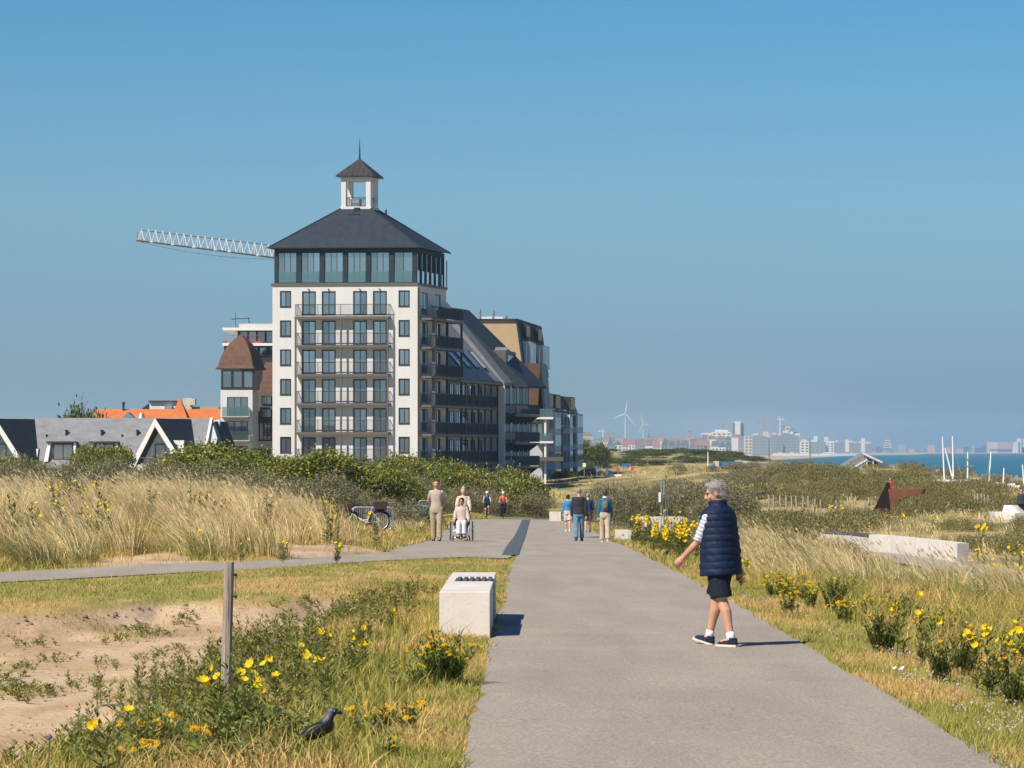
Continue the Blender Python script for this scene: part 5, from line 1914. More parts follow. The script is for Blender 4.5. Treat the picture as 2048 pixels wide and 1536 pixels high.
# ------------------------------------------------------------------ leafy herbs along the rim of the hollow
def herb_geo(r, g, x_, d_, h, dens=1.0, lean=(0, 0), wide=1.0, cols=None, leafL=.07, leafW=.022, up=.35, zz=None):
 """one upright leafy stalk: a thin stem and whorls of narrow leaves"""
 z0 = gz(x_, d_) if zz is None else zz
 n = max(6, int(46 * dens * h / .45))
 t = r.uniform(.12, 1.0, n)
 a = r.uniform(0, 2 * np.pi, n)
 base = np.stack([x_ + lean[0] * t ** 2 * h, d_ + lean[1] * t ** 2 * h, z0 + t * h], -1)
 out = np.stack([np.cos(a), np.sin(a), np.full(n, up) + .5 * t], -1)
 L = leafL * wide * (1.25 - .65 * t) * r.uniform(.7, 1.3, n)
 g.leaves(base, out, np.stack([-np.cos(a) * .4, -np.sin(a) * .4, np.ones(n)], -1) + rand_dirs(r, n) * .3, L, L * leafW / leafL, mixcol(r, n, *cols, .14))
 g.blades(np.array([[x_, d_, z0 - .01]]), np.array([h]), np.array([[lean[0] * h, lean[1] * h]]), np.array([.010]), np.array([[.14, .15, .06]]), r, 3)


HERB = ([(.19, .205, .06), (.27, .275, .065), (.125, .14, .05), (.36, .32, .09)], [3, 3, 2, 1.4])
r = np.random.default_rng(55)
g = Geo()
for k in range(620):
 d_ = 16.5 + 26 * r.random() ** 1.35
 xr_ = float(bowl_near_x(d_)) + r.normal() * .42 - .12 + .35 * (d_ < 24)
 if float(fbm(np.array(xr_ * 1.1), np.array(d_ * .45), 101)) < .40 or xr_ > L_(d_) - .55:
  continue
 h = r.uniform(.14, .40) * (.55 if d_ < 20 else .85 if d_ < 23 else 1.1 if d_ < 30 else .8)
 for j in range(r.integers(1, 4)):
  herb_geo(r, g, xr_ + r.normal() * .06, d_ + r.normal() * .1, h * r.uniform(.6, 1.1), 1.0, (r.normal() * .15, r.normal() * .15), cols=HERB)
for (px_, py_, n_) in ((30, 1385, 9), (75, 1395, 6), (15, 1365, 5), (270, 1262, 6), (318, 1272, 4), (60, 1290, 4), (372, 1240, 5), (235, 1285, 3), (210, 1330, 3), (120, 1320, 3), (300, 1320, 3), (560, 1225, 4), (620, 1215, 5), (40, 1340, 3), (165, 1372, 3), (340, 1305, 3)):
 d_, x_ = find_ground(px_, py_)
 for j in range(n_ * 4):
  herb_geo(r, g, x_ + r.normal() * .10, d_ + r.normal() * .35, r.uniform(.03, .09), 2.2, (r.normal() * .8, r.normal() * .8), cols=HERB, wide=.8)
# herbs all through the right verge
for k in range(700):
 d_ = 17 + 50 * r.random() ** 1.1
 x_ = float(R_(d_)) + 1.0 + .012 * d_ + r.random() * 4.5
 if float(fbm(np.array(x_ * .9), np.array(d_ * .4), 103)) < .42:
  continue
 for j in range(r.integers(1, 3)):
  herb_geo(r, g, x_ + r.normal() * .07, d_ + r.normal() * .1, r.uniform(.12, .40), .8, (r.normal() * .2, r.normal() * .2), cols=HERB, wide=1.1)
o = g.build('weeds', m_leaf)
tag(o, kind='stuff')

# brambles near the jackdaw
BRAM = ([(.10, .15, .022), (.17, .21, .03), (.065, .095, .018), (.26, .27, .05)], [3, 3, 2, 1])


def bramble(px, py, R, H, n, label):
 d_, x_ = find_ground(px, py)
 rr = np.random.default_rng(int(px * 7 + py))
 g_ = Geo()
 a = rr.uniform(0, 2 * np.pi, n)
 q = np.sqrt(rr.random(n)) * R
 c = np.stack([np.cos(a) * q, np.sin(a) * q * 1.5, rr.random(n) ** .6 * H * (1.1 - q / R)], -1)
 g_.leaves(c, np.stack([np.cos(a), np.sin(a), rr.normal(size=n) * .3], -1) + rand_dirs(rr, n) * .7, np.array([0, -.3, 1]) + rand_dirs(rr, n) * .6, rr.uniform(.03, .06, n), rr.uniform(.025, .045, n), mixcol(rr, n, *BRAM, .15))
 o_ = empty('bramble_bush', (x_, d_, gz(x_, d_)), 0, label, 'bramble', 'bramble clumps by the jackdaw')
 link('foliage', g_.mesh('foliage', m_gleaf), o_)
 mb_ = MB()
 for j in range(5):
  aa = rr.uniform(0, 6.28)
  mb_.tube([(0, 0, -.02), (R * .5 * math.cos(aa), R * .5 * math.sin(aa), H * .9), (R * 1.1 * math.cos(aa), R * 1.1 * math.sin(aa), H * .4)], [.005, .004, .002], 4)
 link('stem', mb_.mesh('stem', m_stem), o_)
 return o_





bramble(545, 1482, .34, .22, 520, 'bramble clump with dark and lime leaves just left of the jackdaw')
bramble(625, 1430, .16, .14, 160, 'small bramble clump behind the back of the jackdaw')
bramble(450, 1525, .40, .18, 420, 'bramble clump at the lower edge between the flowers and the jackdaw')
bramble(740, 1470, .16, .10, 150, 'small bramble clump on the dry grass right of the jackdaw')

# ------------------------------------------------------------------ flowers
def primrose_flower():
 """four broad overlapping petals, a short tube"""
 mb = MB()
 for k in range(4):
  a = k * math.pi / 2
  ca_, sa_ = math.cos(a), math.sin(a)

  def q(rad, lat, z):
   return (ca_ * rad - sa_ * lat, sa_ * rad + ca_ * lat, z)
  rows = [[q(.004, -.006, 0), q(.004, .006, 0)], [q(.022, -.022, .014), q(.022, .022, .014)], [q(.038, -.024, .024), q(.036, 0, .019), q(.038, .024, .024)]]
  c0_ = q(.022, 0, .010)
  mb.poly([rows[0][0], rows[0][1], rows[1][1], c0_, rows[1][0]])
  mb.poly([rows[1][0], c0_, rows[2][1], rows[2][0]]).poly([c0_, rows[1][1], rows[2][2], rows[2][1]])
 mb.tube([(0, 0, -.03), (0, 0, .004)], [.003, .006], 5)
 return mb.mesh('flower', m_petal)


fl_me = primrose_flower()


def small_flower():
 mb = MB()
 n = 9
 for k in range(n):
  a = 2 * math.pi * k / n
  b_ = a + .3
  mb.poly([(0, 0, .004), (.016 * math.cos(a - .22), .016 * math.sin(a - .22), .004), (.020 * math.cos(a), .020 * math.sin(a), .001), (.016 * math.cos(a + .22), .016 * math.sin(a + .22), .004)])
 mb.ell((0, 0, .005), (.007, .007, .004), 6, 4)
 return mb.mesh('flower_head', m_petal2)


rag_me = small_flower()
PRIM = ([(.16, .195, .05), (.23, .25, .055), (.115, .14, .038)], [3, 2, 2])


def primrose_plants():
 out = []
 for v in range(4):
  rr = np.random.default_rng(900 + v)
  g_ = Geo()
  h = .62
  tips = []
  for s_ in range(rr.integers(1, 4)):
   ln = (rr.normal() * .16, rr.normal() * .16)
   hh_ = h * rr.uniform(.75, 1.0)
   herb_geo(rr, g_, rr.normal() * .03, rr.normal() * .03, hh_, .75, ln, cols=PRIM, leafL=.10, leafW=.026, zz=0)
   tips.append((ln[0] * hh_, ln[1] * hh_, hh_ * .94))
  out.append((g_.mesh('foliage', m_leaf), tips))
 return out


prim = primrose_plants()
rp_ = random.Random(31)


def primrose(px, py, h, nfl, label, group=None, size=1.0, d=None, d0=15.0):
 """plant whose flowers show at (px, py)"""
 if d is None:
  d_, x_ = find_ground(px, py, h * .9, d0)
 else:
  d_, x_ = d, X(px, d)
 me, tips = prim[rp_.randrange(len(prim))]
 tp = tips[0]
 s_ = h * .95 / tp[2]
 z_ = gz(x_, d_)
 o = empty('evening_primrose', (x_ - tp[0] * s_, d_ - tp[1] * s_, z_), 0, label, 'flower plant', group)
 link('foliage', me, o).scale = (s_, s_, s_)
 for k in range(nfl):
  t_ = tips[k % len(tips)] if k < len(tips) else tips[0]
  f = link('flower', fl_me, o)
  f.location = (t_[0] * s_ + rp_.uniform(-.045, .045) * size, t_[1] * s_ + rp_.uniform(-.05, .05) * size, t_[2] * s_ + rp_.uniform(-.10, .04) * size)
  f.rotation_euler = (rp_.uniform(.3, 1.25), rp_.uniform(-.5, .5), rp_.uniform(-1.1, 1.1))
  q = rp_.uniform(.9, 1.25) * size
  f.scale = (q, q, q)
 return o


PR = [(190, 1440, .42, 4, 'evening primrose with big yellow blooms near the bottom left corner'),
      (413, 1358, .50, 4, 'evening primrose with yellow blooms just left of the wooden post'),
      (444, 1368, .45, 1, 'single yellow bloom of evening primrose touching the wooden post'),
      (478, 1340, .45, 3, 'evening primrose close to the right side of the wooden post'),
      (505, 1338, .45, 3, 'evening primrose second to the right of the wooden post'),
      (531, 1330, .42, 3, 'evening primrose third to the right of the wooden post'),
      (497, 1368, .40, 2, 'low evening primrose in front of the two beside the post'),
      (600, 1288, .40, 3, 'evening primrose at the rim of the sand, midway from post to bench'),
      (632, 1250, .35, 3, 'evening primrose on the sand rim, topmost of the left verge'),
      (618, 1303, .30, 2, 'pale small evening primrose below the sand rim'),
      (641, 1322, .30, 2, 'low small evening primrose in the green grass of the left verge'),
      (708, 1266, .38, 4, 'evening primrose with three blooms on the verge left of the bench'),
      (733, 1262, .36, 2, 'evening primrose nearest to the bench on the left verge'),
      (785, 1215, .28, 2, 'faded evening primrose in the grass behind the left verge flowers'),
      (1786, 1216, .55, 4, 'evening primrose with bright blooms above the dark bushy ragwort'),
      (1840, 1226, .55, 7, 'evening primrose with a cluster of blooms beside the dark ragwort'),
      (1972, 1262, .60, 6, 'evening primrose with a large bloom cluster on the right verge'),
      (1936, 1278, .50, 5, 'evening primrose just left of the largest right verge cluster'),
      (2030, 1258, .55, 5, 'evening primrose at the right picture edge'),
      (2002, 1283, .45, 4, 'evening primrose below the largest right verge cluster'),
      (1705, 1115, .5, 3, 'evening primrose in the grass below the white curved wall'),
      (1700, 1068, .5, 3, 'evening primrose at the left end of the white curved wall'),
      (1480, 1122, .5, 3, 'evening primrose right behind the hand of the walking person'),
      (1512, 1063, .5, 4, 'evening primrose in front of the pale marram right of the vest'),
      (1595, 1065, .4, 2, 'evening primrose on the right flank of the pale marram')]
for a_ in PR:
 primrose(*a_, size=.64 if a_[0] < 1000 else .70)
LD = [(100, 1015), (112, 1008), (122, 1003), (140, 1006), (163, 1010), (172, 1002), (190, 1002), (90, 1030), (98, 1022), (115, 1035), (197, 1026), (72, 1005), (205, 977), (307, 991), (388, 1012), (400, 1018), (430, 1013), (541, 1035), (380, 1075), (34, 1115), (120, 1107), (478, 1104), (600, 1052), (621, 1053), (571, 1106), (640, 1012), (664, 1033), (662, 1018), (680, 1095), (672, 1111), (15, 962), (740, 1000)]
for k, (px_, py_) in enumerate(LD):
 primrose(px_, py_, rp_.uniform(.85, 1.0) if py_ < 1045 else .45, 3 if py_ < 1045 else 2, 'evening primrose %s, %s' % ('high in the left dune grass' if py_ < 1045 else 'at the foot of the left dune', min(MARKS, key=lambda q: abs(q[0] - px_))[1]), 'evening primroses on the left dune', .85, d=rp_.uniform(60, 80) if py_ < 1045 else None, d0=57)
# the dense flower bed beside the walking person
for k in range(58):
 d_ = rp_.uniform(69, 96)
 lim = float(R_(d_))
 x_ = lim + rp_.uniform(.30, 2.1)
 px_ = 1024 + F * x_ / d_
 if px_ > 1420:
  continue
 hh_ = rp_.uniform(.45, 1.0)
 primrose(px_, 0, hh_, rp_.randint(8, 14), '%s evening primrose of the dense yellow bed, %s row, %s' % (('low', 'medium', 'tall')[int((hh_ - .45) / .184)],('front', 'middle', 'back')[int((d_ - 69) / 9.1)], ('at its path edge', 'in its middle', 'at its dune side')[int((x_ - lim - .3) / .61)]), 'evening primroses in the dense bed', .92, d=d_)
for k, (px_, py_) in enumerate([(2010, 1110), (2035, 1130), (1990, 1122), (1965, 1105), (1940, 1118), (1952, 1100), (2044, 1105), (1985, 1135), (2020, 1098)]):
 primrose(px_, py_, .5, 4, 'evening primrose beyond the curved white wall, %s from the left' % ['sixth', 'eighth', 'fifth', 'third', 'first', 'second', 'ninth', 'fourth', 'seventh'][k], 'evening primroses beyond the white wall', 1.05)
for k, (px_, py_) in enumerate([(1684, 1017), (1672, 1012), (1772, 1031), (1865, 1032), (1955, 1053), (1965, 1055), (1505, 970), (1516, 968), (1500, 972), (1660, 1013), (1806, 1030)]):
 primrose(px_, py_, .5, 5, 'evening primrose far out in the dunes, %s, %s' % ('nearer' if py_ > 1025 else 'farther', min(MARKS, key=lambda q: abs(q[0] - px_))[1]), 'evening primroses in the far dunes', 1.6)


def ragwort(px, py, R, H, nst, nfl, label, group=None, dark=False, stalk=1.0):
 """bushy clump: leafy stalks fanning out, small yellow heads on top; base seen at (px, py)"""
 d_, x_ = find_ground(px, py)
 rr = np.random.default_rng(int(px * 3 + py * 11))
 g_ = Geo()
 cols = DARKHERB if dark else RAGC
 tops = []
 for k in range(nst):
  a, q = rr.uniform(0, 6.28), math.sqrt(rr.random())
  ln = (math.cos(a) * q * .75 * R / H, math.sin(a) * q * .75 * R / H)
  hh_ = H * (1.05 - .35 * q) * rr.uniform(.75, 1.05)
  herb_geo(rr, g_, math.cos(a) * q * R * .35, math.sin(a) * q * R * .35, hh_, 1.1 if dark else .9, ln, cols=cols, leafL=.055, leafW=.016, zz=0, up=.7)
  tops.append((math.cos(a) * q * R * .35 + ln[0] * hh_, math.sin(a) * q * R * .35 + ln[1] * hh_, hh_ * .92))
 o = empty('ragwort', (x_, d_, gz(x_, d_)), 0, label, 'flower plant', group)
 link('foliage', g_.mesh('foliage', m_leaf), o)
 for k in range(nfl):
  t_ = tops[rr.integers(len(tops))]
  f = link('flower_head', rag_me, o)
  f.location = (t_[0] + rr.normal() * .03, t_[1] + rr.normal() * .03, t_[2] + rr.uniform(-.03, .045))
  f.rotation_euler = (rr.uniform(.1, .9), rr.uniform(-.4, .4), rr.uniform(-1, 1))
  q = rr.uniform(.8, 1.4)
  f.scale = (q, q, q)
 return o


RAGC = ([(.13, .185, .028), (.19, .235, .04), (.085, .12, .022)], [3, 2, 2])
DARKHERB = ([(.115, .145, .03), (.16, .19, .036), (.08, .10, .024)], [3, 2, 2])
RW = [(888, 1368, .36, .42, 80, 46, 'round ragwort clump in bloom on the verge before the concrete bench', False),
      (835, 1375, .14, .20, 12, 5, 'small ragwort tuft left of the round clump before the bench', False),
      (752, 1462, .20, .16, 14, 14, 'low ragwort with orange-yellow heads on the dry grass near the jackdaw', False),
      (812, 1456, .18, .18, 14, 12, 'low ragwort with yellow heads between the jackdaw and the path', False),
      (778, 1512, .12, .10, 8, 2, 'tiny ragwort rosette with one yellow head right of the jackdaw', False),
      (280, 1492, .14, .18, 10, 9, 'small ragwort left of the brambles with a tuft of yellow heads', False),
      (325, 1480, .10, .2, 7, 6, 'thin ragwort stalk left of the wooden post foot', False),
      (398, 1500, .12, .16, 8, 7, 'little ragwort below the wooden post', False),
      (440, 1492, .10, .16, 6, 5, 'little ragwort right below the wooden post foot', False),
      (300, 1534, .16, .16, 9, 12, 'ragwort with orange heads at the bottom picture edge', False),
      (585, 1345, .16, .24, 12, 0, 'dark thistle clump behind the jackdaw', True),
      (1765, 1305, .28, .46, 38, 6, 'dark bushy ragwort, larger of the two on the right verge', True),
      (1668, 1222, .26, .50, 40, 3, 'dark upright herb bush at the right verge behind the shadow tip', True),
      (1883, 1362, .22, .40, 22, 0, 'green leafy herb on the right verge above the white litter', True),
      (1925, 1350, .26, .48, 26, 12, 'green ragwort below the flower cluster on the right verge', True),
      (2030, 1412, .22, .35, 20, 0, 'dark green herb at the right picture edge', True),
      (2005, 1385, .26, .36, 18, 22, 'ragwort with many orange heads near the right picture edge', False),
      (700, 1345, .20, .22, 14, 0, 'dark grey-green thistle patch in the middle of the left verge', True)]
for px_, py_, R_r, H_r, a_, b_, lab, dk in RW:
 ragwort(px_, py_, R_r, H_r, a_, b_, lab, None, dk)
for k, (px_, py_) in enumerate([(1560, 1165), (1590, 1158), (1612, 1170), (1640, 1150), (1600, 1190), (1655, 1160), (1575, 1182), (1690, 1190), (1720, 1165), (1535, 1140), (1545, 1185), (1580, 1215), (1740, 1230), (1620, 1205), (1860, 1260), (1900, 1255), (1690, 1235)]):
 ragwort(px_, py_ + 12, .24, .34, 16, 22, 'orange-yellow ragwort on the right verge, %s, %s' % (('back', 'middle', 'front')[(py_ > 1160) + (py_ > 1190)], min(MARKS, key=lambda q: abs(q[0] - px_))[1]), 'ragworts on the right verge')

# pale clover heads in the right verge, white and yellow specks
r = np.random.default_rng(66)
g = Geo()
for (px_, py_, n_, sp_) in ((1845, 1325, 70, .28), (1780, 1320, 30, .2), (1995, 1440, 130, .40), (1930, 1395, 60, .3), (1840, 1375, 60, .25), (1555, 1212, 60, .3), (1480, 1200, 40, .25), (2030, 1480, 70, .3), (1600, 1235, 30, .2), (1690, 1280, 40, .25)):
 d_, x_ = find_ground(px_, py_)
 cx_, cd_ = x_ + r.normal(size=n_) * sp_ * .6, d_ + r.normal(size=n_) * sp_ * 2.2
 ok = cx_ > np.interp(cd_, MR_D, MR_X) + .12
 cx_, cd_ = cx_[ok], cd_[ok]
 m = len(cx_)
 c_ = np.stack([cx_, cd_, ground_z(cx_, cd_) + r.uniform(.05, .10, m)], -1)
 for rep in range(3):
  g.leaves(c_, rand_dirs(r, m), rand_dirs(r, m), np.full(m, .014), np.full(m, .013), np.clip(np.tile([.60, .54, .45], (m, 1)) * (1 + r.normal(size=(m, 1)) * .08), 0, 1))
o = g.build('clover_flowers', m_leaf)
tag(o, kind='stuff')
# tiny purple thistle heads on the left rim
for px_, py_, lab in ((95, 1508, 'purple thistle head at the bottom left corner'), (294, 1396, 'purple thistle head left of the wooden post'), (548, 1284, 'purple thistle head at the sand rim right of the post')):
 d_, x_ = find_ground(px_, py_, .3)
 o = empty('thistle', (x_, d_, gz(x_, d_)), 0, lab, 'thistle')
 MB().tube([(0, 0, 0), (.01, 0, .29)], .004, 5).build('stem', m_stem, o)
 MB().ell((.01, 0, .305), (.012, .012, .016), 8, 5).build('flower', mk('thistle_purple', (.20, .12, .27), var=.1), o)

# ------------------------------------------------------------------ people
m_skin = mk('skin', (.56, .30, .19), rough=.55, var=.10, scale=9, spec=.35)
m_skin2 = mk('skin_pale', (.62, .38, .27), rough=.55, var=.10, scale=9, spec=.35)


def solid(name, mb, voxel, mat, parent=None, it=4):
 """Overlapping closed shapes fused into one continuous smooth surface."""
 tmp = link('tmp', mb.mesh('tmp', mat))
 bm = bmesh.new()
 bm.from_mesh(tmp.data)
 bmesh.ops.recalc_face_normals(bm, faces=bm.faces)
 bm.to_mesh(tmp.data)
 bm.free()
 md = tmp.modifiers.new('r', 'REMESH')
 md.mode = 'VOXEL'
 md.voxel_size = voxel
 md.use_smooth_shade = True
 sm = tmp.modifiers.new('s', 'SMOOTH')
 sm.factor = .5
 sm.iterations = it
 dg = bpy.context.evaluated_depsgraph_get()
 me = bpy.data.meshes.new_from_object(tmp.evaluated_get(dg))
 me.name = name
 old = tmp.data
 bpy.data.objects.remove(tmp)
 bpy.data.meshes.remove(old)
 me.materials.clear()
 me.materials.append(mat)
 return link(name, me, parent)


def capsule(mb, pts, rs, n=10):
 mb.tube(pts, rs, n)
 for p, r_ in ((pts[0], rs[0]), (pts[-1], rs[-1])):
  mb.ell(p, (r_ * .99, r_ * .99, r_ * .99), n, 6)


def ring(c, rx, ry, n=18, tilt=None, sq=2.3):
 out = []
 for k in range(n):
  a = 2 * math.pi * k / n
  ca_, sa_ = math.cos(a), math.sin(a)
  q = Vector((rx * math.copysign(abs(ca_) ** (2 / sq), ca_), ry * math.copysign(abs(sa_) ** (2 / sq), sa_), 0))
  if tilt is not None:
   q = tilt @ q
  out.append(Vector(c) + q)
 return out


class Body:
 """Joints of a figure that faces +Y; legs = ((hip, knee) left, right) and arms = ((shoulder, elbow, spread) left, right) in degrees, forward positive."""

 def __init__(self, H, legs=((12, 6), (-10, 10)), arms=((-12, 12, 8), (14, 14, 8)), lean=0, wid=1.0, seat=None, toe=(0, 0), foot_up=None, head=(0, 0), twist=0):
  self.H, self.wid = H, wid
  R = math.radians
  self.LM = Matrix.Rotation(R(-lean), 3, 'X')
  hipz = .53 * H
  self.pel = Vector((0, 0, hipz))
  th, sh = .245 * H, .246 * H
  self.leg = []
  low = 9
  for s_, (hf, kb) in zip((-1, 1), legs):
   hip = Vector((s_ * .052 * H, 0, hipz - .01 * H))
   k = hip + Vector((0, math.sin(R(hf)), -math.cos(R(hf)))) * th
   a = k + Vector((0, math.sin(R(hf - kb)), -math.cos(R(hf - kb)))) * sh
   self.leg.append((hip, k, a))
   low = min(low, a.z)
  dz = .042 * H - low if seat is None else seat - hipz
  self.dz = dz
  mv = Vector((0, 0, dz))
  self.pel = self.pel + mv
  self.leg = [tuple(p + mv for p in l) for l in self.leg]
  self.toe = toe
  self.arm = []
  for s_, (sf, ef, sp, *inw) in zip((-1, 1), arms):
   sho = self.up(Vector((s_ * .092 * H * wid, 0, .790 * H)))
   d1 = Vector((s_ * math.sin(R(sp)), math.sin(R(sf)) * math.cos(R(sp)), -math.cos(R(sf)) * math.cos(R(sp))))
   el = sho + d1 * .172 * H
   d2 = Vector((s_ * math.sin(R(sp)) * .3, math.sin(R(sf + ef)), -math.cos(R(sf + ef))))
   if inw:
    d2.x = -s_ * inw[0]
   d2.normalize()
   wr = el + d2 * .150 * H
   self.arm.append((sho, el, wr, d2))
  self.headc = self.up(Vector((0, .012 * H, .925 * H)))
  self.HM = self.LM @ Matrix.Rotation(R(head[0]), 3, 'Z') @ Matrix.Rotation(R(-head[1]), 3, 'X')

 def up(self, p):
  """a point of the upright torso, leaned about the hips"""
  pv = Vector((0, 0, .53 * self.H))
  return self.pel + self.LM @ (Vector(p) - pv)

 def torso_rings(self, grow=0.0, z0=.47, z1=.835, prof=None):
  H = self.H
  prof = prof or [(.455, .088, .064), (.50, .092, .068), (.56, .087, .062), (.63, .078, .056), (.70, .084, .062), (.755, .092, .064), (.785, .092, .056), (.808, .076, .048), (.826, .052, .042), (.842, .036, .036)]
  out = []
  for z, rx, ry in prof:
   if z < z0 - 1e-6 or z > z1 + 1e-6:
    continue
   out.append(ring(self.up((0, 0, z * H)), rx * H * self.wid + grow, ry * H + grow, tilt=self.LM))
  return out

 def hand(self, mb, i, curl=.5, scale=1.0):
  sho, el, wr, d = self.arm[i]
  s_ = (-1, 1)[i]
  side = Vector((s_, 0, 0))
  side = (side - d * side.dot(d)).normalized()
  fwd = d.cross(side) * s_
  if fwd.y < 0 and abs(fwd.y) > abs(fwd.z):
   fwd = -fwd
  # palm plane: spanned by d and fwd; thickness along side
  L = .105 * self.H * scale
  pc = wr + d * L * .26
  capsule(mb, [wr - d * .01, wr + d * L * .12, pc, wr + d * L * .48], [L * .17, L * .19, L * .24, L * .20], 8)
  mb.ell(pc, (L * .14, L * .24, L * .26), 8, 6, Matrix((side, fwd, d)).transposed())
  inn = -side
  for k, (off, ln) in enumerate(((.20, .40), (.07, .47), (-.06, .44), (-.18, .34))):
   b_ = wr + d * L * .45 + fwd * L * off
   c1 = b_ + (d * math.cos(curl * .5) + inn * math.sin(curl * .5)) * L * ln * .5
   c2 = c1 + (d * math.cos(curl * 1.4) + inn * math.sin(curl * 1.4)) * L * ln * .5
   mb.tube([b_ - d * L * .12, b_, c1, c2], [L * .075, L * .07, L * .062, L * .045], 6)
  t0 = wr + d * L * .12 + fwd * L * .17
  t1 = t0 + (d * .65 + fwd * .6 + inn * .3).normalized() * L * .26
  t2 = t1 + (d * .9 + fwd * .1 + inn * .35).normalized() * L * .22
  mb.tube([t0 - fwd * L * .1, t0, t1, t2], [L * .10, L * .09, L * .075, L * .05], 6)

 def head(self, mb):
  H, c, M = self.H, self.headc, self.HM

  def q(x, y, z):
   return c + M @ Vector((x * H, y * H, z * H))

  def e(x, y, z, a, b_, d_, nu=12, nv=8):
   mb.ell(q(x, y, z), (a * H, b_ * H, d_ * H), nu, nv, M)
  e(0, -.006, .016, .0445, .055, .050, 16, 10)       # skull
  e(0, .012, -.020, .037, .042, .046, 14, 9)         # face
  e(0, .030, -.052, .020, .017, .014)                # chin
  mb.tube([q(0, .051, .010), q(0, .060, -.008), q(0, .066, -.020)], [.006 * H, .008 * H, .0105 * H], 8)   # nose
  e(0, .060, -.021, .012, .010, .007, 8, 6)
  e(0, .047, -.037, .017, .009, .0045, 8, 6)         # lips
  e(0, .045, .014, .031, .012, .006, 8, 6)           # brow
  for s_ in (-1, 1):
   e(s_ * .045, -.004, -.006, .007, .014, .020, 8, 6)      # ears
   e(s_ * .024, .037, -.018, .013, .013, .013, 8, 6)       # cheeks
  mb.tube([self.up((0, -.004 * H, .80 * H)), self.up((0, 0, .85 * H)), q(0, -.008, -.045), q(0, -.004, -.01)], [.042 * H, .034 * H, .033 * H, .035 * H], 12)

 def skin(self, mb, hands=True, curl=(.5, .5)):
  H = self.H
  mb.loft(self.torso_rings())
  for s_, (hip, k, a) in zip((-1, 1), self.leg):
   kd = (a - k).normalized()
   capsule(mb, [hip, hip.lerp(k, .45), k], [.052 * H, .046 * H, .034 * H])
   calf = Vector((0, -.012 * H, 0))
   capsule(mb, [k, k.lerp(a, .28) + calf, k.lerp(a, .6) + calf * .4, a], [.034 * H, .0345 * H, .026 * H, .0205 * H])
   capsule(mb, [a, a + Vector((0, .07 * H, -.022 * H))], [.022 * H, .017 * H], 8)
  for i, (sho, el, wr, d) in enumerate(self.arm):
   capsule(mb, [sho, sho.lerp(el, .5), el], [.027 * H, .027 * H, .0225 * H])
   capsule(mb, [el, el.lerp(wr, .3), wr], [.0225 * H, .0235 * H, .0155 * H])
   if hands:
    self.hand(mb, i, curl[i])
  self.head(mb)

 def top(self, mb, grow=.014, z0=.50, sleeve=.55, sgrow=.010, fore=0.0, flare=0.0, zt=.835):
  H = self.H
  rings_ = self.torso_rings(grow, z0, zt)
  if flare:
   rings_.insert(0, ring(self.up((0, 0, (z0 - .02) * H)), .098 * H * self.wid + grow + flare, .068 * H + grow + flare, tilt=self.LM))
  mb.loft(rings_)
  if sleeve > 0:
   for sho, el, wr, d in self.arm:
    e = sho.lerp(el, min(1, sleeve * 1.0))
    capsule(mb, [sho, sho.lerp(e, .5), e], [.027 * H + sgrow * .8, .028 * H + sgrow, .026 * H + sgrow])
    if fore > 0:
     capsule(mb, [el, el.lerp(wr, .4 * fore), el.lerp(wr, fore)], [.0245 * H + sgrow, .025 * H + sgrow, .019 * H + sgrow])

 def bottom(self, mb, length=1.0, grow=.014, hem=None, zt=.56):
  """length: share of the leg that is covered (0.5 = knee)"""
  H = self.H
  r0 = self.torso_rings(grow, .455, zt)
  mb.loft(r0)
  for hip, k, a in self.leg:
   t1 = min(1, length / .5)
   e = hip.lerp(k, t1)
   hm = hem if hem is not None else .012
   if length <= .52:
    capsule(mb, [hip, hip.lerp(e, .5)], [.055 * H + grow, .051 * H + grow], 12)
    mb.tube([hip.lerp(e, .45), e], [.051 * H + grow, .042 * H + grow + hm], 14)
   else:
    capsule(mb, [hip, hip.lerp(k, .5), k], [.055 * H + grow, .047 * H + grow, .037 * H + grow], 12)
    t2 = (length - .5) / .5
    e = k.lerp(a, t2)
    mb.ell(k, (.037 * H + grow,) * 3, 12, 7)
    mb.tube([k, k.lerp(e, .5), e], [.037 * H + grow, .034 * H + grow, .029 * H + grow + hm], 14)

 def shoe(self, parent, i, mat, sole, turn=0.0):
  H = self.H
  hip, k, a = self.leg[i]
  t_ = math.radians(self.toe[i])
  M = Matrix.Rotation(t_, 3, 'X')
  # sole in the foot's own frame: heel at -.045, toe at +.115
  c = a

  def q(x, y, z):
   return c + M @ Vector((x * H, y * H, z * H))
  mb = MB()
  mb.tube([q(0, -.012, .012), q(0, -.008, -.008), q(0, .01, -.022)], [.028 * H, .029 * H, .027 * H], 10)
  capsule(mb, [q(0, -.022, -.020), q(0, .03, -.022), q(0, .085, -.029)], [.0235 * H, .0255 * H, .0165 * H], 10)
  mb.ell(q(0, .06, -.031), (.030 * H, .045 * H, .014 * H), 10, 6, M)
  o = solid('shoe', mb, .007, mat, parent, 2)
  sb_ = MB()
  out = [(-.018, -.044), (.018, -.044), (.025, -.02), (.023, .02), (.031, .06), (.024, .10), (.008, .115), (-.008, .115), (-.024, .10), (-.031, .06), (-.023, .02), (-.025, -.02)]
  sb_.prism([q(x, y, -.0425) for x, y in out], tuple(M @ Vector((0, 0, .012 * H))))
  sb_.build('sole', sole, o)
  return o


def hair_cap(b, mb, back=.058, topz=.020, low=-.02, vol=1.0):
 H, c, M = b.H, b.headc, b.HM
 mb.ell(c + M @ Vector((0, -.012 * H, .020 * H)), (.0485 * H * vol, .057 * H * vol, .052 * H * vol), 16, 10, M)
 mb.ell(c + M @ Vector((0, -.028 * H, low * H)), (.044 * H * vol, .040 * H * vol, .038 * H), 14, 9, M)


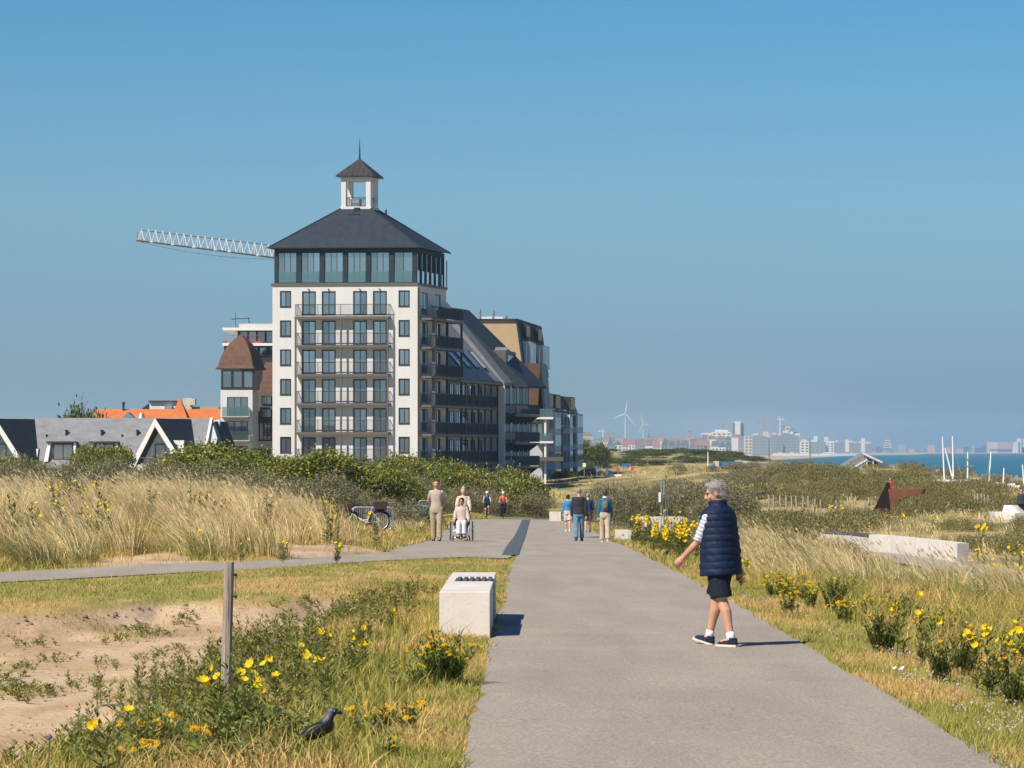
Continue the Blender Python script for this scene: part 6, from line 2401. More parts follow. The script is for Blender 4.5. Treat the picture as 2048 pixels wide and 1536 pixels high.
def cut_hair(b, mat, parent, vol=1.04, front=.020, low=-.035, voxel=.007, extra=None, name='hair'):
 """hair over skull and nape, cleared from the face"""
 H, c, M = b.H, b.headc, b.HM
 mb = MB()
 mb.ell(c + M @ Vector((0, -.013 * H, .021 * H)), (.0475 * H * vol, .053 * H * vol, .050 * H * vol), 16, 10, M)
 mb.ell(c + M @ Vector((0, -.034 * H, low * H + .018 * H)), (.040 * H * vol, .027 * H * vol, .038 * H), 14, 9, M)
 for s_ in (-1, 1):
  mb.ell(c + M @ Vector((s_ * .037 * H, -.016 * H, .002 * H)), (.012 * H * vol, .024 * H, .026 * H), 10, 7, M)
 mb.ell(c + M @ Vector((0, .022 * H, .050 * H)), (.034 * H * vol, .026 * H * vol, .017 * H * vol), 12, 8, M)
 if extra:
  extra(mb, c, M, H)
 return solid(name, mb, voxel, mat, parent, 3)


def face_bits(b, parent, mouth=True):
 H, c, M = b.H, b.headc, b.HM
 for s_ in (-1, 1):
  mb = MB()
  mb.ell(c + M @ Vector((s_ * .0175 * H, .0475 * H, .003 * H)), (.0062 * H, .0055 * H, .0042 * H), 8, 6, M)
  mb.build('eye', mk('eye_dark', (.04, .03, .025), rough=.2, var=0), parent, smooth=True)
 mb = MB()
 mb.ell(c + M @ Vector((0, .0535 * H, -.0365 * H)), (.013 * H, .004 * H, .0028 * H), 8, 6, M)
 mb.build('mouth', mk('lips', (.38, .12, .10), var=0), parent, smooth=True)


def person(px, d, heading, H, label, group=None, **kw):
 """heading 0 walks away from the camera, 180 towards it"""
 b = Body(H, **kw)
 x_ = X(px, d)
 o = empty('person', (x_, d, float(path_z(x_, d)) + .006), math.radians(heading), label, 'person', group)
 return o, b


def cloth(name, col, **kw):
 return mk(name, col, rough=kw.get('rough', .85), var=kw.get('var', .12), scale=kw.get('scale', 14), bump=kw.get('bump', .006), bscale=kw.get('bscale', 22), spec=.2)


m_navy = cloth('navy_quilt', (.010, .020, .052), rough=.62, var=.16, bump=.010, bscale=18)
m_navy2 = cloth('navy_shorts', (.012, .016, .028), var=.15)
m_sock = cloth('white_sock', (.72, .72, .76))
m_sole = mk('cream_sole', (.70, .62, .48), rough=.7, var=.05)
m_dsole = mk('dark_sole', (.04, .04, .045), rough=.7, var=.05)
m_ghair = mk('grey_hair', (.27, .25, .23), rough=.6, var=.38, scale=70, bump=.006, bscale=110, stretch=(1, 1, .25))
m_bhair = mk('dark_hair', (.022, .015, .012), rough=.5, var=.3, scale=60)
m_brhair = mk('brown_hair', (.075, .04, .025), rough=.55, var=.3, scale=60)
m_blond = mk('blond_hair', (.50, .36, .18), rough=.55, var=.25, scale=60)
m_shirtw = cloth('shirt_white', (.66, .68, .76))
m_shirtl = cloth('shirt_stripe', (.36, .40, .52))
m_black = mk('black_plastic', (.012, .012, .014), rough=.4, var=0)

# --- the walker in the quilted vest, close by on the path
o, b = person(1441, 30.0, 50, 1.655, 'grey-haired person in navy quilted vest, striped shirt and dark shorts walking on the path',
              legs=((-11, 6), (17, 5)), arms=((22, 26, 7), (-14, 6, 9)), lean=4, toe=(0, 14), head=(36, 12), wid=1.0)
mb = MB()
b.skin(mb, curl=(.55, .5))
solid('body', mb, .0062, m_skin, o, 3)
face_bits(b, o)
H = b.H


def extra(mb, c, M, H):
 for k in range(26):
  a = k * 2.399
  z = .055 - .075 * ((k * .381) % 1)
  r_ = .050
  mb.ell(c + M @ Vector((math.cos(a) * r_ * .95 * H, (-.014 + min(.022, math.sin(a) * r_ * 1.02)) * H, (z + .012) * H)), (.014 * H, .014 * H, .016 * H), 7, 5)
 mb.ell(c + M @ Vector((0, .030 * H, .058 * H)), (.030 * H, .022 * H, .016 * H), 10, 7, M)


ho_ = cut_hair(b, m_ghair, o, 1.10, extra=extra, voxel=.0065)
rh = np.random.default_rng(3)
me_ = ho_.data
co_ = np.empty(len(me_.vertices) * 3, np.float32)
me_.vertices.foreach_get('co', co_)
no_ = np.empty(len(me_.vertices) * 3, np.float32)
me_.vertices.foreach_get('normal', no_)
co_, no_ = co_.reshape(-1, 3), no_.reshape(-1, 3)
k_ = rh.choice(len(co_), 2600)
gh_ = Geo()
back_ = np.array(b.HM @ Vector((0, -1, -.75)))
dv_ = no_[k_] * .55 + back_ * .8 + rh.normal(size=(2600, 3)) * .28
tone_ = rh.uniform(.16, .62, (2600, 1))
gh_.leaves(co_[k_] - no_[k_] * .004, dv_, no_[k_], rh.uniform(.022, .05, 2600), rh.uniform(.0016, .0036, 2600), tone_ * np.array([[1, .95, .88]]))
gh_.build('hair_strands', mk('hair_strand', (1, 1, 1), rough=.5, var=0, attr=True, transl=.1, spec=.3), ho_)
# quilted vest: eleven padded channels with stitched creases between them
prof = [(.425, .138, .112), (.47, .136, .111), (.55, .132, .108), (.64, .129, .103), (.72, .129, .098), (.775, .127, .091), (.805, .119, .082), (.825, .100, .070), (.842, .070, .058), (.85, .058, .052)]
pz = [p[0] for p in prof]
vest = MB()
NQ, NS = 10, 7
rings_ = []
for q_ in range(NQ):
 for s_ in range(NS):
  t_ = (q_ + s_ / NS) / NQ
  z_ = .425 + (.835 - .425) * t_
  rx = np.interp(z_, pz, [p[1] for p in prof])
  ry = np.interp(z_, pz, [p[2] for p in prof])
  puff = (.0085 + .002 * math.sin(q_ * 2.7)) * (math.sin(math.pi * s_ / NS) ** .6) - .003
  rg = ring(b.up((0, 0, z_ * H)), rx * H + puff, ry * H + puff, n=44, tilt=b.LM, sq=2.25)
  for k, p in enumerate(rg):                      # small puckers along the seams, the side seam pressed in
   ang = 2 * math.pi * k / 44
   cc = b.up((0, 0, z_ * H))
   dv_ = (p - cc)
   pk = 1 + .016 * math.sin(k * 2.9 + q_ * 1.7) * (1 - .6 * math.sin(math.pi * s_ / NS)) - .035 * (k in (24, 42)) + .012 * math.sin(k * 1.3 + q_ * 4.1 + s_ * .6) + .018 * math.sin(k * .45 + q_ * .9)
   rg[k] = cc + dv_ * pk
  rings_.append(rg)
hem0 = ring(b.up((0, 0, .428 * H)), .130 * H, .104 * H, n=44, tilt=b.LM, sq=2.25)
rings_ = [hem0] + rings_
for z_, rx, ry in ((.840, .072, .058), (.850, .058, .053), (.862, .054, .052), (.874, .056, .055), (.880, .053, .051), (.874, .048, .047), (.855, .045, .043)):
 rings_.append(ring(b.up((0, -.004 * H, z_ * H)), rx * H, ry * H, n=44, tilt=b.LM))
vest.loft(rings_, caps=False)
vo = vest.build('quilted_vest', m_navy, o, smooth=True)
vo.data.polygons.foreach_set('use_smooth', [True] * len(vo.data.polygons))
# striped sleeves
for i, (sho, el, wr, dd) in enumerate(b.arm):
 mb = MB()
 n_ = 15
 pts = [sho.lerp(el, -.04 + 1.02 * k / n_) for k in range(n_ + 1)]
 d_ = (el - sho).normalized()
 s1 = d_.cross(Vector((0, 1, 0))).normalized()
 s2 = d_.cross(s1)
 rgs = [[p + (s1 * math.cos(2 * math.pi * j / 14) * 1.1 + s2 * math.sin(2 * math.pi * j / 14)) * (.036 * H - .005 * H * k / n_ + .0015 * math.sin(k * 2.2 + j)) * (.55 if k == 0 else .9 if k == 1 else 1) for j in range(14)] for k, p in enumerate(pts)]
 ids = [[mb.pt(p) for p in r_] for r_ in rgs]
 for k in range(n_):
  mb.m = k % 2
  for j in range(14):
   mb.face([ids[k][j], ids[k][(j + 1) % 14], ids[k + 1][(j + 1) % 14], ids[k + 1][j]])
 mb.m = 0
 mb.face(ids[0][::-1])
 mb.face(ids[-1])
 mb.build('striped_sleeve', [m_shirtw, m_shirtl], o, smooth=True)
mb = MB()
b.bottom(mb, .47, .021, .020)
solid('shorts', mb, .009, m_navy2, o, 3)
for i in (0, 1):
 hip, k, a = b.leg[i]
 u_ = (k - a).normalized()
 mb = MB()
 mb.tube([a - u_ * .02, a + u_ * .03, a + u_ * .075], [.030 * H * .85, .0255 * H, .0250 * H], 12)
 mb.build('sock', m_sock, o, smooth=True)
 b.shoe(o, i, cloth('navy_shoe', (.018, .024, .05)), m_sole)
sho, el, wr, dd = b.arm[1]
mb = MB()
mb.tube([wr - dd * .035, wr - dd * .008], [.0185 * H, .0185 * H], 12)
mb.build('watch_band', m_black, o)
gb = MB()
c, M = b.headc, b.HM
for s_ in (-1, 1):
 pts = [c + M @ Vector(((s_ * .0185 + .013 * math.cos(t)) * H, .0545 * H, (.003 + .0095 * math.sin(t)) * H)) for t in np.linspace(0, 2 * math.pi, 13)]
 gb.tube(pts, .0012, 4)
 gb.tube([c + M @ Vector((s_ * .031 * H, .053 * H, .005 * H)), c + M @ Vector((s_ * .045 * H, .02 * H, .004 * H)), c + M @ Vector((s_ * .046 * H, -.006 * H, .0 * H))], .0016, 4)
gb.build('glasses', m_frame, o)

# --- man in beige, hands behind his back
VX = .0105
m_beigec = cloth('beige_polo', (.46, .385, .32))
m_khaki = cloth('khaki_trousers', (.42, .33, .23), var=.18)
o, b = person(873, 89.5, 178, 1.83, 'tall man in beige polo shirt and khaki trousers strolling with hands behind his back', legs=((9, 10), (-6, 4)), arms=((-24, -8, 15, .75), (-24, -8, 15, .75)), wid=1.0)
mb = MB()
b.skin(mb)
solid('body', mb, VX, m_skin, o, 3)
face_bits(b, o)
cut_hair(b, m_brhair, o, 1.0, low=-.02, voxel=.009)
mb = MB()
b.top(mb, .016, .49, .62, .012)
solid('polo_shirt', mb, .012, m_beigec, o)
mb = MB()
b.bottom(mb, .97, .018, .014)
solid('trousers', mb, .012, m_khaki, o)
for i in (0, 1):
 b.shoe(o, i, cloth('black_shoe', (.015, .016, .022)), m_dsole)

# --- woman pushing, and the woman in the wheelchair
m_flower = mk('flowered_blouse', (.60, .50, .40), rough=.85, var=.55, scale=16, spec=.2)
wx, wd_ = X(923, 91.5), 91.5
o, b = person(927, 92.7, 180, 1.66, 'woman in pale flowered blouse pushing the wheelchair', legs=((10, 8), (-12, 12)), arms=((24, 42, 10), (24, 42, 10)), lean=5)
mb = MB()
b.skin(mb)
solid('body', mb, VX, m_skin2, o, 3)
face_bits(b, o)
cut_hair(b, m_blond, o, 1.0, voxel=.009, extra=lambda mb, c, M, H: mb.ell(c + M @ Vector((0, -.02 * H, .075 * H)), (.02 * H, .02 * H, .018 * H), 8, 6))
mb = MB()
b.top(mb, .022, .47, .95, .018)
solid('blouse', mb, .012, m_flower, o)
mb = MB()
b.bottom(mb, .95, .016, .012)
solid('trousers', mb, .012, cloth('mauve_trousers', (.20, .13, .15)), o)
for i in (0, 1):
 b.shoe(o, i, cloth('brown_shoe', (.10, .05, .035)), m_dsole)

m_chrome = mk('chair_tube', (.55, .56, .58), rough=.3, var=.05, metal=.7)
m_rubber = mk('rubber', (.02, .02, .022), rough=.8, var=.1)
m_vinyl = mk('black_vinyl', (.025, .028, .035), rough=.6, var=.1)


def torus(mb, c, R, r_, axis='X', n=28, m=6):
 c = Vector(c)
 rings_ = []
 for k in range(n):
  a = 2 * math.pi * k / n
  u = Vector((0, math.cos(a), math.sin(a))) if axis == 'X' else Vector((math.cos(a), 0, math.sin(a)))
  w = Vector((1, 0, 0)) if axis == 'X' else Vector((0, 1, 0))
  rings_.append([mb.pt(c + u * (R + r_ * math.cos(2 * math.pi * j / m)) + w * r_ * math.sin(2 * math.pi * j / m)) for j in range(m)])
 for k in range(n):
  a_, b_ = rings_[k], rings_[(k + 1) % n]
  for j in range(m):
   mb.face([a_[j], b_[j], b_[(j + 1) % m], a_[(j + 1) % m]])


def wheel(parent, c, R, tr, nsp=14, rim_mat=None, name='wheel', axis='X', hub=.02):
 c = Vector(c)
 mb = MB()
 torus(mb, (0, 0, 0), R - tr, tr, axis)
 w = mb.build(name, m_rubber, parent, smooth=True, loc=c)
 mb = MB()
 torus(mb, (0, 0, 0), R - 2.2 * tr, tr * .55, axis)
 mb.build('rim', rim_mat or m_chrome, w, smooth=True)
 mb = MB()
 ax = Vector((1, 0, 0)) if axis == 'X' else Vector((0, 1, 0))
 mb.tube([-ax * .03, ax * .03], hub, 8)
 for k in range(nsp):
  a = 2 * math.pi * k / nsp
  u = Vector((0, math.cos(a), math.sin(a))) if axis == 'X' else Vector((math.cos(a), 0, math.sin(a)))
  mb.tube([ax * .02 * (1 if k % 2 else -1), u * (R - 2.2 * tr)], .0022, 3)
 mb.build('spokes', m_chrome, w)
 return w


zz = float(path_z(wx, wd_)) + .006
wc = empty('wheelchair', (wx, wd_, zz), math.radians(180), 'wheelchair with silver tubes and black seat on the square', 'wheelchair')
for s_ in (-1, 1):
 wheel(wc, (s_ * .33, -.10, .305), .305, .017, 16)
 wheel(wc, (s_ * .25, .36, .09), .09, .02, 6, name='caster_wheel')
 mb = MB()
 torus(mb, (s_ * .375, -.10, .305), .26, .009)
 mb.build('push_rim', m_chrome, wc, smooth=True)
 fr = MB()
 fr.tube([(s_ * .24, -.30, .92), (s_ * .24, -.20, .90), (s_ * .24, -.20, .30), (s_ * .24, -.16, .28), (s_ * .24, .34, .28), (s_ * .24, .36, .12)], .013, 7)
 fr.tube([(s_ * .24, -.2, .50), (s_ * .24, .22, .50), (s_ * .24, .33, .45), (s_ * .19, .50, .15), (s_ * .16, .52, .11)], .013, 7)
 fr.tube([(s_ * .26, -.18, .70), (s_ * .26, .10, .70), (s_ * .26, .14, .66), (s_ * .26, .14, .50)], .011, 7)
 fr.build('side_frame', m_chrome, wc)
 MB().box((s_ * .26 - .03, -.15, .715), (s_ * .26 + .03, .10, .74)).build('armrest', m_vinyl, wc)
 MB().box((s_ * .255 - .006, -.16, .50), (s_ * .255 + .006, .10, .69)).build('side_panel', m_vinyl, wc)
 MB().prism([(s_ * .10 - .07, .48, .10), (s_ * .10 + .07, .48, .10), (s_ * .10 + .07, .62, .14), (s_ * .10 - .07, .62, .14)], (0, 0, .02)).build('footplate', m_vinyl, wc)
MB().box((-.235, -.19, .48), (.235, .22, .505)).build('seat', m_vinyl, wc)
MB().box((-.235, -.215, .50), (.235, -.195, .88)).build('backrest', m_vinyl, wc)
MB().tube([(-.24, .0, .30), (.24, .05, .46)], .01, 6).tube([(.24, .0, .30), (-.24, .05, .46)], .01, 6).build('cross_brace', m_chrome, wc)

b = Body(1.60, legs=((86, 76), (86, 76)), arms=((18, 50, 12), (18, 50, 12)), lean=-6, seat=.575, toe=(8, 8), head=(-8, 4))
o = empty('person', (wx, wd_ + .06, zz), math.radians(180), 'dark-haired seated woman in pale top and white trousers riding in the wheelchair', 'person')
mb = MB()
b.skin(mb)
solid('body', mb, VX, m_skin, o, 3)
face_bits(b, o)
cut_hair(b, m_bhair, o, 1.12, low=-.045, voxel=.009)
mb = MB()
b.top(mb, .018, .50, 1.0, .016, fore=.75)
solid('pale_top', mb, .012, cloth('pale_top_cloth', (.52, .43, .38)), o)
mb = MB()
b.bottom(mb, .90, .015, .010)
solid('trousers', mb, .012, cloth('white_trousers', (.66, .66, .68)), o)
gm = MB()
for s_ in (-1, 1):
 gm.ell(b.headc + b.HM @ Vector((s_ * .019 * b.H, .052 * b.H, .003 * b.H)), (.014 * b.H, .006 * b.H, .010 * b.H), 8, 6)
gm.build('sunglasses', m_black, o)
for i in (0, 1):
 b.shoe(o, i, cloth('white_shoe', (.6, .58, .56)), m_sole)

# --- the four who walk away
o, b = person(1158, 100.0, -2, 1.77, 'bald man in dark grey jacket and blue jeans walking away', legs=((-9, 8), (11, 5)), arms=((6, 10, 9), (-8, 12, 9)), wid=1.08)
mb = MB()
b.skin(mb)
solid('body', mb, VX, m_skin, o, 3)
cut_hair(b, m_ghair, o, .97, low=-.015, voxel=.009)
mb = MB()
b.top(mb, .030, .485, 1.0, .024, fore=.95)
solid('jacket', mb, .012, cloth('charcoal_jacket', (.034, .036, .042), var=.18), o)
mb = MB()
b.bottom(mb, .97, .016, .010)
solid('jeans', mb, .012, cloth('blue_jeans', (.115, .24, .36), var=.22), o)
for i in (0, 1):
 b.shoe(o, i, cloth('brown_boot', (.10, .04, .025)), m_dsole)

o, b = person(1210, 97.8, 0, 1.70, 'woman in blue jumper with grey backpack and beige trousers walking away', legs=((9, 6), (-9, 9)), arms=((-6, 8, 9), (8, 8, 9)), wid=.98)
mb = MB()
b.skin(mb)
solid('body', mb, VX, m_skin, o, 3)
cut_hair(b, m_brhair, o, 1.06, low=-.03, voxel=.009)
mb = MB()
b.top(mb, .022, .50, 1.0, .018, fore=.95)
solid('jumper', mb, .012, cloth('teal_jumper', (.022, .125, .22), var=.14), o)
mb = MB()
mb.tube([b.up((0, -.005 * b.H, .838 * b.H)), b.up((0, -.005 * b.H, .862 * b.H))], [.048 * b.H, .042 * b.H], 12)
mb.build('collar', m_whitepaint, o)
mb = MB()
b.bottom(mb, .99, .026, .018, zt=.60)
solid('trousers', mb, .012, cloth('beige_trousers', (.50, .40, .30), var=.16), o)
mb = MB()
Hh = b.H
mb.loft([ring((0, -.125, .60 * Hh), .060, .03, 14), ring((0, -.145, .63 * Hh), .095, .062, 14), ring((0, -.15, .70 * Hh), .10, .068, 14), ring((0, -.14, .76 * Hh), .085, .055, 14), ring((0, -.125, .785 * Hh), .05, .03, 14)])
bp_ = mb.build('backpack', cloth('backpack_cloth', (.17, .145, .12), var=.45, scale=26), o, smooth=True)
mb = MB()
for s_ in (-1, 1):
 mb.tube([(s_ * .05, -.12, .77 * Hh), (s_ * .075, -.085, .825 * Hh), (s_ * .08, .02, .84 * Hh), (s_ * .09, .12, .76 * Hh)], .016, 6)
mb.build('strap', cloth('strap_cloth', (.2, .16, .11)), bp_)
mb = MB()
mb.ell((0, -.215, .665 * Hh), (.065, .025, .05), 10, 7)
mb.build('pocket', cloth('backpack_cloth', (.17, .145, .12)), bp_)
for i in (0, 1):
 b.shoe(o, i, cloth('beige_shoe', (.5, .42, .34)), m_sole)

o, b = person(1136, 133.0, -4, 1.64, 'dark-haired woman in bright blue top and pale shorts with a cross strap', legs=((8, 6), (-8, 8)), arms=((0, 8, 9), (0, 8, 9)))
mb = MB()
b.skin(mb)
solid('body', mb, VX, m_skin2, o, 3)
cut_hair(b, m_bhair, o, 1.12, low=-.035, voxel=.009)
mb = MB()
b.top(mb, .024, .52, 1.0, .018, fore=.9)
solid('top', mb, .012, cloth('blue_top', (.055, .22, .42)), o)
mb = MB()
b.bottom(mb, .46, .022, .02, zt=.60)
solid('shorts', mb, .012, cloth('pale_shorts', (.56, .47, .43)), o)
mb = MB()
mb.tube([b.up((-.09, -.05, .83 * b.H)), b.up((0, -.125, .70 * b.H)), b.up((.14, -.09, .60 * b.H))], .012, 5)
mb.build('shoulder_strap', m_black, o)
for i in (0, 1):
 b.shoe(o, i, cloth('white_shoe', (.6, .58, .56)), m_sole)

o, b = person(1176, 131.0, -4, 1.72, 'grey-haired man in navy jumper and brown shorts half hidden behind the bald man', legs=((-8, 7), (10, 5)), arms=((8, 10, 9), (6, 20, 12)))
mb = MB()
b.skin(mb)
solid('body', mb, VX, m_skin2, o, 3)
cut_hair(b, m_ghair, o, 1.05, low=-.02, voxel=.009)
mb = MB()
b.top(mb, .026, .50, 1.0, .02, fore=.35)
solid('jumper', mb, .012, cloth('navy_jumper', (.02, .05, .12)), o)
mb = MB()
b.bottom(mb, .46, .02, .02)
solid('shorts', mb, .012, cloth('brown_shorts', (.12, .09, .08)), o)
for i in (0, 1):
 b.shoe(o, i, cloth('grey_shoe', (.3, .27, .25)), m_sole)


# ------------------------------------------------------------------ bicycles
def bicycle(name, loc, rz, label, frame_mat, R=.34, group=None, tilt=0.0, basket=False, rear_basket=False, flat=True, saddle=True, cat='bicycle', fat=.018, bag=None, low=False):
 """points along +Y; wheels in the YZ plane"""
 o = empty(name, loc, rz, label, cat, group)
 o.rotation_euler = (0, tilt, rz)
 wb = 1.06
 wheel(o, (0, -wb / 2, R), R, fat, 18)
 wheel(o, (0, wb / 2, R), R, fat, 18)
 bb = Vector((0, -.08, R - .06))
 st = Vector((0, -.24, R + .36))
 ht = Vector((0, .37, R + .42))
 hb_ = Vector((0, .41, R + .26))
 fr = MB()
 fr.tube([bb, st], .017, 8)
 if low:
  fr.tube([bb + (st - bb) * .25, Vector((0, .1, R + .03)), hb_], .02, 8)
 else:
  fr.tube([st + (bb - st) * .06, ht], .016, 8)
 fr.tube([bb, hb_], .020, 8)
 fr.tube([ht + (ht - hb_) * .3, hb_], .020, 8)
 for s_ in (-1, 1):
  fr.tube([bb + Vector((s_ * .03, 0, 0)), Vector((s_ * .055, -wb / 2, R))], .010, 6)
  fr.tube([st + Vector((s_ * .015, 0, -.02)), Vector((s_ * .055, -wb / 2, R))], .009, 6)
 fr.build('frame', frame_mat, o)
 fk = MB()
 for s_ in (-1, 1):
  fk.tube([hb_ + Vector((s_ * .04, 0, 0)), Vector((s_ * .05, wb / 2 - .02, R + .1)), Vector((s_ * .05, wb / 2, R))], .011, 6)
 fk.tube([hb_ + Vector((-.04, 0, 0)), hb_ + Vector((.04, 0, 0))], .012, 6)
 fk.build('fork', frame_mat, o)
 hbm = MB()
 top = ht + (ht - hb_) * .65
 hbm.tube([ht, top], .013, 7)
 if flat:
  hbm.tube([top + Vector((-.31, -.03, .01)), top + Vector((0, .03, 0)), top + Vector((.31, -.03, .01))], .012, 7)
 else:
  hbm.tube([top + Vector((-.30, -.22, .06)), top + Vector((-.27, -.02, .07)), top + Vector((0, .05, .02)), top + Vector((.27, -.02, .07)), top + Vector((.30, -.22, .06))], .012, 7)
 ho_ = hbm.build('handlebar', m_black, o)
 for s_ in (-1, 1):
  p0 = top + (Vector((s_ * .31, -.03, .01)) if flat else Vector((s_ * .30, -.22, .06)))
  MB().tube([p0 + Vector((-s_ * .11, .02, 0)), p0 + Vector((s_ * .01, 0, 0))], .018, 7).build('grip', m_rubber, ho_)
 sp_ = st + (st - bb).normalized() * .17
 if saddle:
  MB().tube([st, sp_], .012, 7).build('seat_post', m_chrome, o)
  MB().loft([ring(sp_ + Vector((0, -.14, .02)), .02, .02, 10, Matrix.Rotation(1.57, 3, 'X')), ring(sp_ + Vector((0, -.10, .025)), .075, .03, 10, Matrix.Rotation(1.57, 3, 'X')), ring(sp_ + Vector((0, 0, .03)), .05, .03, 10, Matrix.Rotation(1.57, 3, 'X')), ring(sp_ + Vector((0, .14, .025)), .018, .018, 10, Matrix.Rotation(1.57, 3, 'X'))]).build('saddle', m_black, o, smooth=True)
 dt = MB()
 torus(dt, bb + Vector((.05, 0, 0)), .085, .007, n=20, m=4)
 dt.tube([bb + Vector((-.08, 0, 0)), bb + Vector((.08, 0, 0))], .014, 6)
 dt.tube([bb + Vector((.08, 0, 0)), bb + Vector((.08, .12, -.12))], .010, 5).tube([bb + Vector((-.08, 0, 0)), bb + Vector((-.08, -.12, .12))], .010, 5)
 dt.box((bb.x + .08, bb.y + .07, bb.z - .135), (bb.x + .18, bb.y + .17, bb.z - .115)).box((bb.x - .18, bb.y - .17, bb.z + .115), (bb.x - .08, bb.y - .07, bb.z + .135))
 dt.build('cranks', m_black, o)
 mg = MB()
 for yc, a0, a1 in ((-wb / 2, 20, 190), (wb / 2, 15, 170)):
  pts = [(0, yc - math.cos(math.radians(a)) * (R + .025), R + math.sin(math.radians(a)) * (R + .025)) for a in np.linspace(a0, a1 - 10, 12)]
  mg.tube(pts, .022, 4)
 mg.build('mudguard', m_black, o)
 if basket:
  bk = MB()
  b0 = Vector((0, wb / 2 + .02, R + .40))
  for z_, w_ in ((0, .13), (.08, .14), (.16, .155), (.25, .17)):
   bk.tube([b0 + Vector((-w_, -w_ * .8, z_)), b0 + Vector((w_, -w_ * .8, z_)), b0 + Vector((w_, w_ * .8, z_)), b0 + Vector((-w_, w_ * .8, z_)), b0 + Vector((-w_, -w_ * .8, z_))], .006, 4)
  for k in range(24):
   t_ = k / 24 * 4
   e = int(t_)
   f = t_ - e
   cs = [(-1, -1), (1, -1), (1, 1), (-1, 1), (-1, -1)]
   x0 = cs[e][0] + (cs[e + 1][0] - cs[e][0]) * f
   y0 = cs[e][1] + (cs[e + 1][1] - cs[e][1]) * f
   bk.tube([b0 + Vector((x0 * .13, y0 * .105, 0)), b0 + Vector((x0 * .17, y0 * .135, .25))], .004, 4)
  bk.box((b0.x - .13, b0.y - .105, b0.z - .01), (b0.x + .13, b0.y + .105, b0.z))
  bk.build('basket', m_timber, o)
 if rear_basket:
  b0 = Vector((0, -wb / 2 - .03, R + .40))
  rk = MB()
  rk.tube([(-.06, -wb / 2 + .25, R + .38), (-.06, -wb / 2 - .2, R + .38), (.06, -wb / 2 - .2, R + .38), (.06, -wb / 2 + .25, R + .38)], .008, 5)
  for s_ in (-1, 1):
   rk.tube([(s_ * .06, -wb / 2 - .1, R + .38), (s_ * .06, -wb / 2, R)], .007, 5)
  rk.build('rack', m_black, o)
  MB().frustum([(b0.x - .14, b0.y - .19, b0.z), (b0.x + .14, b0.y - .19, b0.z), (b0.x + .14, b0.y + .19, b0.z), (b0.x - .14, b0.y + .19, b0.z)], [(b0.x - .18, b0.y - .24, b0.z + .26), (b0.x + .18, b0.y - .24, b0.z + .26), (b0.x + .18, b0.y + .24, b0.z + .26), (b0.x - .18, b0.y + .24, b0.z + .26)]).build('basket', m_timber, o)
 if bag is not None:
  MB().frustum([(-.17, -.62, R - .02), (.17, -.62, R - .02), (.17, -.30, R - .02), (-.17, -.30, R - .02)], [(-.14, -.64, R + .36), (.14, -.64, R + .36), (.14, -.26, R + .36), (-.14, -.26, R + .36)]).build('pannier', bag, o)
 return o


def rider(px, d, label, blabel, topcol, legcol, skinmat, bmat, vest_only, jacket=None, shorts=True):
 x_ = X(px, d)
 z_ = float(path_z(x_, d)) + .006
 bk = bicycle('bicycle', (x_, d, z_), math.radians(180), blabel, bmat, fat=.024)
 b = Body(1.74, legs=((62, 70), (38, 62)), arms=((46, 22, 12), (46, 22, 12)), lean=20, seat=.98, toe=(-4, -8))
 o = empty('person', (x_, d + .30, z_), math.radians(180), label, 'person', 'cyclists')
 mb = MB()
 b.skin(mb)
 solid('body', mb, VX, skinmat, o, 3)
 face_bits(b, o)
 hm = MB()
 c, M, H = b.headc, b.HM, b.H
 hm.ell(c + M @ Vector((0, -.006 * H, .030 * H)), (.056 * H, .066 * H, .050 * H), 14, 9, M)
 hm.ell(c + M @ Vector((0, .05 * H, .03 * H)), (.03 * H, .022 * H, .010 * H), 10, 6, M)
 solid('helmet', hm, .010, mk('helmet_white', (.66, .66, .68), rough=.4, var=.05), o, 2)
 mb = MB()
 b.top(mb, .016, .50, 0 if vest_only else 1.0, .016, fore=0 if vest_only else .95)
 solid('jersey', mb, .012, topcol, o)
 if jacket is not None:
  fr = MB()
  fr.loft([ring(b.up((0, .055, z * b.H)), .075 * b.H, .045 * b.H, 14, tilt=b.LM) for z in (.55, .62, .70, .78, .81)])
  fr.build('undershirt', jacket, o, smooth=True)
 mb = MB()
 b.bottom(mb, .44 if shorts else .96, .014, .01)
 solid('cycling_shorts' if shorts else 'leggings', mb, .012, legcol, o)
 for i in (0, 1):
  b.shoe(o, i, cloth('black_shoe', (.015, .016, .022)), m_dsole)
 return o, bk


m_bk = mk('black_frame', (.02, .02, .024), rough=.35, var=.05)
m_dk = cloth('black_lycra', (.012, .013, .016))
rider(974, 187.0, 'cyclist in sleeveless blue jersey and white helmet riding towards the viewer', 'dark bicycle under the cyclist in blue', cloth('blue_jersey', (.02, .10, .22)), m_dk, m_skin2, m_bk, True)
rider(1006.5, 187.5, 'cyclist in orange jacket and white helmet riding towards the viewer', 'dark bicycle under the cyclist in orange', cloth('orange_jacket', (.70, .13, .025)), m_dk, m_skin2, m_bk, False, cloth('pink_shirt', (.55, .25, .30)), False)


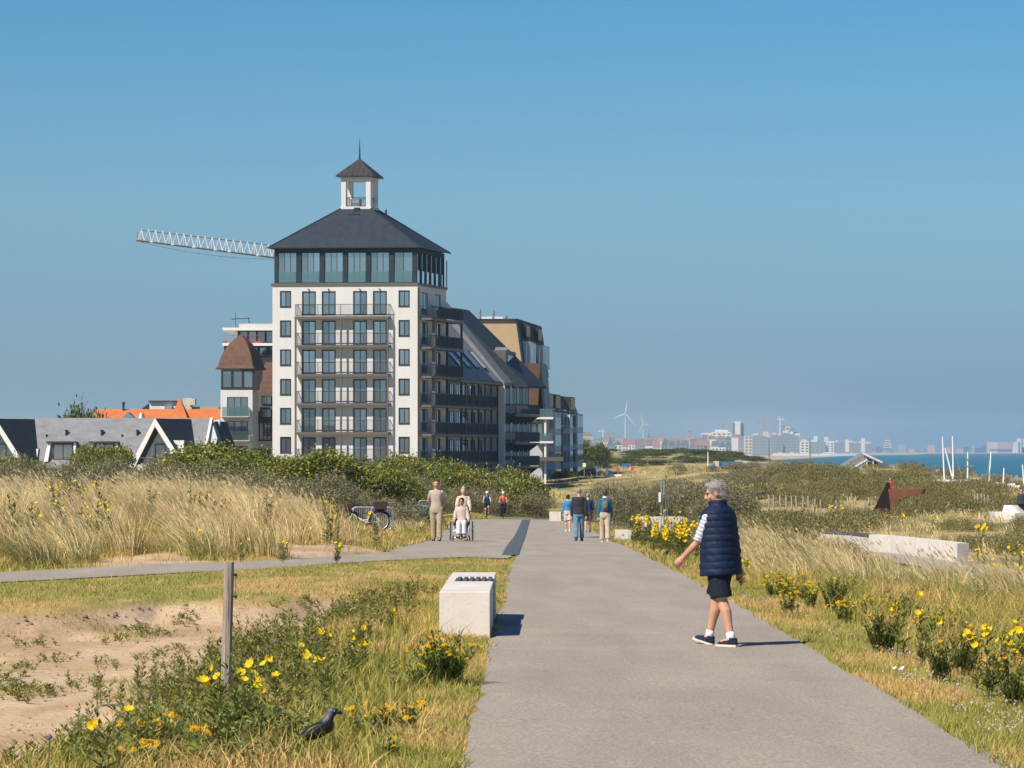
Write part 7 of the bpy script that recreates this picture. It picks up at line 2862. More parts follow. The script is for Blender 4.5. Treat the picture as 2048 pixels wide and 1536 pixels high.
# ------------------------------------------------------------------ bicycle racks and parked bicycles
def rack(px0, px1, d, h, nb, label, rz=0.0):
 x0, x1 = X(px0, d), X(px1, d)
 w_ = x1 - x0
 o = empty('bicycle_rack', (x0, d, gz((x0 + x1) / 2, d)), rz, label, 'bicycle rack')
 r_ = .14
 pts = [(0, 0, -.1), (0, 0, h - r_)] + [(r_ - r_ * math.cos(a), 0, h - r_ + r_ * math.sin(a)) for a in np.linspace(.3, 1.57, 5)]
 pts += [(w_ - q[0], 0, q[2]) for q in pts[::-1]]
 MB().tube(pts, .024, 8).tube([(0, 0, .12), (w_, 0, .12)], .018, 6).build('frame', m_metal, o)
 bar = MB().tube([(0, 0, .10), (0, 0, h - .02)], .011, 5).mesh('bar', m_metal)
 for k in range(nb):
  link('bar', bar, o, (w_ * (k + 1) / (nb + 1), 0, 0))
 return o


rack(704, 786, 104, .95, 21, 'galvanised bicycle rack with many upright bars on sand left of the square')
m_wframe = mk('cream_frame', (.70, .66, .56), rough=.4, var=.05)


def on_ground(px, d, z=0.0):
 return (X(px, d), d, gz(X(px, d), d) + z)


bicycle('bicycle', on_ground(729, 103.0), math.radians(97), 'cream-framed city bicycle leaning on the rack, wicker basket and rear crate', m_wframe, R=.35, tilt=math.radians(6), basket=True, rear_basket=True, flat=False, low=True, fat=.028)
bicycle('bicycle', on_ground(738, 104.6), math.radians(-82), 'dark city bicycle with baskets standing behind the cream one', m_bk, R=.35, tilt=math.radians(-5), basket=True, rear_basket=True, flat=False, fat=.028)
rack(837, 872, 139, .95, 12, 'second galvanised bicycle rack, right behind the man in beige')
m_tealf = mk('teal_frame', (.05, .22, .25), rough=.4, var=.05)
m_lime = mk('lime_frame', (.62, .72, .03), rough=.4, var=.05)
bicycle('bicycle', on_ground(846, 138.0), math.radians(70), 'teal bicycle standing in the second rack', m_tealf, R=.33, tilt=math.radians(4), flat=False)
bicycle('bicycle', on_ground(843, 140.2), math.radians(60), 'dark blue bicycle behind the teal one in the second rack', mk('navy_frame', (.02, .04, .10), rough=.4), R=.33, tilt=math.radians(-4), flat=True)
bicycle('bicycle', on_ground(895, 134.5), math.radians(-80), 'lime green small-wheeled bicycle with grey pannier right of the man in beige', m_lime, R=.27, tilt=math.radians(5), flat=False, low=False, bag=mk('grey_pannier', (.10, .11, .12), rough=.8))

# ------------------------------------------------------------------ things on the near ground
m_block = mk('cast_concrete', (.68, .62, .555), rough=.75, var=.15, scale=2.6, bump=.003, bscale=30, detail=8)
m_slat = mk('grey_slat', (.095, .10, .105), rough=.6, var=.15, scale=6)
m_oldwood = mk('weathered_wood', (.34, .28, .23), rough=.85, var=.38, scale=9, bump=.012, bscale=26, stretch=(3, 3, .22))


def cblock(org, a, b, name='concrete_block', parent=None, mat=None):
 return MB(None, org).box(a, b).build(name, mat or m_block, parent, bevel=.008)


# long concrete bench on the left verge
sl_ = (.07 + .20) / (68 - 31)


def bx(d, s):           # the bench follows the path edge
 return -.748 + s * .522 + sl_ * .6 * (d - 31.1) * 1.8


org = Vector((-.49, 31.0, -1.96))
bench = empty('concrete_bench', org, 0, 'long pale concrete bench with dark slats let into it on the left verge', 'bench')
ZT = -1.462
for d0, d1 in ((30.95, 32.28), (32.30, 33.42), (34.52, 35.85)):
 q = [(bx(d0, 0), d0, -2.12), (bx(d0, 1), d0, -2.12), (bx(d1, 1), d1, -2.12), (bx(d1, 0), d1, -2.12)]
 MB(None, org).prism(q, (0, 0, ZT + 2.12)).build('concrete_block', m_block, bench, bevel=.008)
d0, d1 = 33.425, 34.515
q = [(bx(d0, 0), d0, -2.12), (bx(d0, .90), d0, -2.12), (bx(d1, .90), d1, -2.12), (bx(d1, 0), d1, -2.12)]
MB(None, org).prism(q, (0, 0, ZT - .055 + 2.12)).build('seat_core', m_block, bench)
q = [(bx(d0, 0), d0, ZT - .054), (bx(d0, .17), d0, ZT - .054), (bx(d1, .17), d1, ZT - .054), (bx(d1, 0), d1, ZT - .054)]
MB(None, org).prism(q, (0, 0, .053)).build('seat_edge', m_block, bench)
for k in range(6):
 s0 = .20 + k * .133
 q = [(bx(d0 + .01, s0), d0 + .01, ZT - .054), (bx(d0 + .01, s0 + .088), d0 + .01, ZT - .054), (bx(d1 - .01, s0 + .088), d1 - .01, ZT - .054), (bx(d1 - .01, s0), d1 - .01, ZT - .054)]
 MB(None, org).prism(q, (0, 0, .060)).build('slat', m_slat, bench, bevel=.004)
for k in range(5):
 z_ = ZT - .12 - k * .10
 q = [(bx(d0 + .01, .905), d0 + .01, z_ - .03), (bx(d0 + .01, 1.0), d0 + .01, z_ - .03), (bx(d1 - .01, 1.0), d1 - .01, z_ - .03), (bx(d1 - .01, .905), d1 - .01, z_ - .03)]
 MB(None, org).prism(q, (0, 0, .075)).build('slat', m_slat, bench, bevel=.004)

# weathered post with an eye and a pin
pd, pxx = find_ground(449, 1418)
pz0 = gz(pxx, pd)
ph = (1418 - 1125) * pd / F
post = empty('wooden_post', (pxx, pd, pz0), 0, 'weathered grey round wooden post standing among the yellow flowers', 'post')
rr_ = random.Random(4)
rings = []
NP = 14
for k in range(11):
 t_ = k / 10
 rad = .039 - .004 * t_
 rings.append([Vector((.032 * t_ + math.cos(2 * math.pi * j / NP) * rad * (1 + .06 * math.sin(j * 5.1) + .02 * math.sin(k * 1.7 + j)), math.sin(2 * math.pi * j / NP) * rad * (1 + .05 * math.sin(j * 3.3)), -.15 + (ph + .15) * t_ + (.006 * math.sin(j * 2.1) if k == 10 else 0))) for j in range(NP)])
MB().loft(rings).build('shaft', m_oldwood, post, smooth=False)
top_z = ph
hk = MB()
for z_ in (ph - .085, ph - .235):
 hk.tube([(.03, 0, z_), (.078, 0, z_), (.080, 0, z_ - .02)], .006, 6)
 hk.ell((.078, 0, z_), (.011, .011, .011), 8, 6)
hk.build('eye_bolt', m_frame, post)
MB().tube([(.076, -.002, ph - .095), (.079, -.002, ph - .235)], .0035, 5).build('wire', m_metal, post)


# jackdaws
def jackdaw_mesh():
 mb = MB()
 mb.ell((-.005, 0, .088), (.066, .040, .040), 14, 10, Matrix.Rotation(math.radians(-28), 3, 'Y'))
 mb.ell((.030, 0, .110), (.042, .036, .042), 12, 9)
 mb.tube([(.030, 0, .12), (.046, 0, .150), (.056, 0, .174)], [.036, .025, .021], 10)
 mb.ell((.060, 0, .178), (.028, .022, .023), 12, 9)
 for s_ in (-1, 1):
  mb.ell((-.020, s_ * .030, .088), (.070, .012, .030), 12, 8, Matrix.Rotation(math.radians(-24), 3, 'Y'))
  mb.tube([(-.05, s_ * .022, .080), (-.100, s_ * .012, .052), (-.135, s_ * .006, .034)], [.020, .012, .004], 8)
 mb.tube([(-.045, 0, .068), (-.10, 0, .045), (-.150, 0, .022)], [.024, .018, .010], 8)
 mb.ell((.002, 0, .058), (.030, .026, .022), 10, 7)
 return mb


m_feather = mk('jackdaw_feather', (1, 1, 1), rough=.45, var=.25, scale=60, attr=True, spec=.4)


def jackdaw(loc, rz, label, sc=1.0):
 o = empty('jackdaw', loc, rz, label, 'bird')
 o.scale = (sc, sc, sc)
 b_ = solid('body', jackdaw_mesh(), .0038, m_feather, o, 2)
 me = b_.data
 n = len(me.vertices)
 co = np.empty(n * 3, np.float32)
 me.vertices.foreach_get('co', co)
 co = co.reshape(-1, 3)
 nape = sstep(.128, .150, co[:, 2]) * sstep(.066, .050, co[:, 0] - (co[:, 2] - .17) * .5)
 c_ = np.array([.013, .014, .019])[None] * (1 - nape[:, None]) + np.array([.085, .095, .105])[None] * nape[:, None]
 at = me.color_attributes.new('col', 'FLOAT_COLOR', 'POINT')
 cc = np.ones((n, 4), np.float32)
 cc[:, :3] = c_
 at.data.foreach_set('color', cc.ravel())
 bk = MB().tube([(.080, 0, .177), (.098, 0, .172), (.116, 0, .164)], [.0105, .008, .0015], 8)
 bk.build('beak', m_black, o, smooth=True)
 for s_ in (-1, 1):
  MB().ell((.070, s_ * .0185, .183), (.0030, .002, .0030), 8, 6).build('eye', mk('pale_eye', (.6, .62, .62), rough=.2, var=0), o)
  lg = MB()
  lg.tube([(.002, s_ * .014, .052), (-.004, s_ * .014, .028), (.004, s_ * .014, .002)], [.007, .0038, .0034], 6)
  for a in (-.45, 0, .45):
   lg.tube([(.004, s_ * .014, .003), (.004 + .032 * math.cos(a), s_ * .014 + .032 * math.sin(a), .002)], [.003, .0016], 5)
  lg.tube([(.004, s_ * .014, .003), (-.016, s_ * .014, .002)], [.003, .0016], 5)
  lg.build('leg', m_black, o)
 return o


jd, jx = find_ground(640, 1500)
jackdaw((jx, jd, gz(jx, jd) + .012), math.radians(8), 'jackdaw with grey nape standing on the dry grass of the left verge', 1.2)
jd, jx = find_ground(1332, 1117)
jackdaw((jx, jd, gz(jx, jd) + .02), math.radians(60), 'small dark jackdaw on the ground below the dense yellow flower bed', 1.1)

# white litter on the right verge
ld, lx = find_ground(1800, 1356)
mb = MB()
rl = random.Random(3)
NI, NJ = 9, 5
ids = [[mb.pt((-.06 + .12 * i / (NI - 1), -.05 + .10 * j / (NJ - 1), .075 + .016 * rl.random() + .012 * math.sin(i * 1.3))) for j in range(NJ)] for i in range(NI)]
for i in range(NI - 1):
 for j in range(NJ - 1):
  mb.face([ids[i][j], ids[i + 1][j], ids[i + 1][j + 1], ids[i][j + 1]])
o = mb.build('paper_litter', m_whitepaint, None, loc=(lx, ld, gz(lx, ld)))
tag(o, 'crumpled white paper lying in the clover of the right verge', 'litter')

# benches and walls further along the path
d = 100.8
org = Vector((X(1250, d), d, -3.05))
wb_ = empty('white_block_bench', org, 0, 'white concrete bench with small red mark and grey slats beside the yellow flower bed', 'bench')
zt_, zb_ = Z(1060, d), Z(1093, d)
cblock(org, (X(1231, d), d, zb_ - .1), (X(1257.2, d), d + .55, zt_), parent=wb_)
cblock(org, (X(1257.6, d), d + .003, zb_ - .1), (X(1269, d), d + .55, zt_ - .02), parent=wb_)
for k in range(4):
 MB(None, org).box((X(1269.4, d), d + .02, zt_ - .11 - k * .12), (X(1300, d), d + .5, zt_ - .03 - k * .12)).build('slat', m_slat, wb_)
MB(None, org).box((X(1243.5, d), d - .012, Z(1070.5, d)), (X(1247.5, d), d - .003, Z(1068.5, d))).build('red_mark', m_red, wb_)
d = 176.0
org = Vector((X(1112, d), d, -4.2))
wb_ = empty('white_block_bench', org, 0, 'white concrete bench at the far right corner of the square', 'bench')
zt_, zb_ = Z(1023.5, d), Z(1041, d)
cblock(org, (X(1099, d), d, zb_ - .1), (X(1116, d), d + .6, zt_), parent=wb_)
cblock(org, (X(1116.3, d), d + .003, zb_ - .1), (X(1122, d), d + .6, zt_), parent=wb_)
for k in range(3):
 MB(None, org).box((X(1122.4, d), d + .02, zt_ - .14 - k * .14), (X(1129, d), d + .5, zt_ - .04 - k * .14)).build('slat', m_slat, wb_)
cblock(org, (X(1129.4, d), d + .003, zb_ - .1), (X(1134, d), d + .6, zt_ - .25), parent=wb_)
d = 128.0
org = Vector((X(1320, d), d, -3.6))
lw = empty('low_concrete_wall', org, 0, 'low grey concrete bench wall behind the yellow flower bed', 'wall')
for a_, b_ in ((1273, 1318), (1318.3, 1364)):
 cblock(org, (X(a_, d), d, -4.1), (X(b_, d), d + .5, Z(1033.5, d)), parent=lw)
MB(None, org).box((X(1364.4, d), d + .02, -4.0), (X(1420, d), d + .5, Z(1034.5, d))).build('slat_section', m_slat, lw)
ribbon('gravel_path', [(X(1195, 112), 112), (X(1250, 116), 116), (X(1340, 118), 118), (X(1420, 119), 119)], .8, m_conc_path, .06)
d = 107.0
org = Vector((X(1285, d), d, gz(X(1285, d), d)))
bo = empty('marker_bollard', org, 0, 'grey square bollard with a white and red trail mark near the white bench', 'bollard')
h_ = Z(1041, d) - org.z
MB(None, org).box((X(1281, d), d, org.z - .1), (X(1289, d), d + .14, org.z + h_)).build('post', m_conc, bo)
MB(None, org).box((X(1282, d), d - .006, Z(1045.3, d)), (X(1288, d), d - .002, Z(1042.6, d))).build('white_mark', m_whitepaint, bo)
MB(None, org).box((X(1282, d), d - .006, Z(1048, d)), (X(1288, d), d - .002, Z(1045.5, d))).build('red_mark', m_red, bo)
d = 112.0
org = Vector((X(1325, d), d, gz(X(1325, d), d)))
sg = empty('sign_board', org, 0, 'information sign seen edge-on, two grey steel posts with panels', 'sign')
for a_ in (1322.5, 1327.5):
 MB(None, org).box((X(a_ - 1.1, d), d, org.z - .1), (X(a_ + 1.1, d), d + .06, Z(962, d))).build('post', m_metal, sg)
MB(None, org).box((X(1318.2, d), d - .35, Z(1004, d)), (X(1320.8, d), d + .45, Z(985, d))).build('panel', m_whitepaint, sg)
MB(None, org).box((X(1329.2, d), d - .5, Z(1050, d)), (X(1331.2, d), d + .5, Z(986, d))).build('panel', mk('sign_grey', (.10, .12, .13), var=.05), sg)
MB(None, org).box((X(1321.1, d), d - .02, Z(990, d)), (X(1329.1, d), d + .08, Z(988, d))).box((X(1321.1, d), d - .02, Z(1003, d)), (X(1329.1, d), d + .08, Z(1001, d))).build('bracket', m_metal, sg)

# curved white bench wall on the right
cw = empty('curved_wall', (X(1820, 93), 93, -3.3), 0, 'curved white concrete bench wall beside the walkway in the right dunes', 'wall')
org = Vector((X(1820, 93), 93, -3.3))
cp = [(1640, 101.5), (1690, 99.6), (1735, 97.4), (1780, 95.2), (1825, 92.9), (1865, 90.7), (1895, 89.0), (1912, 88.0)]
sec = []
for px_, d_ in cp:
 x_ = X(px_, d_)
 zt_ = -2.74
 sec.append([(x_, d_, -3.95), (x_ + .05, d_ + .03, zt_), (x_ + .42, d_ + .28, zt_), (x_ + .44, d_ + .30, -3.95)])
MB(None, org).loft(sec[2:]).build('concrete_body', m_block, cw)
for k in range(3):
 sc_ = []
 for s_ in sec[:3]:
  a_, b_, c_, e_ = [Vector(q) for q in s_]
  f0, f1 = k / 3 + .03, (k + 1) / 3 - .03
  p0, p1 = b_.lerp(c_, f0), b_.lerp(c_, f1)
  sc_.append([p0 + Vector((0, 0, -.08)), p0, p1, p1 + Vector((0, 0, -.08))])
 sc_[-1] = [q + Vector((-.02, 0, 0)) for q in sc_[-1]]
 MB(None, org).loft(sc_).build('slat', m_slat, cw)
MB(None, org).loft([[(p[0][0], p[0][1] + .12, p[0][2]), (p[1][0], p[1][1] + .1, p[1][2] - .09), (p[2][0], p[2][1], p[2][2] - .09), p[3]] for p in sec[:3]]).build('seat_core', m_conc, cw)

# post fence before the mound
FP = [(440, 500, 540), (470, 505, 545), (508, 505, 548), (545, 510, 555), (580, 517, 580), (612, 515, 600), (648, 535, 595), (687, 540, 610), (722, 560, 612), (762, 570, 632), (865, 567, 640), (970, 557, 635), (1072, 555, 630), (1247, 575, 645), (1345, 580, 655), (1467, 585, 655), (1575, 600, 665), (1608, 585, 665), (1640, 570, 650), (1672, 570, 645), (1703, 575, 640), (1735, 530, 630), (1755, 528, 625), (1775, 526, 622), (1800, 530, 625), (1825, 535, 628), (1852, 570, 628)]
fpos = []
for x_, y0, y1 in FP:
 px_, pt_, pb_ = 1400 + x_ / 3.16, 820 + y0 / 3.16, 820 + y1 / 3.16
 d_ = 178 + 10 * math.sin((px_ - 1530) / 140)
 xx = X(px_, d_)
 fpos.append((xx, d_, gz(xx, d_), max(.75, Z(pt_, d_) - gz(xx, d_))))
fo = (fpos[10][0], fpos[10][1], -4.1)
fence = empty('post_fence', fo, 0, 'fence of pale wooden posts running before the grassy mound and the rusty marker', 'fence')
m_palewood = mk('pale_wood', (.36, .31, .25), rough=.85, var=.25, scale=8, stretch=(3, 3, .3))
pm = MB().tube([(0, 0, -.2), (.01, 0, .5), (0, 0, 1.0)], [.055, .052, .048], 7).mesh('post', m_palewood)
for k, (xx, dd_, zz_, hh_) in enumerate(fpos):
 o = link('post', pm, fence, (xx - fo[0], dd_ - fo[1], zz_ - fo[2]))
 o.scale = (1, 1, min(hh_, 1.35))
 o.rotation_euler = (random.uniform(-.05, .05), random.uniform(-.05, .05), 0)
for k, dx in ((12, -.5), (16, -.55), (13, .5)):
 xx, dd_, zz_, hh_ = fpos[k]
 MB(None, fo).tube([(xx + dx, dd_ - .05, zz_), (xx, dd_ - .05, zz_ + hh_ * .8)], .05, 6).build('brace', m_palewood, fence)
wr_ = MB(None, fo)
for t_ in (.35, .75):
 for a_, b_ in zip(fpos, fpos[1:]):
  wr_.tube([(a_[0], a_[1], a_[2] + min(a_[3], 1.35) * t_), (b_[0], b_[1], b_[2] + min(b_[3], 1.35) * t_)], .006, 3)
wr_.build('wire', m_metal, fence)

# rusty steel marker
m_rust = mk('rusty_steel', (.20, .075, .040), rough=.85, var=.35, scale=1.2, bump=.004, bscale=20)
m_rustd = mk('rusty_steel_plate', (.085, .048, .042), rough=.8, var=.25, scale=1.5)
d = 172.0
org = Vector((X(1790, d), d, -4.1))
rs = empty('rusty_marker', org, 0, 'rusty steel portal with a dark pointed fin standing in the dunes', 'sculpture')
MB(None, org).prism([P(1745, 1024, d - 1.2), P(1773.5, 965, d), P(1782, 1032, d)], (.30, 1.0, 0)).build('fin', m_rustd, rs)
MB(None, org).prism([P(1776, 977.5, d), P(1846, 979, d), P(1842, 988, d), P(1812, 994, d), P(1791, 1004, d), P(1791, 1032, d), P(1783, 1032, d)], (.4, 1.6, 0)).build('portal', m_rust, rs)

# white blocks and a low hoop row at the right edge
d = 146.0
org = Vector((X(2010, d), d, -3.4))
wk = empty('white_concrete_seat', org, 0, 'white concrete platform with a sloping block at the right edge of the dunes', 'seat')
MB(None, org).prism([(X(1990, d), d, -3.75), (X(2022, d), d - 1.2, -3.75), (X(2075, d), d - .6, -3.75), (X(2060, d), d + 2.5, -3.75), (X(1992, d), d + 2.0, -3.75)], (0, 0, 3.75 + Z(1025, d))).build('platform', m_block, wk)
zt_ = Z(1025, d) + .003
MB(None, org).frustum([(X(2008, d), d + .4, zt_), (X(2038, d), d - .3, zt_), (X(2055, d), d + .6, zt_), (X(2015, d), d + 1.6, zt_)], [(X(2012, d), d + .6, Z(1011, d)), (X(2026, d), d + .3, Z(1011, d)), (X(2040, d), d + .7, Z(1011, d)), (X(2018, d), d + 1.3, Z(1011, d))]).build('sloping_block', m_block, wk)
ho = empty('hoop_barrier', (X(2025, 163), 163, gz(X(2025, 163), 163)), 0, 'low row of small white hoops behind the white concrete seat', 'barrier')
hm_ = MB().tube([(-.14, 0, -.2)] + [(-.14 * math.cos(a), 0, .12 + .16 * math.sin(a)) for a in np.linspace(0, math.pi, 7)] + [(.14, 0, -.2)], .028, 6).mesh('hoop', m_whitepaint)
for k in range(9):
 link('hoop', hm_, ho, ((k - 4) * .27 - .2, .02 * k, .10))

# ------------------------------------------------------------------ persons far off among the dunes
for px_, d_, H_, lab, col in ((1781, 206, 1.65, 'person in red top looking over the rusty marker', (.40, .06, .05)), (2043, 149.5, 1.6, 'person in dark clothes by the white concrete seat', (.05, .05, .07))):
 b = Body(H_, legs=((6, 4), (-4, 4)), arms=((4, 10, 8), (4, 10, 8)))
 x_ = X(px_, d_)
 o = empty('person', (x_, d_, gz(x_, d_)), math.radians(170), lab, 'person', 'people in the dunes')
 mb = MB()
 b.skin(mb)
 solid('body', mb, .014, m_skin, o, 2)
 cut_hair(b, m_bhair, o, 1.05, voxel=.010)
 mb = MB()
 b.top(mb, .02, .5, 1.0, .016, fore=.9)
 solid('top', mb, .014, cloth('top_%d' % px_, col), o)
 mb = MB()
 b.bottom(mb, .97, .016, .01)
 solid('trousers', mb, .014, m_dk, o)

# ------------------------------------------------------------------ masts of boats drawn up in the sandy saddle
def boat(lab, segs, stay=None, cross=None):
 d_ = 262.0
 (px0, py0), (px1, py1) = segs
 bx_, bz_ = X(px1, d_), Z(py1, d_)
 g_ = gz(bx_, d_)
 org_ = Vector((bx_, d_, g_))
 o = empty('beach_catamaran', org_, 0, lab, 'boat', 'boats drawn up behind the dunes')
 top_ = P(px0, py0, d_)
 base = Vector((bx_, d_, min(bz_, g_ + .6)))
 MB(None, org_).tube([base, base.lerp(top_, .6), top_], [.075, .065, .05], 7).build('mast', m_whitepaint, o)
 for s_ in (-.7, .7):
  hl = MB(None, org_)
  hl.loft([ring((bx_ + s_, d_ - 2.1, g_ + .45), .01, .05, 8, Matrix.Rotation(1.57, 3, 'X')), ring((bx_ + s_, d_ - 1.2, g_ + .32), .12, .18, 8, Matrix.Rotation(1.57, 3, 'X')), ring((bx_ + s_, d_ + .6, g_ + .30), .15, .2, 8, Matrix.Rotation(1.57, 3, 'X')), ring((bx_ + s_, d_ + 2.0, g_ + .34), .10, .14, 8, Matrix.Rotation(1.57, 3, 'X'))])
  hl.build('hull', m_whitepaint, o, smooth=True)
 MB(None, org_).tube([(bx_ - .7, d_, g_ + .48), (bx_ + .7, d_, g_ + .48)], .05, 6).build('crossbeam', m_metal, o)
 if stay:
  MB(None, org_).tube([P(stay[0], stay[1], d_ - .3), P(stay[2], stay[3], d_ - .3)], .028, 5).build('stay', m_metal, o)
 if cross:
  MB(None, org_).tube([P(cross[0], cross[1], d_ - .1), P(cross[2], cross[3], d_ - .1)], .035, 5).build('spreader', m_metal, o)


boat('beached boat with tall upright mast, leftmost of the masts by the sea', ((1885, 873), (1889, 970)))
boat('beached boat whose mast leans far to the left, second of the masts', ((1890, 896), (1910, 976)))
boat('beached boat with the tallest mast and a slanting stay, third of the masts', ((1905, 872), (1907, 970)), (1908, 896, 1927, 966))
boat('beached boat with a cross-tree and a forked stay halfway up its mast', ((1935.5, 904), (1935, 976)), (1929, 907, 1935.5, 923), (1929, 932, 1947, 932))
boat('beached boat with single mast and thin stay right of the cross-tree one', ((1982, 904), (1978, 966)), (1979, 920, 1970, 962))
boat('beached boat with short mast beside the palisade', ((2008, 936), (2006, 978)))
boat('beached boat with a mast cut by the right picture edge', ((2045, 929), (2048, 962)))
pf = empty('palisade', (X(2020, 285), 285, gz(X(2020, 285), 285)), 0, 'row of weathered palisade posts on the sand before the sea at the right', 'fence')
rl = random.Random(9)
pm2 = MB().box((-.06, -.05, -.2), (.06, .05, .75)).mesh('post', m_palewood)
for k in range(30):
 px_ = 1985 + k * 2.9
 d_ = 288 - k * .35
 x_ = X(px_, d_)
 o = link('post', pm2, pf, (x_ - pf.location.x, d_ - pf.location.y, gz(x_, d_) - pf.location.z))
 o.scale = (rl.uniform(.7, 1.3), 1, rl.uniform(.8, 1.35))

# ------------------------------------------------------------------ kiosk, pavilion, poles, signs, car
m_kblue = mk('kiosk_blue', (.02, .17, .38), rough=.5, var=.06)
m_kdark = mk('kiosk_dark_blue', (.015, .05, .10), rough=.5, var=.08)
m_kroof = mk('kiosk_roof', (.20, .185, .165), rough=.8, var=.15, scale=1)
d = 405.0
org = Vector((X(1480, d), d, gz(X(1480, d), d)))
kk = empty('beach_kiosk', org, 0, 'blue roofed beach kiosk with grey pillars and long flat roof', 'kiosk')
MB(None, org).box((X(1438, d), d, Z(934, d)), (X(1486.5, d), d + 4, Z(924, d))).build('roof', m_kblue, kk)
MB(None, org).prism([P(1420, 939, d), P(1430, 926.5, d), P(1430, 939, d)], (0, 3, 0)).build('side_ramp', m_kblue, kk)
MB(None, org).prism([P(1495.5, 926, d), P(1512, 941, d), P(1495.5, 941, d)], (0, 3, 0)).build('side_ramp', m_kblue, kk)
for a_ in (1430.2, 1487):
 MB(None, org).box((X(a_, d), d - .3, -5), (X(a_ + 7.6, d), d + 3.5, Z(922.6, d))).build('pillar', m_conc, kk)
MB(None, org).box((X(1438, d), d + .5, -5), (X(1486.5, d), d + 3.8, Z(934, d) - .003)).build('front', m_frame, kk)
MB(None, org).prism([P(1496, 940, d + 2.5), P(1496, 926, d + 2.5), P(1575, 927, d + 2.5), P(1583, 932, d + 2.5), P(1583, 940, d + 2.5)], (0, 7, 0)).build('long_roof', m_kroof, kk)
MB(None, org).prism([P(1584.5, 941, d + 2), P(1586, 924.5, d + 2), P(1604, 924, d + 2), P(1607, 941, d + 2)], (0, 4, 0)).build('end_block', m_kdark, kk)
d = 420.0
org = Vector((X(1725, d), d, gz(X(1725, d), d)))
pv_ = empty('gabled_pavilion', org, 0, 'grey gabled beach pavilion with white roof edges before the sea', 'pavilion')
MB(None, org).prism([P(1677, 937, d), P(1727, 906, d), P(1727, 908.5, d), P(1681, 938, d)], (.5, 9, 0)).build('roof', m_slate2, pv_)
MB(None, org).prism([P(1698, 938.5, d - 2), P(1733, 919.5, d - 2), P(1733, 922, d - 2), P(1701, 939.5, d - 2)], (0, .3, 0)).build('white_edge', m_whitepaint, pv_)
MB(None, org).prism([P(1679, 936, d - 1.7), P(1726, 907.3, d - 1.7), P(1733, 919.3, d - 1.7), P(1698, 938.2, d - 1.7)], (.05, .5, .1)).build('roof_slope', m_slate2, pv_)
MB(None, org).prism([P(1725.5, 905, d - 2.3), P(1766, 924, d - 2.3), P(1764, 925.5, d - 2.3), P(1725.5, 908, d - 2.3)], (0, .35, 0)).build('white_edge', m_whitepaint, pv_)
MB(None, org).prism([P(1728, 908, d - 1.2), P(1762, 925, d - 1.2), P(1762, 927.5, d - 1.2), P(1728, 912, d - 1.2)], (.3, 8, 0)).build('roof', m_slate2, pv_)
for a_, y_ in ((1728.5, 909), (1741.5, 916)):
 MB(None, org).box((X(a_, d), d - 1.9, -6), (X(a_ + 3.2, d), d - 1.5, Z(y_, d))).build('post', m_conc, pv_)
MB(None, org).box((X(1735, d), d + .5, -6), (X(1757, d), d + 6, Z(925, d))).build('dark_front', m_kdark, pv_)
for px_, y0, y1, d_, r_, mt, lab in ((1416, 904, 940, 380, .09, m_whitepaint, 'white pole left of the blue kiosk'), (1538, 878, 928, 500, .10, m_cdark, 'thin dark pole above the long kiosk roof'), (1620, 876, 936, 450, .10, m_cdark, 'thin dark pole before the sea between kiosk and pavilion'), (1824.5, 948, 957, 330, .12, m_whitepaint, 'short white post on the ridge above the rusty marker')):
 g_ = gz(X(px_, d_), d_)
 o = MB(None, (X(px_, d_), d_, g_)).tube([(X(px_, d_), d_, g_ - .3), (X(px_, d_), d_, Z(y0, d_))], [r_, r_ * .7], 6).build('pole', mt, None, loc=(X(px_, d_), d_, g_))
 tag(o, lab, 'pole')
m_sblue = mk('sign_blue', (.03, .12, .45), var=.05)
m_lblue = mk('box_light_blue', (.35, .55, .62), var=.05)
d = 385.0


def sign(px, py, w, h, mat, lab, pole_mat=None):
 x_ = X(px, d)
 g_ = gz(x_, d)
 z_ = max(Z(py, d), g_ + .9)
 o = empty('road_sign', (x_, d, g_), 0, lab, 'sign', 'signs beside the end block')
 MB(None, (x_, d, g_)).tube([(x_, d, g_ - .1), (x_, d, z_ + h / 2)], .05, 6).build('post', pole_mat or m_metal, o)
 MB(None, (x_, d, g_)).box((x_ - w / 2, d - .10, z_ - h / 2), (x_ + w / 2, d - .06, z_ + h / 2)).build('plate', mat, o)


sign(1168.5, 930, .40, .50, m_whitepaint, 'small white road sign closest to the end block')
sign(1194, 935, .45, .35, m_sblue, 'low blue road sign above the parked car')
sign(1247, 930, .36, .45, m_sblue, 'blue road sign, taller and left of its blue pair')
sign(1256, 931, .32, .45, m_sblue, 'blue road sign, right one of the blue pair')
sign(1265, 939, .42, .42, m_red, 'red and white road sign right of the blue pair')
sign(1235, 946, .35, .45, m_red, 'low red and white sign between the car and the blue pair')
x_ = X(1218, d)
o = MB(None, (x_, d - 4, gz(x_, d - 4))).box((x_ - .25, d - 4, gz(x_, d - 4) - .1), (x_ + .25, d - 3.5, gz(x_, d - 4) + .75)).box((x_ - .28, d - 4.03, gz(x_, d - 4) + .753), (x_ + .28, d - 3.47, gz(x_, d - 4) + .80)).build('cable_cabinet', m_lblue, None, loc=(x_, d - 4, gz(x_, d - 4)))
tag(o, 'light blue street cabinet beside the dune road', 'cabinet')
d = 392.0
x_, g_ = X(1176, d), gz(X(1176, d), d)
org = Vector((x_, d, g_))
car = empty('parked_car', org, 0, 'dark blue parked car at the corner of the pale end block', 'car')
cb = MB(None, org)
prof = [(-2.0, .30), (-2.05, .62), (-1.9, .82), (-1.15, .90), (-.55, 1.38), (.75, 1.42), (1.45, .98), (1.98, .90), (2.05, .55), (2.0, .30)]
cb.prism([(x_ + a_ * .5, d - .85, g_ + b_) for a_, b_ in prof], (0, 1.7, 0))
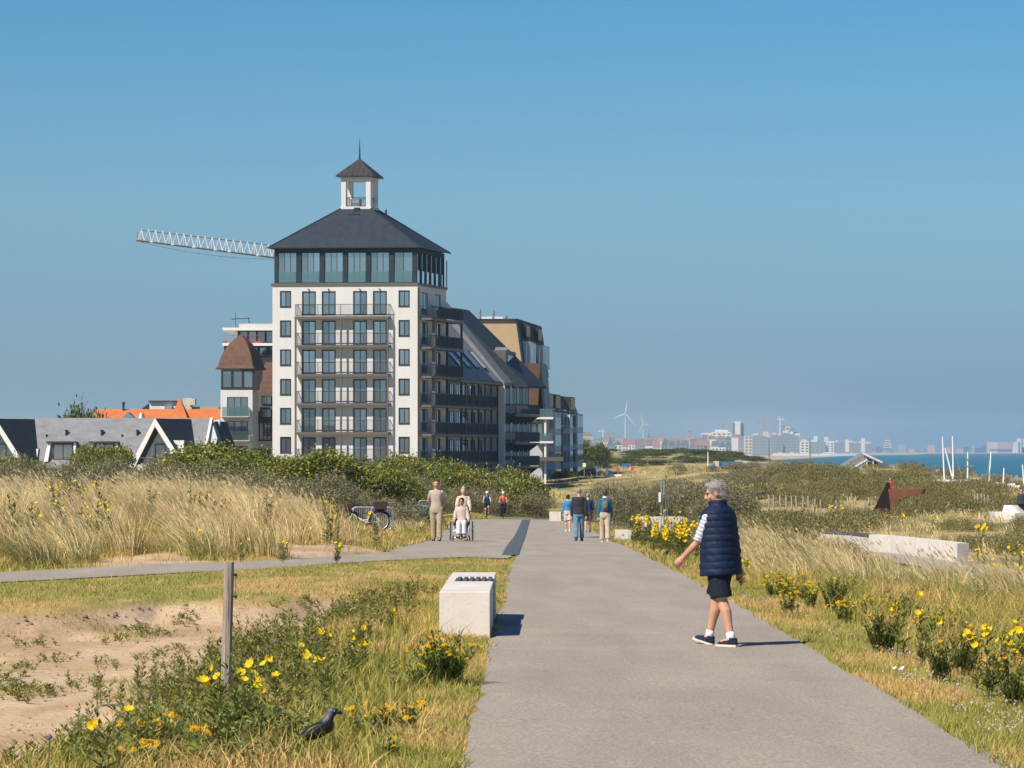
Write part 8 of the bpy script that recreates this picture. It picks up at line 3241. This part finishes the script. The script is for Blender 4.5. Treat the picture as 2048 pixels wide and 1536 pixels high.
cb.build('body', mk('car_blue', (.02, .05, .13), rough=.3, var=.03, coat=.5), car)
MB(None, org).prism([(x_ + a_ * .5, d - .857, g_ + b_) for a_, b_ in [(-.98, .95), (-.48, 1.31), (.68, 1.34), (1.2, .98)]], (0, 1.714, 0)).build('side_windows', m_glass, car)
for a_ in (-.62, .62):
 for s_ in (-.80, .80):
  mb = MB(None, org).tube([(x_ + a_, d + s_ - .09, g_ + .30), (x_ + a_, d + s_ + .09, g_ + .30)], .30, 14)
  mb.build('wheel', m_rubber, car)
d = 372.0
o = MB(None, (X(1225, d), d, gz(X(1225, d), d))).box((X(1208, d), d, gz(X(1225, d), d) - .3), (X(1243, d), d + .3, gz(X(1225, d), d) + .28)).build('roadside_wall', m_whitepaint, None, loc=(X(1225, d), d, gz(X(1225, d), d)))
tag(o, 'low white wall edging the dune road beyond the thicket', 'wall')

# ------------------------------------------------------------------ the town across the bay
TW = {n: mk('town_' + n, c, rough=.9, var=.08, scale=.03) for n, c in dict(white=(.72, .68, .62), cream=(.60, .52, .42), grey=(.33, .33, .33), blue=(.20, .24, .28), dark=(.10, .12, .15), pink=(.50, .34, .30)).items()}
TR = {n: mk('townroof_' + n, c, rough=.9, var=.12, scale=.05) for n, c in dict(red=(.30, .135, .105), brown=(.19, .12, .11), slate=(.09, .11, .14), orange=(.36, .20, .14)).items()}
m_twin = mk('town_window', (.05, .06, .075), rough=.4, var=.05)
rt = random.Random(12)


def town_house(px0, px1, ytop, yeave, ybase, d, wall, roof, label, group, flip=False, wins=True, hip=.0):
 x0, x1 = X(px0, d), X(px1, d)
 zt, ze, zb = Z(ytop, d), Z(yeave, d), Z(ybase, d)
 dp = min(14, (x1 - x0) * .9)
 org = ((x0 + x1) / 2, d, zb)
 o = empty('town_house', org, 0, label, 'house', group)
 MB(None, org).box((x0, d, zb), (x1, d + dp, ze)).build('wall', TW[wall], o)
 xm = (x0 + x1) / 2
 if flip:        # gable towards us
  MB(None, org).prism([(x0 - .4, d - .3, ze + .003), (xm, d - .3, zt), (x1 + .4, d - .3, ze + .003)], (0, dp + .6, 0)).build('roof', TR[roof], o)
 else:
  w = (x1 - x0) * hip
  MB(None, org).frustum([(x0 - .4, d - .4, ze + .003), (x1 + .4, d - .4, ze + .003), (x1 + .4, d + dp + .4, ze + .003), (x0 - .4, d + dp + .4, ze + .003)], [(x0 + w, d + dp / 2 - .1, zt), (x1 - w, d + dp / 2 - .1, zt), (x1 - w, d + dp / 2 + .1, zt), (x0 + w, d + dp / 2 + .1, zt)]).build('roof', TR[roof], o)
 if wins:
  n = max(2, int((x1 - x0) / 4.5))
  ww = (x1 - x0) / n
  me = MB().box((-ww * .24, -.12, 0), (ww * .24, -.02, 2.2)).mesh('window', m_twin)
  k = 0
  z_ = zb + 2.0
  while z_ + 2.6 < ze:
   for j in range(n):
    link('window', me, o, (x0 + ww * (j + .5) - org[0], 0, z_ - zb))
   z_ += 3.6
 return o


def town_block(px0, px1, ytop, ybase, d, wall, label, group=None, band=True, top=None, vert=False, cat='building'):
 x0, x1 = X(px0, d), X(px1, d)
 zt, zb = Z(ytop, d), Z(ybase, d)
 dp = 16
 org = ((x0 + x1) / 2, d, zb)
 o = empty('town_block', org, 0, label, cat, group)
 MB(None, org).box((x0, d, zb), (x1, d + dp, zt)).build('wall', TW[wall], o)
 if band:
  n = max(2, int((x1 - x0) / 6.5))
  ww = (x1 - x0) / n
  me = MB().box((-ww * .30, -.25, 0), (ww * .30, -.03, 1.9)).mesh('window', m_twin if wall not in ('blue', 'dark') else TW['grey'])
  z_ = zb + 4
  while z_ + 2.5 < zt:
   for j in range(n):
    link('window', me, o, (x0 + ww * (j + .5) - org[0], 0, z_ - zb))
   z_ += 4.6
 if top:
  MB(None, org).box((x0 + (x1 - x0) * .2, d + 2, zt + .003), (x1 - (x1 - x0) * .25, d + dp - 3, zt + 3.5)).build('roof_house', TW[top], o)
 return o


# villas behind the far dune
walls = ['white', 'cream', 'blue', 'grey', 'blue', 'white']
GL = {True: 'gabled', False: 'hipped'}
px = 1214.0
seq = 0
RNAME = dict(red='red', brown='brown', slate='slate blue', orange='orange')
ords = ['first', 'second', 'third', 'fourth', 'fifth', 'sixth', 'seventh', 'eighth', 'ninth', 'tenth', 'eleventh', 'twelfth', 'thirteenth', 'fourteenth', 'fifteenth', 'sixteenth', 'seventeenth', 'eighteenth', 'nineteenth', 'twentieth']
while px < 1462:
 w = rt.uniform(10, 19)
 d_ = rt.uniform(4250, 4450)
 roof = rt.choice(['red', 'brown', 'slate', 'brown', 'slate', 'slate', 'red'])
 fl = rt.random() < .45
 wl = rt.choice(walls)
 yt, ye = rt.uniform(876, 883), rt.uniform(889, 895)
 lab = '%s roofed %s %s villa, %s from the left in the distant front row' % (RNAME[roof], GL[fl], wl, ords[min(seq, 19)])
 town_house(px, px + w - 1, yt, ye, 913, d_, wl, roof, lab, 'villas in the distant town', fl, True, .12)
 seq += 1
 px += w + rt.uniform(-1, 2)
px = 1200.0
seq = 0
while px < 1465:
 w = rt.uniform(11, 22)
 roof = rt.choice(['red', 'brown', 'orange', 'slate', 'red'])
 yt = rt.uniform(872, 879) - 6 * (px > 1390)
 lab = '%s roof in the second row of the distant town, %s from the left' % (RNAME[roof], ords[min(seq, 19)])
 town_house(px, px + w, yt, yt + rt.uniform(6, 10), 912, rt.uniform(4600, 4800), rt.choice(walls), roof, lab, 'second row of the distant town', rt.random() < .3, False, .1)
 seq += 1
 px += w * .92
town_block(1148, 1182, 870, 912, 3900, 'cream', 'distant cream block with red brown top behind the end block', None, True, 'pink')
town_house(1150, 1186, 864, 871, 880, 3890, 'pink', 'brown', 'brown roof over the distant cream block', None, False, False, .2)
town_block(1178, 1206, 877, 912, 4000, 'blue', 'distant dark low block beside the cream one', None)
town_block(1375.5, 1384, 858, 905, 5200, 'grey', 'slim grey tower standing alone over the villas of the distant town')
town_block(1404, 1428, 866, 905, 5000, 'white', 'distant white block left of the broad domed one', None)
town_block(1424, 1462, 864, 908, 4900, 'white', 'broad white block before the town tower')
town_block(1431, 1456, 859.5, 863.8, 4905, 'white', 'flat dome storey on the broad white block', None, False)
tw_ = town_block(1467, 1487.5, 846.5, 908, 5000, 'dark', 'dark high-rise tower with white core, tallest at the left of the town')
town_block(1470.5, 1481, 842.5, 905, 4994, 'white', 'white core of the dark high-rise tower', None, False)
town_block(1489.5, 1504.5, 872.5, 913, 4500, 'cream', 'cream slab block with three window columns before the blue blocks')
town_block(1478, 1490, 873, 910, 4650, 'blue', 'blue-grey block left of the cream slab', None)
seqs = [(1503, 1517, 871), (1515, 1532, 872), (1530, 1545, 874), (1543, 1556, 870), (1555, 1566, 871), (1564, 1580, 866), (1578, 1590, 868), (1588, 1599, 871)]
adj = ['dark blue block, first right of the cream slab', 'dark blue block, second right of the cream slab', 'dark blue block, third right of the cream slab', 'balconied blue block under the town cranes', 'blue block just right of the balconied one', 'blue block before the stepped towers', 'blue block right of the stepped towers', 'last of the high blue blocks before the beach']
for (a_, b_, y_), lab in zip(seqs, adj):
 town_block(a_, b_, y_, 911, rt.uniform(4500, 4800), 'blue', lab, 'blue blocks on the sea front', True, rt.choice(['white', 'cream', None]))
town_block(1507, 1516, 866.5, 880, 4850, 'white', 'white attic block over the first blue blocks', None)
town_block(1527, 1538, 863, 880, 4850, 'cream', 'cream gabled attic over the middle blue blocks', None, False)
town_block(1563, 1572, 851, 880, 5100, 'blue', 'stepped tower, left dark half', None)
town_block(1572, 1581, 853, 880, 5080, 'cream', 'stepped tower, sandy half in the middle', None)
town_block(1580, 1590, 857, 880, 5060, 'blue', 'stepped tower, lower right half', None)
town_block(1588, 1595, 864, 905, 4900, 'dark', 'dark slim tower closing the high blocks', None)
town_block(1595, 1600, 867, 880, 4850, 'white', 'white stair tower on the last high block', None, False)
px = 1601
seq = 0
while px < 1742:
 w = rt.uniform(9, 17)
 t_ = (px - 1600) / 140
 wl = rt.choice(['blue', 'blue', 'blue', 'grey', 'white'])
 lab = '%s low sea front block beyond the high ones, %s counted from them' % ({'blue': 'bluish', 'grey': 'grey', 'white': 'white'}[wl], ords[min(seq, 19)])
 town_block(px, px + w, 880 + rt.uniform(-2, 3) + 6 * t_, 908 - 2 * t_, 5200 + 1500 * t_, wl, lab, 'low sea front blocks', True, rt.choice([None, 'white', 'cream']))
 px += w + rt.uniform(-1, 1.5)
 seq += 1
for a_, y_, lab in ((1629, 872, 'white gabled house over the low sea front'), (1650, 874, 'grey stair tower over the low sea front'), (1692, 879, 'cream tower pair on the low sea front'), (1724, 876, 'white rounded block near the end of the sea front')):
 town_block(a_, a_ + 6, y_, 904, 5600, 'white', lab, None, False)
# pagoda-like tower and the low shore to the right
pg = empty('port_tower', (X(1775, 7600), 7600, -8), 0, 'tiered white and grey control tower on the far shore', 'tower')
for k in range(5):
 MB(None, pg.location).box((X(1767 + k, 7600), 7600, Z(896 - k * 3.6, 7600)), (X(1784 - k, 7600), 7615, Z(894.3 - k * 3.6, 7600))).build('deck', TW['white'], pg)
 MB(None, pg.location).box((X(1769 + k, 7600), 7602, Z(898 - k * 3.6, 7600)), (X(1782 - k, 7600), 7612, Z(896 - k * 3.6, 7600) - .1)).build('storey', TW['dark'], pg)
px = 1738
seq = 0
while px < 1975:
 w = rt.uniform(5, 17)
 wl = rt.choice(['blue', 'grey', 'white', 'dark', 'blue', 'pink'])
 lab = 'tiny %s port building on the far shore, %s right of the town' % ({'blue': 'bluish', 'grey': 'grey', 'white': 'white', 'dark': 'dark', 'pink': 'pinkish'}[wl], ords[min(seq, 19)])
 town_block(px, px + w, rt.uniform(889, 898), 906, 8700, wl, lab, 'port buildings', False)
 px += w + rt.uniform(0, 8)
 seq += 1
sh = empty('port_shed', (X(2003, 8650), 8650, -8), 0, 'big pale port shed on the far shore at the right', 'shed')
MB(None, sh.location).box((X(1979, 8650), 8650, -8), (X(1996, 8650), 8700, Z(884, 8650))).build('front_wall', TW['cream'], sh)
MB(None, sh.location).box((X(1996, 8650) + .1, 8652, -8), (X(2026, 8650), 8700, Z(884, 8650))).build('side_wall', TW['pink'], sh)
MB(None, sh.location).box((X(1979, 8650), 8649, Z(901, 8650)), (X(2026, 8650), 8649.8, Z(898.5, 8650))).build('base', TW['dark'], sh)
sh = empty('port_terminal', (X(2045, 8600), 8600, -8), 0, 'stepped white port building cut by the right picture edge', 'building')
for a_, b_, y_ in ((2030, 2040, 884), (2037, 2043, 877), (2042, 2060, 878), (2028, 2060, 894)):
 MB(None, sh.location).box((X(a_, 8600), 8600 + a_ % 7, -8), (X(b_, 8600), 8630, Z(y_, 8600))).build('wall', TW['white'], sh)
# church spire
sp_ = empty('church_tower', (X(1298, 5100), 5100, -8), 0, 'dark pointed church spire over the distant roofs', 'church')
MB(None, sp_.location).box((X(1295.3, 5100), 5100, -8), (X(1300.7, 5100), 5104.6, Z(876, 5100))).build('tower', TW['cream'], sp_)
MB(None, sp_.location).frustum([(X(1295, 5100), 5099.6, Z(876, 5100)), (X(1301, 5100), 5099.6, Z(876, 5100)), (X(1301, 5100), 5105, Z(876, 5100)), (X(1295, 5100), 5105, Z(876, 5100))], [(X(1297.9, 5100), 5102.2, Z(864, 5100)), (X(1298.1, 5100), 5102.2, Z(864, 5100)), (X(1298.1, 5100), 5102.4, Z(864, 5100)), (X(1297.9, 5100), 5102.4, Z(864, 5100))]).build('spire', TW['dark'], sp_)


def turbine(px, yhub, tips, d, lab):
 o = empty('wind_turbine', (X(px, d), d, -8), 0, lab, 'wind turbine', 'wind turbines behind the town')
 org = o.location
 MB(None, org).tube([(X(px, d), d, -8), (X(px, d), d, Z(yhub, d))], [2.3, 1.3], 10).build('tower', m_whitepaint, o)
 hub = P(px, yhub, d - 5)
 MB(None, org).tube([hub + Vector((0, -1, 0)), hub + Vector((0, 9, 0))], 2.0, 8).ell(hub + Vector((0, -1, 0)), (1.9, 1.9, 1.9), 8, 6).build('nacelle', m_whitepaint, o)
 for tx, ty in tips:
  tip = P(tx, ty, d - 5)
  MB(None, org).tube([hub, hub.lerp(tip, .2), hub.lerp(tip, .6), tip], [.9, 2.0, 1.3, .4], 6).build('blade', m_whitepaint, o)


turbine(1250.5, 827, ((1255.5, 798), (1225, 838), (1271, 851)), 9500, 'nearer and larger white wind turbine over the distant town')
turbine(1286, 848, ((1281.5, 828), (1300, 851), (1277, 866)), 11500, 'farther and smaller white wind turbine right of the large one')


def town_crane(px, y0, y1, jx0, jx1, d, mat, lab):
 o = empty('town_crane', (X(px, d), d, -8), 0, lab, 'crane', 'cranes over the distant town')
 org = o.location
 MB(None, org).box((X(px, d) - .9, d, -8), (X(px, d) + .9, d + 1.8, Z(y0, d))).build('mast', mat, o)
 MB(None, org).box((X(jx0, d), d - .6, Z(y1 + .7, d)), (X(jx1, d), d - .01, Z(y1 - .6, d))).build('jib', mat, o)
 MB(None, org).tube([(X(jx0, d), d, Z(y1, d)), (X(px, d), d, Z(y0 - 3, d)), (X(jx1, d), d, Z(y1, d))], .35, 4).build('tie_rod', mat, o)


m_cr = mk('crane_red', (.45, .16, .13), var=.1)
town_crane(1528, 838, 845, 1514, 1562, 5200, m_cr, 'reddish crane with long jib over the blue blocks')
town_crane(1560, 835, 839, 1554, 1569, 5000, m_crane, 'pale crane with short jib right of the reddish one')
town_crane(1205.5, 861, 863, 1196, 1209, 5000, m_crane, 'pale crane at the left end of the distant town')
town_crane(1218, 866, 869, 1208, 1233, 5200, m_cr, 'small dark red crane beside the pale one at the town end')
town_crane(1324, 868, 870, 1316, 1332, 5400, m_cr, 'tiny red crane right of the church spire')
town_crane(1447, 847, 850, 1436, 1460, 5600, m_cr, 'faint red crane left of the dark high-rise')
# beach cabins
cm = MB().box((-1.6, -1.2, 0), (1.6, 1.2, 2.2)).prism([(-1.8, -1.4, 2.21), (1.8, -1.4, 2.21), (0, -1.4, 3.2)], (0, 2.8, 0)).mesh('beach_cabin', TW['white'])
for k in range(34):
 d_ = rt.uniform(4380, 4460)
 px_ = 1545 + k * 5.3 + rt.uniform(-1.5, 1.5)
 x_ = X(px_, d_)
 o = link('beach_cabin', cm, None, (x_, d_, max(gz(x_, d_), -8.3)))
 q = rt.uniform(.8, 1.7)
 o.scale = (q * 1.3, 1, q)
 tag(o, 'tiny white beach cabin on the distant sand below the town', 'cabin', 'beach cabins on the distant sand')
